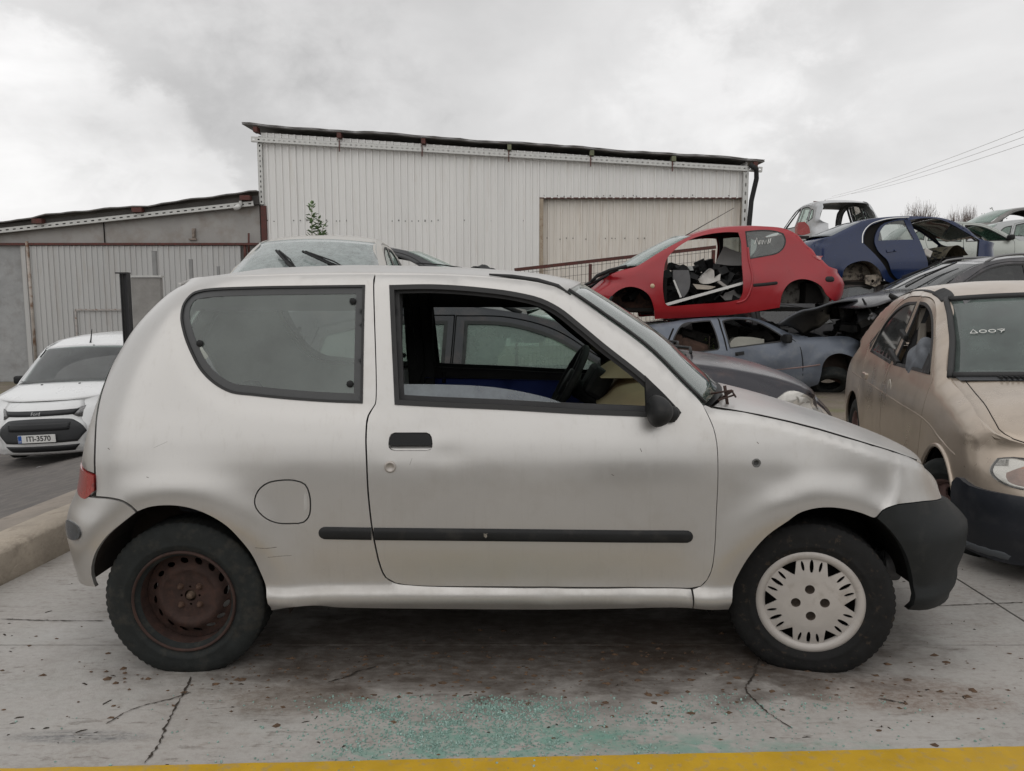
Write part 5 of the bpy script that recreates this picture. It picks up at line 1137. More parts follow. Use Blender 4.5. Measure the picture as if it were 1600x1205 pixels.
scrap('trim_panel', 'light beige curved trim piece below the crumpled white sheet', 'trim', ((705, 500), (760, 505), (830, 515), (800, 528), (725, 528)), .28, .05, BEIGE, .3)
scrap('trim_panel', 'grey white panel leaning behind the red shell B pillar', 'panel', ((825, 390), (880, 295), (940, 320), (968, 330), (968, 400), (900, 400)), .95, .03, M('pale_grey_panel', (.48, .47, .46), .7, var=.1), .3)
t = scrap('door_trim', 'black speaker trim panel with a hole standing in the red shell doorway', 'trim', ((596, 425), (680, 425), (690, 470), (680, 540), (655, 575), (625, 545), (600, 490)), .18, .04, GREYP, -.1)
scrap('trim_strip', 'short grey strut slanting under the white sheet heap', 'strip', ((850, 480), (905, 520), (895, 532), (840, 492)), .2, .04, M('strut_grey', (.33, .31, .29), .6))
scrap('trim_panel', 'thin white slat at the foot of the speaker trim panel', 'trim', ((597, 480), (606, 478), (645, 572), (635, 575)), .15, .02, WHITEP)
scrap('trim_panel', 'greyish metal plate low at the rear of the red shell sill', 'plate', ((850, 560), (965, 520), (970, 580), (880, 590)), .5, .03, M('dull_plate', (.35, .34, .33), .5, .4, var=.3), .2)
scrap('trim_panel', 'small white scrap behind the dashboard of the red shell', 'trim', ((675, 405), (712, 402), (715, 425), (690, 428)), .7, .05, WHITEP, .1)
b = MB(); rr = random.Random(12)
for k in range(110):
    u = rr.uniform(550, 965); top = 360 + 60 * abs(math.sin(u * .012)) + (40 if u < 600 else 0); vv = rr.uniform(top, 600); p = rworld(u, vv, rr.uniform(.45, 1.1)); b.box(p, (rr.uniform(.05, .28), rr.uniform(.04, .2), rr.uniform(.02, .16)), (rr.uniform(-.6, .6), rr.uniform(-.8, .8), rr.uniform(0, 3)))
for k in range(14): u = rr.uniform(560, 940); p = rworld(u, rr.uniform(400, 560), rr.uniform(.3, .6)); b.tube([p, p + np.array((rr.uniform(-.25, .25), .05, rr.uniform(-.1, .15))), p + np.array((rr.uniform(-.4, .4), .1, rr.uniform(-.2, .1)))], .012, 5)
tag(b.build('scrap_heap', BLACKP), 'heap of black plastic and wiring scrap filling the red shell', 'scrap', kind='stuff')
# ---- blue grey saloon under it (faces right)
SLATE = M('slate_blue_paint', (.125, .145, .18), .45, .25, .12, 3, (.20, .21, .22), (.5, .85), 6, coat=.2, bump=.004, bs=2.6)
YB, WB = 11.35, .82
bl_out = ZF((240, 990), (255, 870), (330, 800), (378, 762), (385, 745), (470, 724), (555, 712), (600, 706), (700, 690), (850, 682), (1000, 682), (1050, 690), (1120, 716), (1200, 755), (1272, 786), (1400, 788), (1545, 790), (1562, 830), (1570, 880), (1574, 930), (1582, 1000), (1576, 1052), (1562, 1040), (1556, 960), (1546, 915), (1526, 888), (1485, 876), (1440, 895), (1412, 935), (1402, 985), (1385, 1045), (1340, 1060), (1100, 1062), (700, 1062), (560, 1062), (540, 1000), (490, 960), (430, 955), (370, 975), (330, 1040), (300, 1050), (255, 1040))
bx_ = float(at_y(1160, 600, YB)[0])
bc = traced('blue_grey_saloon', 'dented slate blue four-door saloon crushed under the red shell', (bx_, YB + WB, -.12), 0, WB, .76, 1.12, None, bl_out, -1, .55, .6, tum=.12)
bp = lambda *p: bc.px(ZF(*p), -1)
bc.hubs = [tuple(bp((1485, 990))[0]), tuple(bp((435, 1060))[0])]
b_out = smooth(bc.out, .06)
w1 = smooth(bp((606, 872), (592, 830), (612, 765), (645, 720), (720, 703), (800, 696), (822, 740), (850, 848), (842, 860), (740, 872)), .05); w2 = smooth(bp((862, 700), (900, 690), (1000, 690), (1045, 700), (1110, 730), (1190, 780), (1185, 815), (1060, 832), (905, 852)), .05)
d1 = bp((836, 684), (846, 690), (862, 740), (880, 800), (893, 860), (903, 922), (906, 990), (905, 1058), (898, 1058), (899, 990), (896, 922), (886, 862), (872, 800), (854, 742)); d1 = smooth(d1, .05)
BROWNSC = M('brown_scrap', (.10, .06, .045), .9, var=.4, vs=8)
for sd in (-1, 1):
    s_ = bc.side('body_side', b_out, SLATE, [w1, w2], sd, 0, .045, disp=lambda x, z: .012 * np.sin(x * 7 + 1) * np.sin(z * 9) * (z > .3) * (z < .8))
    bc.side('inner_lining', offset(b_out, -.03), DARKTRIM, [offset(w1, .02), offset(w2, .02)], sd, .06, .12, .03); bc.ring('window_seal', w1, .018, RUBBER, sd, -.003, s_); bc.ring('window_seal', w2, .018, RUBBER, sd, -.003, s_)
    bc.side('door_gap', d1, DARK, (), sd, -.003, .1, .0, s_); bc.strip('door_gap', smooth(bp((600, 740), (575, 800), (548, 872)), .05, False), .03, .004, DARK, sd, s_); bc.strip('door_gap', smooth(bp((1230, 790), (1280, 830), (1300, 900), (1302, 1000)), .05, False), .012, .003, DARK, sd, s_)
    bc.side('door_handle', smooth(bp((934, 872), (982, 866), (984, 884), (936, 892)), .03), BLACKP, (), sd, -.006, .05, .02, s_); bc.strip('side_moulding', smooth(bp((910, 985), (1100, 970), (1300, 952), (1398, 938)), .06, False), .022, .006, M('pinkish_strip', (.22, .15, .14), .5) if sd < 0 else BLACKP, sd, s_)
    mz = bp((1205, 800))[0]; b = MB(); p = bc.pt(mz[0], mz[1], -1); b.box(p + np.array((0, -.09, .01)), (.10, .16, .13), (0, 0, .2), .03); o = b.build('mirror', BLACKP, s_); o.scale = (1, -sd, 1)
bc.cap('roof', smooth(bp((600, 706), (700, 690), (850, 682), (1000, 682), (1048, 690)), .1, False), SLATE, 0, [.0, -.04, .0], 11); bc.cap('bonnet_edge', smooth(bp((1275, 787), (1330, 787)), .1, False), SLATE, 0, .02, 9)
bc.cap('rear_window', smooth(bp((388, 745), (470, 724), (555, 712), (596, 706)), .1, False), PANER, [-.1, 0], .01, 11, flange=.004); bc.cap('boot_lid', smooth(bp((260, 862), (330, 800), (378, 762)), .1, False), SLATE, -.05, .01, 11)
b = MB(); b.box((-.1, 0, .25), (3.6, 1.3, .08)); b.box((1.0, .2, .55), (.06, 1.1, .5)); b.build('floor_pan', DARK, bc.root)
for hx, hz in bc.hubs: bc.housing(hx, hz, .36, M('arch_brown_dirt', (.075, .055, .045), .95, var=.4, vs=9) if hx > 0 else DARK, .4, 0, 180)
hx, hz = bc.hubs[0]
wt = bpy.data.objects.new('wheel', None); COL.objects.link(wt); wt.parent = bc.root; wt.location = (hx + .02, -(WB - .30), hz - .13); wt.rotation_euler = (R(50), R(8), 0); tyre(wt, .28, .165, .17, 0, TYRE, 48, True)
b = MB(); b.tube([(hx - .2, -.5, hz), (hx + .1, -.55, hz - .1), (hx + .3, -.6, hz - .2), (hx + .42, -.62, hz - .12)], .035, 8); b.lathe([(.001, -.03), (.07, -.03), (.07, .03), (.001, .03)], 14, 'y', (hx + .35, -.62, hz - .15)); b.build('suspension_arm', RUST, bc.root, True)
# brown and white junk in its windows, and leaves growing through
t = thing('trim_panel', 'white curved trim panel lying inside the saloon front window', 'panel', tuple(at_y(1165, 536, YB + .35))); b = MB(); q = [(p[0] - t.location.x, p[2] - t.location.z) for p in [at_y(*p_, YB + .35) for p_ in ZF((905, 825), (930, 795), (1000, 788), (1092, 800), (1092, 828), (905, 850))]]; b.prism(smooth(q, .05), lambda a, e: (a, 0, e), lambda a, e: (a, .25, e - .02), (), .3); b.build('panel', M('cream_panel', (.50, .49, .43), .6), t)
t = thing('seat_cushion', 'torn brown seat showing in the saloon rear window', 'seat', tuple(at_y(1080, 545, YB + .5))); b = MB(); b.box((0, .1, -.02), (.5, .4, .34), (0, .3, 0), .08); b.box((-.2, .05, .08), (.16, .3, .3), (0, -.2, 0), .06); b.build('cushion', BROWNSC, t)
t = thing('weed', 'green weed growing inside the saloon rear window', 'plant', tuple(at_y(1106, 556, YB + .45))); b = MB(); rr = random.Random(3)
for k in range(46):
    a, L = rr.uniform(0, 6.28), rr.uniform(.05, .11); p = Vector((rr.gauss(0, .07), rr.gauss(0, .1), rr.uniform(-.05, .36))); d = Vector((math.cos(a), math.sin(a), rr.uniform(-.9, .2))).normalized() * L; n_ = d.cross(Vector((0, 0, 1))).normalized() * L * .2; b.add([p, p + d * .5 + n_, p + d, p + d * .5 - n_], [(0, 1, 2, 3)])
b.build('foliage', M('weed_leaf', (.10, .14, .035), .6, var=.4), t); b = MB(); b.tube([(0, 0, -.4), (.02, 0, .3)], .008, 5); b.build('stem', BARK, t)
# its bonnet, bent up and back
BKP = M('dark_weathered_bonnet', (.055, .06, .068), .42, .3, .3, 4, (.12, .12, .12), (.5, .8), 5, coat=.2, bump=.003, bs=5)
A = np.array([at_y(880 + u / 3.478, 300 + v / 3.478, y) for u, v, y in ((1165, 716, 11.2), (1300, 640, 11.25), (1440, 600, 11.3), (1600, 588, 11.35))]); Bq = np.array([at_y(880 + u / 3.478, 300 + v / 3.478, y) for u, v, y in ((1300, 780, 12.2), (1380, 735, 12.3), (1460, 660, 12.4), (1600, 612, 12.5))])
def cat4(Pp, t): t *= len(Pp) - 1; i = min(len(Pp) - 2, int(t)); return Pp[i] + (Pp[i + 1] - Pp[i]) * (t - i)
bn = thing('bonnet', 'bent dark bonnet resting between the red shell and the black wreck', 'bonnet', tuple(A.mean(0))); b = MB(); o0 = A.mean(0)
A = smooth(A[:, :], .1, False) if False else A
b.grid(lambda u, v: tuple(cat4(A, u) * (1 - v) + cat4(Bq, u) * v + np.array((0, 0, .05 * math.sin(math.pi * v) + .02 * math.sin(u * 9))) - o0), 24, 10); o = b.build('outer_skin', BKP, bn, True); m = o.modifiers.new('s', 'SOLIDIFY'); m.thickness = .03; m.offset = -1
# ---- navy saloon (faces right), second level behind the red one
ZG = lambda *p: Zm(1180, 290, 3.652, p)
NAVY = M('navy_paint', (.004, .015, .060), .22, .0, .12, 3, (.015, .03, .07), (.70, 1.0), 6, coat=.3, spec=.35)
YV, WV = 15.2, .90
nv_out = ZG((345, 540), (338, 440), (335, 345), (348, 325), (430, 290), (520, 245), (600, 208), (660, 192), (760, 180), (860, 175), (980, 178), (1060, 186), (1130, 210), (1200, 248), (1290, 298), (1304, 340), (1300, 430), (1292, 550), (1100, 560), (790, 560), (740, 540), (700, 470), (640, 432), (575, 436), (515, 470), (492, 545))
nx = float(at_y(1400, 450, YV)[0]); nz = float(at_y(1430, 443, YV)[2])
nc = traced('navy_saloon', 'navy blue four-door saloon without front door on the second level behind the red shell', (nx, YV + WV, nz - .15), 0, WV, .68, 1.25, ZG((605, 545)), nv_out, -1, .55, .62, y0=-.05)
npx = lambda *p: nc.px(ZG(*p), -1)
n_out = smooth(nc.out, .06); n_open = smooth(npx((884, 196), (960, 186), (1050, 192), (1120, 220), (1200, 265), (1280, 312), (1272, 420), (1250, 530), (980, 530), (985, 440), (940, 320)), .05)
n_shut = smooth(npx((618, 330), (622, 280), (650, 235), (690, 215), (740, 198), (800, 190), (868, 188), (930, 310), (975, 432), (972, 525), (800, 545), (770, 520), (735, 455), (690, 400), (640, 350)), .05)
n_door = smooth(npx((680, 322), (690, 270), (720, 225), (770, 204), (850, 192), (872, 200), (938, 316), (976, 432), (970, 522), (815, 536), (780, 500), (755, 430), (700, 372)), .05); n_win = smooth(npx((700, 314), (712, 262), (745, 222), (800, 203), (848, 198), (905, 308)), .05)
for sd in (-1, 1):
    s_ = nc.side('body_side', n_out, NAVY, [n_open, n_shut], sd, 0, .05); nc.side('door_aperture', n_shut, DARK, [offset(n_win, .01)], sd, .06, .1, .0, s_); nc.side('inner_lining', offset(n_out, -.03), DARKTRIM, [offset(n_open, .02), offset(n_shut, .02)], sd, .07, .15, .03)
    d = nc.side('rear_door', n_door, NAVY, [n_win], sd, -.012, .05, .03); nc.side('door_window', n_win, PANER, (), sd, .004, .1, 0, d); nc.strip('chrome_trim', smooth(npx((682, 324), (800, 320), (934, 316)), .05, False), .018, .006, CHROME, sd, d); nc.strip('chrome_trim', smooth(npx((775, 458), (860, 455), (944, 450)), .05, False), .02, .006, CHROME, sd, d)
    nc.strip('chrome_trim', smooth(npx((612, 330), (616, 275), (650, 228), (720, 198), (800, 184), (880, 180)), .05, False), .022, .008, CHROME, sd, s_); nc.side('door_handle', smooth(npx((745, 366), (800, 362), (805, 374), (750, 382)), .03), NAVY, (), sd, -.03, .05, .03, d)
nc.cap('roof', smooth(npx((605, 206), (660, 192), (760, 180), (860, 175), (980, 178), (1060, 186)), .1, False), NAVY, 0, [.02, .04, .03], 11); nc.cap('rear_window', smooth(npx((436, 287), (520, 245), (600, 208)), .1, False), M('sky_lit_glass', (.16, .18, .19), .06, var=.1, spec=1.0), [-.16, -.05], [.03, .03], 11)
nc.cap('boot_lid', smooth(npx((340, 400), (335, 345), (348, 325), (430, 290)), .1, False), NAVY, [-.12, -.08, 0], .03, 11); nc.cap('windscreen', smooth(npx((1064, 188), (1130, 210), (1200, 248), (1288, 297)), .1, False), PANER, [.05, .16], .03, 11, flange=.004)
b = MB(); b.box((0, 0, .16), (3.4, 1.4, .06)); b.box((1.05, 0, .4), (.05, 1.5, .5)); b.box((-1.75, 0, .3), (.4, 1.4, .4)); b.build('floor_pan', DARK, nc.root)
for i, (hx, hz) in enumerate(nc.hubs): nc.housing(hx, hz, .40, M('pale_arch_steel', (.30, .26, .21), .8, var=.3, vs=6, col2=(.05, .04, .035), c2=(.52, .6)) if i == 0 else DARK, .4, 0, 180)
q = npx((640, 512), (722, 505), (726, 560), (690, 578), (640, 560)); b = MB(); b.prism(q, lambda x, z: (x, -WV + .10, z), lambda x, z: (x, -WV + .13, z), [circle(*npx((682, 545))[0], .035, 10)], .3); b.build('torn_arch_flap', bpy.data.materials['pale_arch_steel'], nc.root)
x_, z_ = npx((1090, 400))[0]
b = MB(); b.grid(lambda u, v: (x_ + .55 - .5 * v + .04 * math.sin(u * 9), (2 * u - 1) * .65, z_ + .02 + .30 * math.sin(math.pi * min(1, v * .9)) - .2 * v), 18, 12); b.build('dashboard', M('khaki_dash', (.17, .15, .105), .8, var=.3, vs=10, col2=(.05, .045, .04), c2=(.52, .62)), nc.root, True)
for yy in (.4, -.4): b = MB(); b.box((-.22, yy, z_ + .02), (.16, .5, .62), (0, -.2, 0), .06); b.box((-.30, yy, z_ + .42), (.10, .28, .2), (0, -.2, 0), .04); b.build('front_seat', GREYTRIM, nc.root)
b = MB(); rr = random.Random(2)
for k in range(26): p = np.array((x_ - .25 + rr.uniform(-.15, .3), -.55 + rr.uniform(-.2, .2), z_ + rr.uniform(-.25, .15))); b.tube([p, p + np.array((rr.uniform(-.2, .2), rr.uniform(-.1, .1), rr.uniform(-.2, .1))), p + np.array((rr.uniform(-.2, .2), rr.uniform(-.1, .1), rr.uniform(-.2, .1)))], .014, 5)
o = b.build('loose_wiring', BLACKP, nc.root); o['kind'] = 'stuff'
b = MB(); b.box(np.array((x_ - .30, -.72, z_ + .06)), (.18, .05, .14), (0, .4, .2), .02); b.build('torn_insulation', WBAG, nc.root)
# red mirror shell wedged on its boot
p = at_y(1255, 357, YV - .15); mm = thing('loose_tail_lamp', 'red tail lamp standing up between the red shell and the navy boot', 'lamp', tuple(p)); q = smooth([(at_y(*k, YV - .15)[0] - p[0], at_y(*k, YV - .15)[2] - p[2]) for k in ZG((238, 280), (240, 235), (250, 210), (280, 207), (305, 235), (312, 272), (275, 283))], .03); b = MB(); b.prism(q, lambda a, e: (a, -.02 + .1 * a * a, e), lambda a, e: (a, .10, e), (), .05); b.build('lens', LENSR, mm, True); b = MB(); b.box((.0, .02, -.17), (.22, .10, .05)); b.build('base', BLACKP, mm)

# dark things heaped behind and inside the lower saloon
b = MB(); rr = random.Random(31)
for k in range(90): b.box((rr.uniform(-1.3, .9), rr.uniform(-.3, .62), rr.uniform(.3, .93)), (rr.uniform(.1, .4), rr.uniform(.08, .3), rr.uniform(.05, .25)), (rr.uniform(-.4, .4), rr.uniform(-.5, .5), rr.uniform(0, 3)))
o = b.build('interior_remains', DARK, bc.root); o['kind'] = 'stuff'
# ------------------------------------------------------------------ cars built from their own proportions
FOG = glass('dirty_green_glass', (.62, .76, .69), .30, (.34, .46, .40), .04, 3.5)
DKG = glass('dark_tinted_glass', (.16, .18, .19), .12, (.2, .21, .21), .04, 4)
def arch_cut(hx, hz, r, zs):
    a = math.degrees(math.asin(max(-1, min(1, (zs - hz) / r)))); return arch(hx, hz, r, a, 180 - a, 14)
HATCH = dict(front=[(1.90, .20), (1.99, .36), (2.0, .50), (1.96, .62), (1.88, .71)], bonnet=[(1.88, .71), (1.6, .82), (1.3, .89), (1.02, .94)], screen=[(1.02, .94), (.62, 1.19), (.26, 1.36)], roof=[(.26, 1.36), (-.1, 1.415), (-.6, 1.42), (-1.1, 1.39), (-1.45, 1.33)], rglass=[(-1.45, 1.33), (-1.65, 1.15), (-1.80, .97)], tail=[(-1.80, .97), (-1.92, .78), (-1.97, .55), (-1.95, .36), (-1.88, .22)],
    hubs=[(1.22, .28), (-1.25, .28)], r=.345, zs=.21, fw=[(.78, .95), (.50, 1.14), (.26, 1.27), (.02, 1.335), (-.22, 1.345), (-.24, .93)], rw=[(-.34, .93), (-.32, 1.345), (-.75, 1.335), (-1.02, 1.28), (-1.12, .96)], qw=[(-1.20, .98), (-1.12, 1.26), (-1.32, 1.21), (-1.50, 1.03)], fd=[(.86, .93), (.84, .5), (.76, .27), (-.2, .27), (-.28, .45), (-.29, .95), (-.27, 1.375), (.03, 1.365), (.28, 1.30), (.55, 1.135)], rd=[(-.30, .95), (-.29, .45), (-.21, .27), (-.80, .27), (-.92, .45), (-1.05, .65), (-1.16, .95), (-1.05, 1.31), (-.78, 1.368), (-.28, 1.378)], zb=.90, zr=1.40, W=.85)
def scaled(d, sx, sz, W=None, **over):
    o = {}
    for k, v in d.items():
        if k in ('front', 'bonnet', 'screen', 'roof', 'rglass', 'tail', 'fw', 'rw', 'qw', 'fd', 'rd', 'hubs'): o[k] = [(x * sx, z * sz) for x, z in v]
        else: o[k] = v
    o['zb'] *= sz; o['zr'] *= sz
    if W: o['W'] = W
    o.update(over); return o
def gcar(name, label, loc, rot, d, mat, glassm, step=.06, no=(), wheels=True, rim=RUST, bump_mat=None, doors=True, trim=DARKTRIM, lining=True, scr=None, cat='car', roofmat=None, win=('fw', 'rw', 'qw'), bx=.12, lights=True, split=None, steer=0, cut=None):
    c = new_car(name, label, loc, rot, d['W'], d['zb'], d['zr'], d['hubs'], LR=.34, LF=.40, dr=.24, df=.28, cat=cat)
    zs = d['zs']; (fx, fz), (rx_, rz) = d['hubs']; bot = []
    bot += [(rx_ - d['r'] - .03, zs + .01)] + [p for p in arch_cut(rx_, rz, d['r'], zs)[::-1]] + [p for p in arch_cut(fx, fz, d['r'], zs)[::-1]] + [(fx + d['r'] + .03, zs + .01)]
    out = list(d['front']) + d['bonnet'][1:] + d['screen'][1:] + d['roof'][1:] + d['rglass'][1:] + d['tail'][1:] + bot
    set_ends(c, np.array(out), d['front'][-1][1], d['tail'][0][1]); c.out = smooth(out, .06); c.d = d; c.sidep = {}
    bm_ = bump_mat or mat
    if cut: c.out = clip(c.out, 0, cut)
    wins = {k: smooth(d[k], .05) for k in win if d.get(k)}
    for sd in (-1, 1):
        holes = []
        dp = {}
        if doors:
            for k, w in (('fd', 'fw'), ('rd', 'rw')):
                if d.get(k): dp[k] = smooth(d[k], .05); holes.append(offset(dp[k], .0035))
        holes += [v for k, v in wins.items() if not (doors and k in ('fw', 'rw') and d.get({'fw': 'fd', 'rw': 'rd'}[k]))]
        body = c.side('body_side', c.out, mat, holes, sd, 0, step); c.sidep[sd] = body
        for k, w in (('fd', 'fw'), ('rd', 'rw')):
            if k in dp:
                hw = [wins[w]] if w in wins else []
                par = c.side('front_door' if k == 'fd' else 'rear_door', offset(dp[k], -.0035), mat, hw, sd, 0, step); c.sidep[(sd, k)] = par
                zh = d['zb'] - .12; x1 = dp[k][:, 0].min() + .10 + (.12 if k == 'rd' else 0)
                if 'handle' not in no: c.side('door_handle', rrect(x1, zh - .02, x1 + .17, zh + .02, .015, 3), BLACKP, (), sd, -.018, .06, .03, par)
        for k, v in wins.items():
            par = c.sidep.get((sd, {'fw': 'fd', 'rw': 'rd'}.get(k)), body)
            if k not in no: c.side('window', v, glassm, (), sd, .006, .12, 0, par)
            c.ring('window_seal', offset(v, .002), .02, RUBBER, sd, -.003, par)
        if lining: c.side('inner_lining', offset(c.out, -.03), trim, [offset(v, .012) for v in wins.values()], sd, .06, .14, .03)
        if 'mirror' not in no and 'fw' in d:
            mx_, mz_ = d['fw'][0]; p = c.pt(mx_ - .06, mz_ + .04, -1); b = MB(); b.box(p + np.array((.02, -.10, .03)), (.11, .19, .13), (0, 0, .15), .035); b.box(p + np.array((.02, -.02, -.02)), (.05, .1, .04)); o = b.build('mirror', BLACKP, c.sidep.get((sd, 'fd'), body), True); o.scale = (1, -sd, 1)
        for hx, hz in d['hubs']:
            if cut and hx > cut: continue
            c.housing(hx, hz, d['r'] + .005, DARK, .34, -5, 185, (sd,))
            if wheels: simple_wheel(c, hx, hz - .005, .292, .175, .18, sd * (d['W'] - .10), rim, sd, steer=steer if hx > 0 else 0)
    E_ = lambda k, n=.08: smooth(d[k], n, False)
    if 'roof' not in no: c.cap('roof', E_('roof'), roofmat or mat, 0, [.02, .05, .045, .03], 15, pw=2.6)
    if 'screen' not in no: c.cap('windscreen', E_('screen'), scr or glassm, [.17, .10], [.03, .03], 15, flange=.005)
    if 'bonnet' not in no: c.cap('bonnet', E_('bonnet'), mat, [bx, .12, .17], [.02, .045, .03], 17, pw=2.4)
    if 'rglass' not in no: c.cap('rear_window', E_('rglass'), glassm, [-.02, -.10], .02, 13, flange=.005)
    if 'tailp' not in no: c.cap('tailgate', E_('tail')[:-3], mat, -.10, 0, 13)
    fr_ = E_('front', .05)
    if split: k_ = int(np.argmin(np.abs(fr_[:, 1] - split))); c.cap('front_bumper', fr_[:k_ + 1], bm_, bx + .02, 0, 19, pw=2.6); c.cap('front_panel', fr_[k_:], mat, bx, 0, 19, pw=2.6)
    elif not cut: c.cap('front_bumper', fr_, bm_, bx, 0, 19, pw=2.6)
    b = MB(); b.box((0, 0, zs + .06), (d['W'] * 3.4, d['W'] * 1.45, .05)); b.box((d['screen'][0][0] - .05, 0, zs + .33), (.05, d['W'] * 1.5, .55)); b.box((d['front'][0][0] - .55, 0, .42), (.5, .9, .3)); b.build('floor_pan', DARK, c.root)
    if 'seats' not in no:
        b = MB(); xs_ = d['screen'][0][0] - 1.25; b.grid(lambda u, v: (d['screen'][0][0] + .02 - .38 * v, (2 * u - 1) * (d['W'] - .2), d['zb'] - .01 + .05 * math.sin(math.pi * v) - .2 * max(0, v - .6)), 12, 8); b.build('dashboard', trim, c.root, True)
        for yy in (.36, -.36): b = MB(); b.box((xs_, yy, d['zb'] - .15), (.16, .46, .62), (0, -.22, 0), .06); b.box((xs_ - .10, yy, d['zb'] + .22), (.09, .26, .18), (0, -.2, 0), .04); b.box((xs_ + .28, yy, d['zb'] - .45), (.5, .46, .16), None, .05); b.build('front_seat', GREYTRIM, c.root)
    return c
def at(o): return None
# ---- dark blue car parked right behind the silver one (faces right)
DKB = M('aubergine_blue_paint', (.014, .013, .020), .30, .2, .2, 3, (.085, .055, .050), (.50, .85), 7, coat=.25, bump=.0005, bs=60)
mpv = scaled(HATCH, 1.02, 1.0, .86); mpv['bonnet'] = [(1.88, .87), (1.7, .965), (1.35, 1.05), (1.0, 1.10)]; mpv['screen'] = [(1.0, 1.10), (.58, 1.265), (.14, 1.38)]; mpv['roof'] = [(.14, 1.38), (-.3, 1.43), (-.8, 1.43), (-1.2, 1.40), (-1.5, 1.34)]; mpv['rglass'] = [(-1.5, 1.34), (-1.7, 1.15), (-1.836, .97)]; mpv['front'] = [(1.93, .20), (2.03, .40), (2.05, .58), (2.0, .74), (1.88, .87)]; mpv['zb'] = 1.0; mpv['fd'] = [(.86, .95)] + mpv['fd'][1:]
dk = gcar('dark_hatchback', 'dark aubergine blue hatchback parked close behind the silver car', (-.05, 4.28 + .86, -.17), 0, mpv, DKB, FOG, wheels=False, rim=DARK)
hl = lambda c, sd: smooth([(sd * a, z) for a, z in ((.80, .60), (.78, .68), (.62, .72), (.50, .66), (.52, .56), (.70, .53))], .03)
for sd in (-1, 1):
    p = smooth([(1.52, .90), (1.62, .955), (1.78, .90), (1.93, .80), (1.96, .74), (1.84, .725), (1.72, .765), (1.60, .83)], .03); h = dk.side('headlight', p, bpy.data.materials.get('pale_lamp_face') or M('pale_lamp_face', (.56, .54, .50), .12, .35, var=.25, vs=9, coat=1.0), (), sd, -.010, .04, .03); dk.side('reflector', offset(p, -.018), M('headlight_bowl', (.62, .58, .52), .22, .8, var=.15, vs=10), (), sd, .02, .04, 0, h); dk.side('indicator', smooth([(1.66, .93), (1.74, .905), (1.80, .79), (1.72, .785)], .03), M('white_indicator', (.62, .60, .56), .25), (), sd, -.013, .04, 0, h)
    b = MB(); b.tube([dk.capf['roof'](sd * .93, t) + np.array((0, 0, .035 if .04 < t < .96 else 0)) for t in np.linspace(0.02, .98, 14)], .014, 8); b.build('roof_rail', BLACKP, dk.root, True)
b = MB()
for k in range(2): p0 = dk.capf['bonnet'](-.55 + .75 * k, .97); b.tube([p0 + np.array((0, 0, .02)), p0 + np.array((.06, .28, .035)), p0 + np.array((-.02, .62, .03))], .010, 6)
b.build('wiper', BLACKP, dk.root, True)
# ---- tan hatchback at the right
TANP = M('tan_metallic_paint', (.47, .395, .32), .33, .5, .04, 3, (.29, .24, .19), (.5, .95), 5, coat=.35, bump=.00012, bs=5)
tn = dict(HATCH); tn.update(front=[(2.02, .20), (2.09, .34), (2.10, .50), (2.06, .60), (1.97, .71)], bonnet=[(1.97, .71), (1.65, .83), (1.3, .91), (1.04, .96)], screen=[(1.04, .96), (.62, 1.20), (.30, 1.34)], roof=[(.30, 1.34), (-.05, 1.395), (-.5, 1.41), (-1.0, 1.36), (-1.3, 1.28)], rglass=[(-1.3, 1.28), (-1.55, 1.13), (-1.78, .98)], tail=[(-1.78, .98), (-1.94, .84), (-2.0, .60), (-2.0, .36), (-1.92, .22)], hubs=[(1.34, .27), (-1.25, .27)], r=.345,
    fw=[(.80, .955), (.50, 1.155), (.26, 1.27), (.02, 1.32), (-.12, 1.325), (-.13, .935)], rw=[(-.22, .935), (-.21, 1.325), (-.55, 1.31), (-.82, 1.24), (-.95, 1.16), (-1.02, .97)], qw=[(-1.08, .985), (-1.01, 1.12), (-1.16, 1.03)],
    fd=[(.90, .93), (.88, .5), (.80, .27), (-.1, .27), (-.18, .45), (-.185, .95), (-.165, 1.355), (.03, 1.35), (.29, 1.295), (.55, 1.15)], rd=[(-.19, .95), (-.185, .45), (-.11, .27), (-.80, .27), (-.92, .45), (-1.05, .65), (-1.10, .92), (-1.16, 1.0), (-1.0, 1.17), (-.82, 1.275), (-.55, 1.345), (-.17, 1.36)], zb=.91, zr=1.40, W=.85)
TG = glass('tan_car_screen', (.34, .44, .40), .34, (.20, .24, .225), .03, 6)
for k_ in ('screen', 'roof', 'rglass', 'fw', 'rw', 'qw', 'fd', 'rd'): tn[k_] = [(x, z + .16 * max(0, z - .97)) for x, z in tn[k_]]
tn['zr'] = 1.46
tc2 = gcar('tan_hatchback', 'tan five-door hatchback without door mirror parked at the right, nose towards the camera', (3.46, 5.14, -.10), R(-104.5), tn, TANP, DKG, .05, no=('fw', 'mirror', 'handle'), split=.53, steer=R(24), rim=M('pinkish_rusty_rim', (.17, .105, .095), .7, .2, var=.3, vs=14), bump_mat=M('navy_black_bumper', (.018, .021, .028), .5, var=.2, col2=(.05, .05, .055), c2=(.5, .85), c2s=9), scr=TG)
F_ = 'front_bumper'
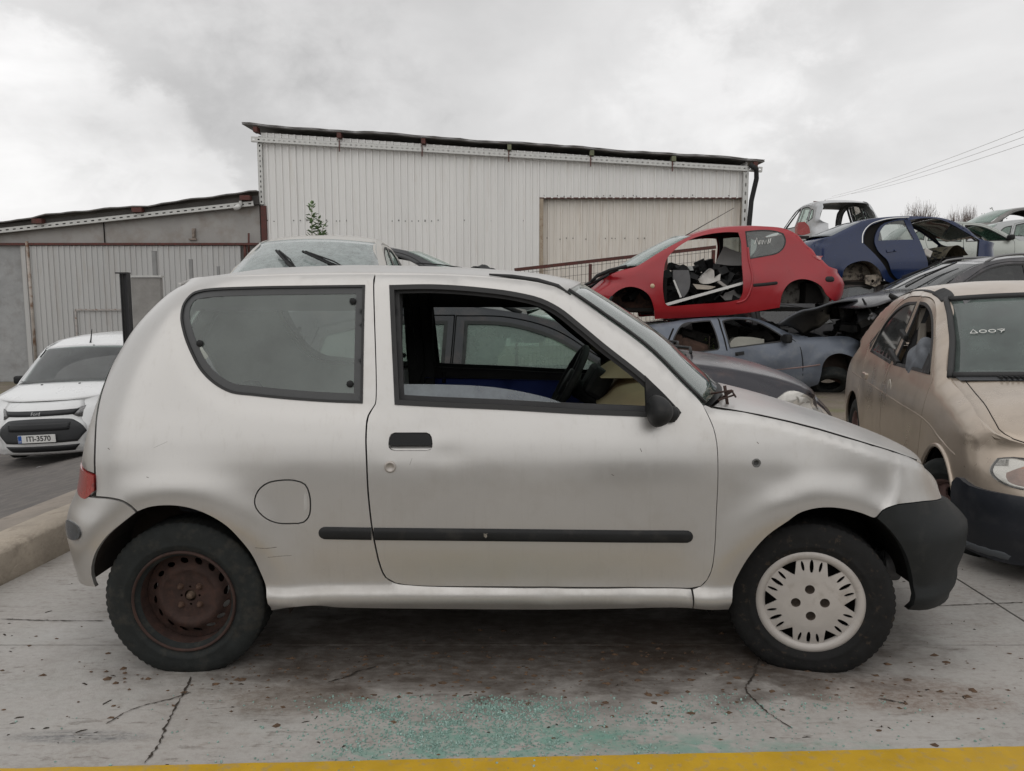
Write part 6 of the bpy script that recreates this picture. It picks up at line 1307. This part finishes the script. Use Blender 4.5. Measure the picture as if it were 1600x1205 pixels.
for sd in (-1, 1):
    ol = smooth([(1.885, .668), (1.91, .680), (2.0, .660), (2.07, .615), (2.082, .580), (2.04, .560), (1.95, .572), (1.90, .615)], .02); fl_ = smooth([(sd * a, z) for a, z in ((.575, .566), (.575, .622), (.48, .660), (.36, .645), (.33, .60), (.42, .562))], .03); bw_ = tc2.face('headlight_bowl', fl_, M('tan_lamp_shell', (.36, .22, .17), .22, .4, var=.3, vs=16, stretch=(1, 6, 1)) if sd < 0 else bpy.data.materials['tan_lamp_shell'], 'front_panel', .006, .04, thick=.01); tc2.face('lamp_reflector', circle(sd * .455, .627, .042, 20), CHROME, 'front_panel', .010, .03, bw_, thick=.003); tc2.face('headlight_lens', offset(fl_, .004), LENS, 'front_panel', .024, .03, bw_, thick=.002)
    h = tc2.side('headlight', ol, LENS, (), sd, -.014, .03, .03); tc2.side('reflector', offset(ol, -.006), M('tan_headlight_bowl', (.66, .63, .58), .22, .75, var=.12, vs=10) if sd < 0 else bpy.data.materials['tan_headlight_bowl'], (), sd, -.006, .03, 0, h); tc2.side('indicator', smooth([(1.965, .655), (2.0, .650), (2.060, .610), (2.066, .585), (2.03, .570), (1.97, .582), (1.950, .615)], .02), M('pinkish_lamp_glass', (.34, .20, .15), .2, .3, var=.3, vs=18) if sd < 0 else bpy.data.materials['pinkish_lamp_glass'], (), sd, -.009, .02, 0, h); tc2.ring('headlight_rim', offset(ol, .003), .005, RUBBER, sd, -.006, h, .05)
    bmp = smooth([(1.68, .50), (1.72, .535), (1.85, .525), (2.04, .525), (2.10, .52), (2.105, .48), (2.095, .36), (2.03, .24), (1.98, .195), (1.70, .20), (1.69, .30)], .05); bb = tc2.side('bumper_corner', bmp, bpy.data.materials['navy_black_bumper'], (), sd, -.025, .05, .04); tc2.strip('bumper_groove', smooth([(1.68, .46), (1.85, .445), (2.0, .43)], .05, False), .014, .008, DARK, sd, bb); tc2.strip('lower_lip', smooth([(1.68, .225), (1.85, .222), (1.97, .222)], .05, False), .05, .035, M('grey_lip', (.10, .11, .12), .6) if sd < 0 else bpy.data.materials['grey_lip'], sd, bb)
    tc2.strip('waist_crease', smooth([(1.6, .62), (1.0, .70), (.3, .715), (-.8, .74), (-1.5, .76)], .06, False), .016, .003, TANP, sd, tc2.sidep[sd])
    b = MB(); p = tc2.pt(-.02, .79, -1); b.lathe([(.0001, .008), (.03, .006), (.046, -.004), (.052, .002)], 20, 'y', p); o = b.build('handle_socket', M('pale_socket', (.50, .46, .40), .6) if sd < 0 else bpy.data.materials['pale_socket'], tc2.sidep[(sd, 'fd')], True); o.scale = (1, -sd, 1)
    b = MB(); p = tc2.pt(-.9, .78, -1); b.box(p, (.16, .03, .05), None, .01); o = b.build('door_handle', TANP, tc2.sidep[(sd, 'rd')]); o.scale = (1, -sd, 1)
    tc2.strip('roof_gutter', smooth([(x, z + .16 * (z - .97) - .006) for x, z in ((.28, 1.345), (.0, 1.385), (-.5, 1.40), (-1.0, 1.355), (-1.28, 1.285))], .06, False), .012, .006, BLACKP, sd, tc2.sidep[sd]); tc2.strip('roof_strip_end', smooth([(x, z + .16 * (z - .97) + .004) for x, z in ((.31, 1.338), (.16, 1.365), (.0, 1.387))], .03, False), .045, .010, BLACKP, sd, tc2.sidep[sd])
    q = smooth([(.80, .96), (.62, 1.07), (.62, .95)], .03); tc2.side('mirror_base', q, BLACKP, (), sd, -.008, .05, .02, tc2.sidep[(sd, 'fd')])
    tc2.strip('arch_lip', smooth(arch(1.34, .27, .35, 10, 170), .04, False), .022, .014, TANP, sd, tc2.sidep[sd])
C_, = [tc2.capc['windscreen'][0]]
for sd in (-1, 1): b = MB(); b.tube([tc2.capf['windscreen'](sd * 1.0, t) + np.array((0, 0, .004)) for t in np.linspace(0, 1, 14)], .018, 6); b.build('windscreen_seal', RUBBER, tc2.root, True)
for tt in (.015, .985): b = MB(); b.tube([tc2.capf['windscreen'](s_, tt) + np.array((.0, 0, .004)) for s_ in np.linspace(-.98, .98, 24)], .022, 6); b.build('windscreen_seal', RUBBER, tc2.root, True)
GRL = M('scuttle_black', (.035, .037, .04), .6)
b = MB(); b.grid(lambda u, v: tuple(tc2.capf['windscreen'](-.97 + 1.94 * u, 0) + np.array((.005 + .085 * v, 0, .006 - .012 * v))), 24, 4); sg = b.build('scuttle_grille', GRL, tc2.root, True)
for i in range(46): p = tc2.capf['windscreen'](-.72 + 1.44 * i / 45, 0) + np.array((.045, 0, .006)); b = MB(); b.box(p, (.07, .009, .012)); b.build('grille_slat', BLACKP, sg)
# marker writing on the screen
STROKES = {'A': [[(0, 0), (.42, 1), (.9, 0)], [(.0, .02), (.88, .02)]], '0': [[(.45 + .42 * math.cos(t), .42 + .36 * math.sin(t)) for t in np.linspace(0, 6.5, 16)]], '7': [[(0, .75), (.55, .85), (.9, .8), (.55, .4), (.35, .0)], [(.25, .40), (.85, .48)]], 'n': [[(0, .0), (.15, .8), (.35, .1), (.5, .8), (.8, .5)]]}
def write(c, cap, text, s0, t0, ds, dt, parent, r=.005):
    for ch in text:
        b = MB()
        for st in STROKES[ch]: b.tube([c.capf[cap](s0 + ds * a, t0 + dt * e) + np.array((.006, 0, .006)) for a, e in st], r, 5)
        o = b.build('marker_letter', WHITEMARK, parent); s0 += ds * 1.12
write(tc2, 'windscreen', 'A007', -.87, .47, .060, .045, tc2.root, .0024)
for sd in (-1, 1): b = MB(); b.tube([tc2.capf['bonnet'](sd * .93, t) + np.array((0, 0, .0005)) for t in np.linspace(0, 1, 24)], .0026, 6); b.build('bonnet_gap', DARK, tc2.root, True)
b = MB(); p = tc2.capf['windscreen'](-.80, .93); b.box(p + np.array((.0, 0, -.006)), (.05, .07, .004), (0, R(35), 0)); b.build('screen_sticker', GREYP, tc2.root)
# deflated airbag cloth hanging in the front window, and black tape round the pillar
AIR = M('grey_airbag_cloth', (.13, .14, .155), .9, var=.25, vs=14)
bm = bmesh.new(); bmesh.ops.create_icosphere(bm, subdivisions=4, radius=1)
for v_ in bm.verts: p = v_.co; k = 1 + .16 * math.sin(p.x * 4 + p.z * 3) * math.cos(p.y * 3) + .05 * math.sin(p.z * 8 + p.x * 5) - .10 * math.exp(-((p.x - p.z * .5) / .12) ** 2); v_.co = Vector((p.x * .20 * k, p.y * .10 * k, p.z * .15 * k))
b = MB(); bm.verts.index_update(); b.add([v_.co.copy() for v_ in bm.verts], [[v_.index for v_ in f.verts] for f in bm.faces]); bm.free()
wp = tc2.M @ Vector((.34, -.70, .985)); ab = thing('airbag', 'deflated grey airbag bulging in the tan car front window', 'airbag', tuple(wp), R(-104.5)); b.build('cloth', AIR, ab, True)
b = MB()
for zz in (1.145, .985): b.box(tc2.pt(-.18, zz, -1, -.004), (.16 if zz > 1.1 else .30, .03, .045), (0, .25, 0), .008)
b.build('black_tape', BLACKP, tc2.sidep[(-1, 'fd')])
for yy in (-.62,): b = MB(); b.box((-.155, yy, 1.14), (.05, .06, .40), (0, -.06, 0), .015); b.build('inner_pillar', M('tan_pillar_trim', (.36, .32, .27), .6), tc2.root)
# ---- white van at the left
WHT = M('white_van_paint', (.74, .75, .75), .3, 0, .03, 3, (.55, .54, .52), (.6, 1.0), 6, coat=.5)
van = dict(front=[(2.10, .20), (2.17, .30), (2.20, .48), (2.19, .66), (2.13, .82), (2.02, .96)], bonnet=[(2.02, .96), (1.8, 1.04), (1.55, 1.10), (1.32, 1.15)], screen=[(1.32, 1.15), (.95, 1.45), (.62, 1.68)], roof=[(.62, 1.68), (.2, 1.78), (-.6, 1.82), (-1.6, 1.80), (-2.05, 1.76)], rglass=[(-2.05, 1.76), (-2.12, 1.5), (-2.17, 1.15)], tail=[(-2.17, 1.15), (-2.2, .8), (-2.2, .5), (-2.15, .25)], hubs=[(1.36, .31), (-1.30, .31)], r=.37, zs=.24, fw=[(1.0, 1.13), (.70, 1.38), (.45, 1.56), (.1, 1.62), (.05, 1.10)], fd=[(1.10, 1.08), (1.06, .6), (.95, .32), (.1, .32), (.0, .5), (-.02, 1.2), (.03, 1.70), (.48, 1.63), (.75, 1.42)], zb=1.05, zr=1.80, W=.91)
vn = gcar('white_van', 'white delivery van with front number plate parked at the left by the shed', (-6.95, 13.24, -1.155), (R(2.2), 0, R(-86.3)), van, WHT, glass('van_glass', (.45, .52, .50), .10, (.4, .42, .42), .02), .07, cat='van', win=('fw',), bx=.16, no=('rglass',))
FB = 'front_bumper'; GRB = M('van_grille_black', (.014, .015, .017), .5, var=.2); GRK = M('van_bumper_charcoal', (.035, .037, .04), .6)
up = smooth([(-.47, .77), (.47, .77), (.52, .845), (-.52, .845)], .05); vn.face('upper_grille', up, GRB, FB, .008, .05)
lg = smooth([(-.62, .52), (-.50, .38), (.50, .38), (.62, .52), (.58, .60), (.46, .70), (-.46, .70), (-.58, .60)], .05); g = vn.face('lower_grille', lg, GRK, FB, .008, .05)
vn.face('grille_opening', smooth([(-.42, .56), (.42, .56), (.44, .67), (-.44, .67)], .05), GRB, FB, .014, .05, g)
for k in range(3): vn.face('grille_bar', [(-.43, .585 + k * .03), (.43, .585 + k * .03), (.43, .593 + k * .03), (-.43, .593 + k * .03)], GRK, FB, .024, .08, g)
vn.face('bumper_slot', smooth([(-.44, .245), (.44, .245), (.52, .335), (-.52, .335)], .05), GRB, FB, .008, .05)
PLATEW = M('plate_white', (.70, .70, .68), .4, var=.03); PLB = M('plate_blue', (.015, .09, .36), .4); PLK = M('plate_black_ink', (.015, .015, .016), .5)
def flatplate(c, w, h, y, z, x, mat, name, parent, th=.012): b = MB(); b.box((x, y, z), (th, w, h), None, .003); return b.build(name, mat, parent)
pxx = float(vn.fpt(FB, 0, .455, .03)[0]); npl = flatplate(vn, .52, .113, 0, .455, pxx, PLATEW, 'number_plate', vn.root); flatplate(vn, .05, .107, -.232, .455, pxx + .0015, PLB, 'country_band', npl)
m4 = lambda x, y, z: Matrix.Translation((x, y, z)) @ Matrix(((0, 0, 1, 0), (1, 0, 0, 0), (0, 1, 0, 0), (0, 0, 0, 1)))
txt('ITI-3570', .105, PLK, npl, 'plate_text', m4(pxx + .0065, .025, .455) @ Matrix.Diagonal((.95, 1, 1, 1)), .001, True)
txt('GR', .03, PLATEW, npl, 'plate_text', m4(pxx + .0085, -.232, .425), .0008)
bx0 = float(vn.fpt(FB, 0, .808, .045)[0]); b = MB()
SILB = M('badge_silver', (.62, .63, .64), .3, .2)
for rr_, o_, m_ in ((1.0, 0, SILB), (.80, .004, M('badge_blue', (.02, .045, .16), .25, coat=.8))):
    b = MB(); V = circle(0, 0, .115 * rr_, 36, .047 * rr_); b.prism(V, lambda a, e: (bx0 + .012 + o_, a, e), lambda a, e: (bx0 - .01, a, e), (), .5); bo = b.build('badge', m_, vn.root if rr_ == 1 else bo)
txt('Ford', .068, SILB, bo, 'badge_script', m4(bx0 + .0175, 0, .808) @ Matrix(((1, .22, 0, 0), (0, 1, 0, 0), (0, 0, 1, 0), (0, 0, 0, 1))), .001)
for sd in (-1, 1):
    lamp = smooth([(1.72, .93), (1.90, .93), (2.05, .86), (2.10, .76), (2.04, .70), (1.92, .74), (1.80, .82)], .04); h = vn.side('headlight', lamp, LENS, (), sd, -.008, .05, .03); vn.side('reflector', offset(lamp, -.02), M('van_lamp_bowl', (.22, .22, .22), .3, .6, var=.4, vs=20) if sd < 0 else bpy.data.materials['van_lamp_bowl'], (), sd, .02, .05, 0, h)
    vn.face('headlight_tip', smooth([(sd * a, z) for a, z in ((.43, .785), (.50, .85), (.62, .885), (.80, .91), (.80, .70), (.60, .715), (.49, .74))], .03), bpy.data.materials['van_lamp_bowl'], FB, .006, .05)
a0 = vn.capf['roof'](0, .04); b = MB(); b.tube([a0, a0 + np.array((-.03, 0, .05)), a0 + np.array((-.10, 0, .22))], [.016, .012, .006], 6); b.build('roof_aerial', BLACKP, vn.root)
for s_ in (-.35, .35): p = vn.capf['bonnet'](s_, .85); b = MB(); b.box(p, (.03, .03, .02), None, .006); b.build('washer_jet', BLACKP, vn.root)
# ---- cream car seen through its windscreen above the silver roof, up on timber baulks
CREAM = M('cream_paint', (.46, .44, .40), .4, .2, .06, 3, coat=.3)
TIMB = M('dark_timber', (.09, .07, .055), .9, var=.3, vs=6)
p = at_y(478, 376, 7.6); crm = scaled(HATCH, .98, 1.0, .80)
cr = gcar('cream_hatchback', 'cream car seen head on through its wet windscreen above the silver roof', (p[0] + .17, 7.6, p[2] - 1.40), R(-87), crm, CREAM, FOG, .08, scr=glass('wet_screen', (.70, .78, .76), .34, (.55, .60, .59), .08, 14), no=('seats', 'mirror'))
WS = 'windscreen'
for pa in (((.02, .06), (-.22, .30), (-.47, .56)), ((.72, .06), (.34, .28), (-.06, .52))):
    b = MB(); q = [cr.capf[WS](s_, t) + np.array((.02, 0, .04)) for s_, t in pa]; b.tube(q, .012, 6); q2 = [v_ + np.array((.02, .03, .0)) for v_ in q]; b.tube(q2, .008, 5); b.tube([q[0], (q[0] + q2[-1]) / 2 + np.array((.05, .02, .02)), q2[-1]], .007, 5); b.tube([q[0] + np.array((.0, .06, -.05)), q[0], q[1]], .018, 6); b.build('wiper', BLACKP, cr.root)
def baulks(c, L, zg, zt, n):
    for k, x in enumerate((-L, L)):
        p_ = c.M @ Vector((x, 0, 0)); t = thing('timber_baulk', n + (' rear axle' if k == 0 else ' front axle'), 'timber', (p_.x, p_.y, zg), c.root.rotation_euler.z, 'stacks of dark sleepers under cars'); h = zt - zg; q = max(1, int(round(h / .22)))
        for i in range(q): b = MB(); b.box((0, 0, h * (i + .5) / q), (.26, 1.9, h / q - .004), None, .012); b.build('sleeper', TIMB, t)
baulks(cr, 1.24, -.1, cr.root.location.z, 'stacked dark sleepers propping the cream car at its')
# ---- charcoal hatchback beside it (faces right)
CHAR = M('charcoal_paint', (.030, .031, .033), .4, .2, .2, 4, coat=.4)
p = at_y(620, 391, 9.6); ch = gcar('charcoal_hatchback', 'charcoal hatchback with open window behind the cream car', (p[0] - .16, 9.6 + .85, p[2] - 1.36), 0, HATCH, CHAR, FOG, .08, no=('fw', 'rw', 'seats', 'mirror'))
baulks(ch, 1.24, -.1, ch.root.location.z, 'stacked dark sleepers propping the charcoal car at its')
aw = np.array(at_y(651, 411, 9.7)); aw2 = np.array(at_y(722, 418.5, 9.7)); o = MB().tube([ch.Mi @ Vector(aw), ch.Mi @ Vector((aw + aw2) / 2 + np.array((0, 0, .01))), ch.Mi @ Vector(aw2)], .008, 5).build('wing_aerial', BLACKP, ch.root)
c0 = np.array(at_y(748, 424, 9.4)); tp = thing('tarpaulin', 'crumpled black plastic cover peaked on the charcoal car bonnet', 'cover', tuple(c0)); b = MB(); b.grid(lambda u, v: ((u - .5) * .62, (v - .5) * .8, .10 * max(0, 1 - abs(u - .55) * 2.6) * (1 - abs(v - .4)) + .02 * math.sin(u * 17 + v * 9) + .012 * math.sin(v * 23) - .03), 22, 16); o = b.build('sheet', BLACKP, tp, True); o.modifiers.new('s', 'SOLIDIFY').thickness = .006
# ---- dark estate on the right, nose to the left
EST = M('dark_estate_paint', (.030, .029, .033), .3, .3, .2, 4, (.08, .07, .07), (.5, .85), 6, coat=.5)
est = scaled(HATCH, 1.12, 1.02, .87); est['roof'] = [(.29, 1.387), (-.1, 1.445), (-.8, 1.455), (-1.5, 1.43), (-1.85, 1.38)]; est['rglass'] = [(-1.85, 1.38), (-2.0, 1.18), (-2.06, .99)]; est['tail'] = [(-2.06, .99), (-2.16, .8), (-2.2, .56), (-2.1, .22)]; est['qw'] = [(-1.36, 1.0), (-1.28, 1.32), (-1.68, 1.27), (-1.78, 1.03)]
p = at_y(1454, 456, 11.0); es = gcar('dark_estate', 'dark grey estate with roof rails and raised wipers, nose pointing left', (p[0] + 1.088, 11.0 + .778, p[2] - .97), R(184), est, EST, DKG, .07, wheels=False, cut=1.05, scr=glass('estate_screen', (.34, .38, .38), .14, (.26, .28, .28), .03, 5), rim=DARK)
for sd in (-1, 1): b = MB(); b.tube([es.capf['roof'](sd * .92, t) + np.array((0, 0, .05 if .06 < t < .96 else 0)) for t in np.linspace(0.02, .98, 16)], .018, 8); b.build('roof_rail', M('rail_grey', (.20, .20, .20), .4, .5) if sd < 0 else bpy.data.materials['rail_grey'], es.root, True)
for pa in (((-.30, .02), (-.20, .30), (-.05, .88)), ((.42, .02), (.46, .35), (.52, .85))):
    b = MB(); q = [es.capf[WS](s_, t) + np.array((.02, 0, .05)) for s_, t in pa]; b.tube(q, [.016, .013, .010], 6); b.tube([q[1], q[1] + np.array((.03, .02, .02)), q[2]], .008, 5); b.build('wiper', BLACKP, es.root)
# ---- black wreck with an open engine bay below the navy saloon
BLK = M('black_wreck_paint', (.016, .016, .018), .45, var=.3, col2=(.06, .055, .05), c2=(.52, .8))
bw = gcar('black_wreck', 'black wreck with an empty engine bay under the navy saloon', (es.root.location.x + .55, es.root.location.y + .1, -.1), R(182), scaled(HATCH, 1.08, .56, .85), BLK, DKG, .09, no=('bonnet', 'seats', 'handle'), wheels=False)
b = MB(); rr = random.Random(21)
for k in range(60): b.box((rr.uniform(1.2, 2.0), rr.uniform(-.6, .6), rr.uniform(.35, .72)), (rr.uniform(.08, .35), rr.uniform(.08, .3), rr.uniform(.05, .2)), (rr.random(), rr.random(), rr.random()))
for k in range(16): q = np.array((rr.uniform(1.2, 2.0), rr.uniform(-.6, .6), rr.uniform(.5, .78))); b.tube([q, q + np.array((.1, .1, .06)), q + np.array((.25, .0, -.08))], .018, 5)
o = b.build('engine_remains', DARK, bw.root); o['kind'] = 'stuff'
# ---- silver people carrier without a tailgate, third level
SLV2 = M('dull_silver_paint', (.46, .47, .48), .35, .4, .08, 3, (.30, .28, .26), (.5, .9), 6, coat=.3)
mpv2 = scaled(HATCH, .92, 1.12, .80); mpv2['rglass'] = [(-1.46, 1.48), (-1.60, 1.25), (-1.70, 1.0)]; mpv2['roof'] = [(.24, 1.523), (-.1, 1.585), (-.6, 1.59), (-1.1, 1.56), (-1.46, 1.48)]; mpv2['tail'] = [(-1.70, 1.0), (-1.76, .8), (-1.80, .5), (-1.72, .25)]
p = at_y(1292, 312, 18.5); sv = gcar('silver_people_carrier', 'silver people carrier with its tailgate missing, highest in the pile behind the red shell', (p[0] + .38, 19.7, p[2] - 1.60), R(88), mpv2, SLV2, FOG, .08, no=('rglass', 'screen', 'tailp', 'fw', 'seats', 'mirror', 'handle'), wheels=False, trim=GREYTRIM)
b = MB(); b.tube([(-.2, -.1, 1.66), (-.2, .3, 1.68)], .012, 5); b.tube([(-.1, .0, 1.64), (-.3, .05, 1.70)], .010, 5); b.build('bent_aerial_base', RUSTRED, sv.root)
def rack(x, y, w, d_, z, label):
    t = thing('storage_rack', label, 'rack', (x, y, -.3), 0, 'rusty red storage racks'); h = z + .3
    for a in (-1, 1):
        for e in (-1, 1): b = MB(); b.box((a * w / 2, e * d_ / 2, h / 2), (.12, .12, h)); b.build('upright', RUSTRED, t)
    for e in (-1, 1): b = MB(); b.box((0, e * d_ / 2, h - .07), (w - .13, .10, .14)); b.build('cross_beam', RUSTRED, t)
    for a in (-.35, .35): b = MB(); b.box((a * w, 0, h - .08), (.1, d_ - .11, .12)); b.build('cross_beam', RUSTRED, t)
rack(sv.root.location.x, 19.7, 2.4, 3.0, sv.root.location.z + .2, 'tall rusty red rack carrying the silver people carrier')
SLG = M('silver_green_paint', (.36, .38, .35), .32, .4, .08, 3, coat=.5); SLB = M('pale_silver_paint', (.33, .34, .34), .32, .4, .06, 3, coat=.5); SUVP = M('grey_brown_paint', (.16, .155, .145), .35, .3, .1, 3, coat=.4)
p = at_y(1513, 343, 19); g1 = gcar('silver_green_hatchback', 'silver green hatchback at the far right, nearest of the three far cars', (p[0] + .35, 19.8, p[2] - 1.46), R(-8), HATCH, SLG, FOG, .08, no=('fw', 'seats', 'handle'), wheels=False)
p = at_y(1590, 339, 21.5); g2 = gcar('pale_silver_hatchback', 'pale silver hatchback at the right edge behind the silver green one', (p[0] + 1.3, 22.3, p[2] - 1.46), R(-10), HATCH, SLB, FOG, .09, no=('seats', 'handle'), wheels=False)
p = at_y(1590, 321, 24.5); g3 = gcar('grey_estate', 'grey brown estate with open windows, highest car at the right edge', (p[0] + .2, 25.3, p[2] - 1.49), R(185), est, SUVP, FOG, .09, no=('fw', 'rw', 'qw', 'seats', 'handle', 'mirror'), wheels=False)
rack(g1.root.location.x, 19.8, 3.4, 1.5, g1.root.location.z + .2, 'rusty red rack carrying the silver green hatchback'); rack(g2.root.location.x, 22.3, 3.4, 1.5, g2.root.location.z + .2, 'rusty red rack carrying the pale silver hatchback'); rack(g3.root.location.x, 25.3, 3.8, 1.5, g3.root.location.z + .2, 'tallest rusty red rack, carrying the grey brown estate')

dw = gcar('dark_wreck', 'crushed dark car body behind the blue grey saloon', (bx_ + .55, 14.4, -.1), R(183), scaled(HATCH, 1.18, .94, .84), BLK, DKG, .12, no=('seats', 'handle', 'mirror'), wheels=False)

uw = gcar('brown_wreck', 'dark brown crushed car body underneath the navy saloon', (nx, YV + WV, -.1), R(2), scaled(HATCH, 1.08, (nc.root.location.z + .30) / 1.42, .88), M('brown_wreck_paint', (.035, .026, .022), .6, var=.4, col2=(.09, .06, .045), c2=(.5, .75)), DKG, .12, no=('seats', 'handle', 'mirror'), wheels=False)
# what is left of the estate's front end: an open bay of black castings, hoses and a few pale bits
b = MB(); rr = random.Random(77)
for k in range(70): b.box((rr.uniform(1.1, 2.05), rr.uniform(-.72, .72), rr.uniform(.12, .80)), (rr.uniform(.06, .30), rr.uniform(.06, .28), rr.uniform(.04, .20)), (rr.uniform(-.6, .6), rr.uniform(-.6, .6), rr.uniform(0, 3)))
for k in range(22): q = np.array((rr.uniform(1.1, 2.0), rr.uniform(-.6, .8), rr.uniform(.3, .85))); b.tube([q, q + np.array((rr.uniform(-.2, .2), .12, .08)), q + np.array((rr.uniform(-.3, .3), .2, -.12))], rr.choice((.012, .02, .03)), 6)
o = b.build('engine_remains', BLACKP, es.root); o['kind'] = 'stuff'
for k, (x_, y_, z_, sx_) in enumerate(((1.6, .74, .52, .22), (1.85, .70, .40, .12), (1.95, .66, .62, .10))):
    b = MB(); b.grid(lambda u, v: (x_ + (u - .5) * sx_ + .02 * math.sin(v * 7), y_ + .03 * math.sin(u * 6) * math.sin(v * 5), z_ + (v - .5) * sx_ * .8 + .015 * math.sin(u * 11)), 8, 8); o = b.build('torn_plastic', WBAG if k < 2 else GREYP, es.root, True); o.modifiers.new('s', 'SOLIDIFY').thickness = .008
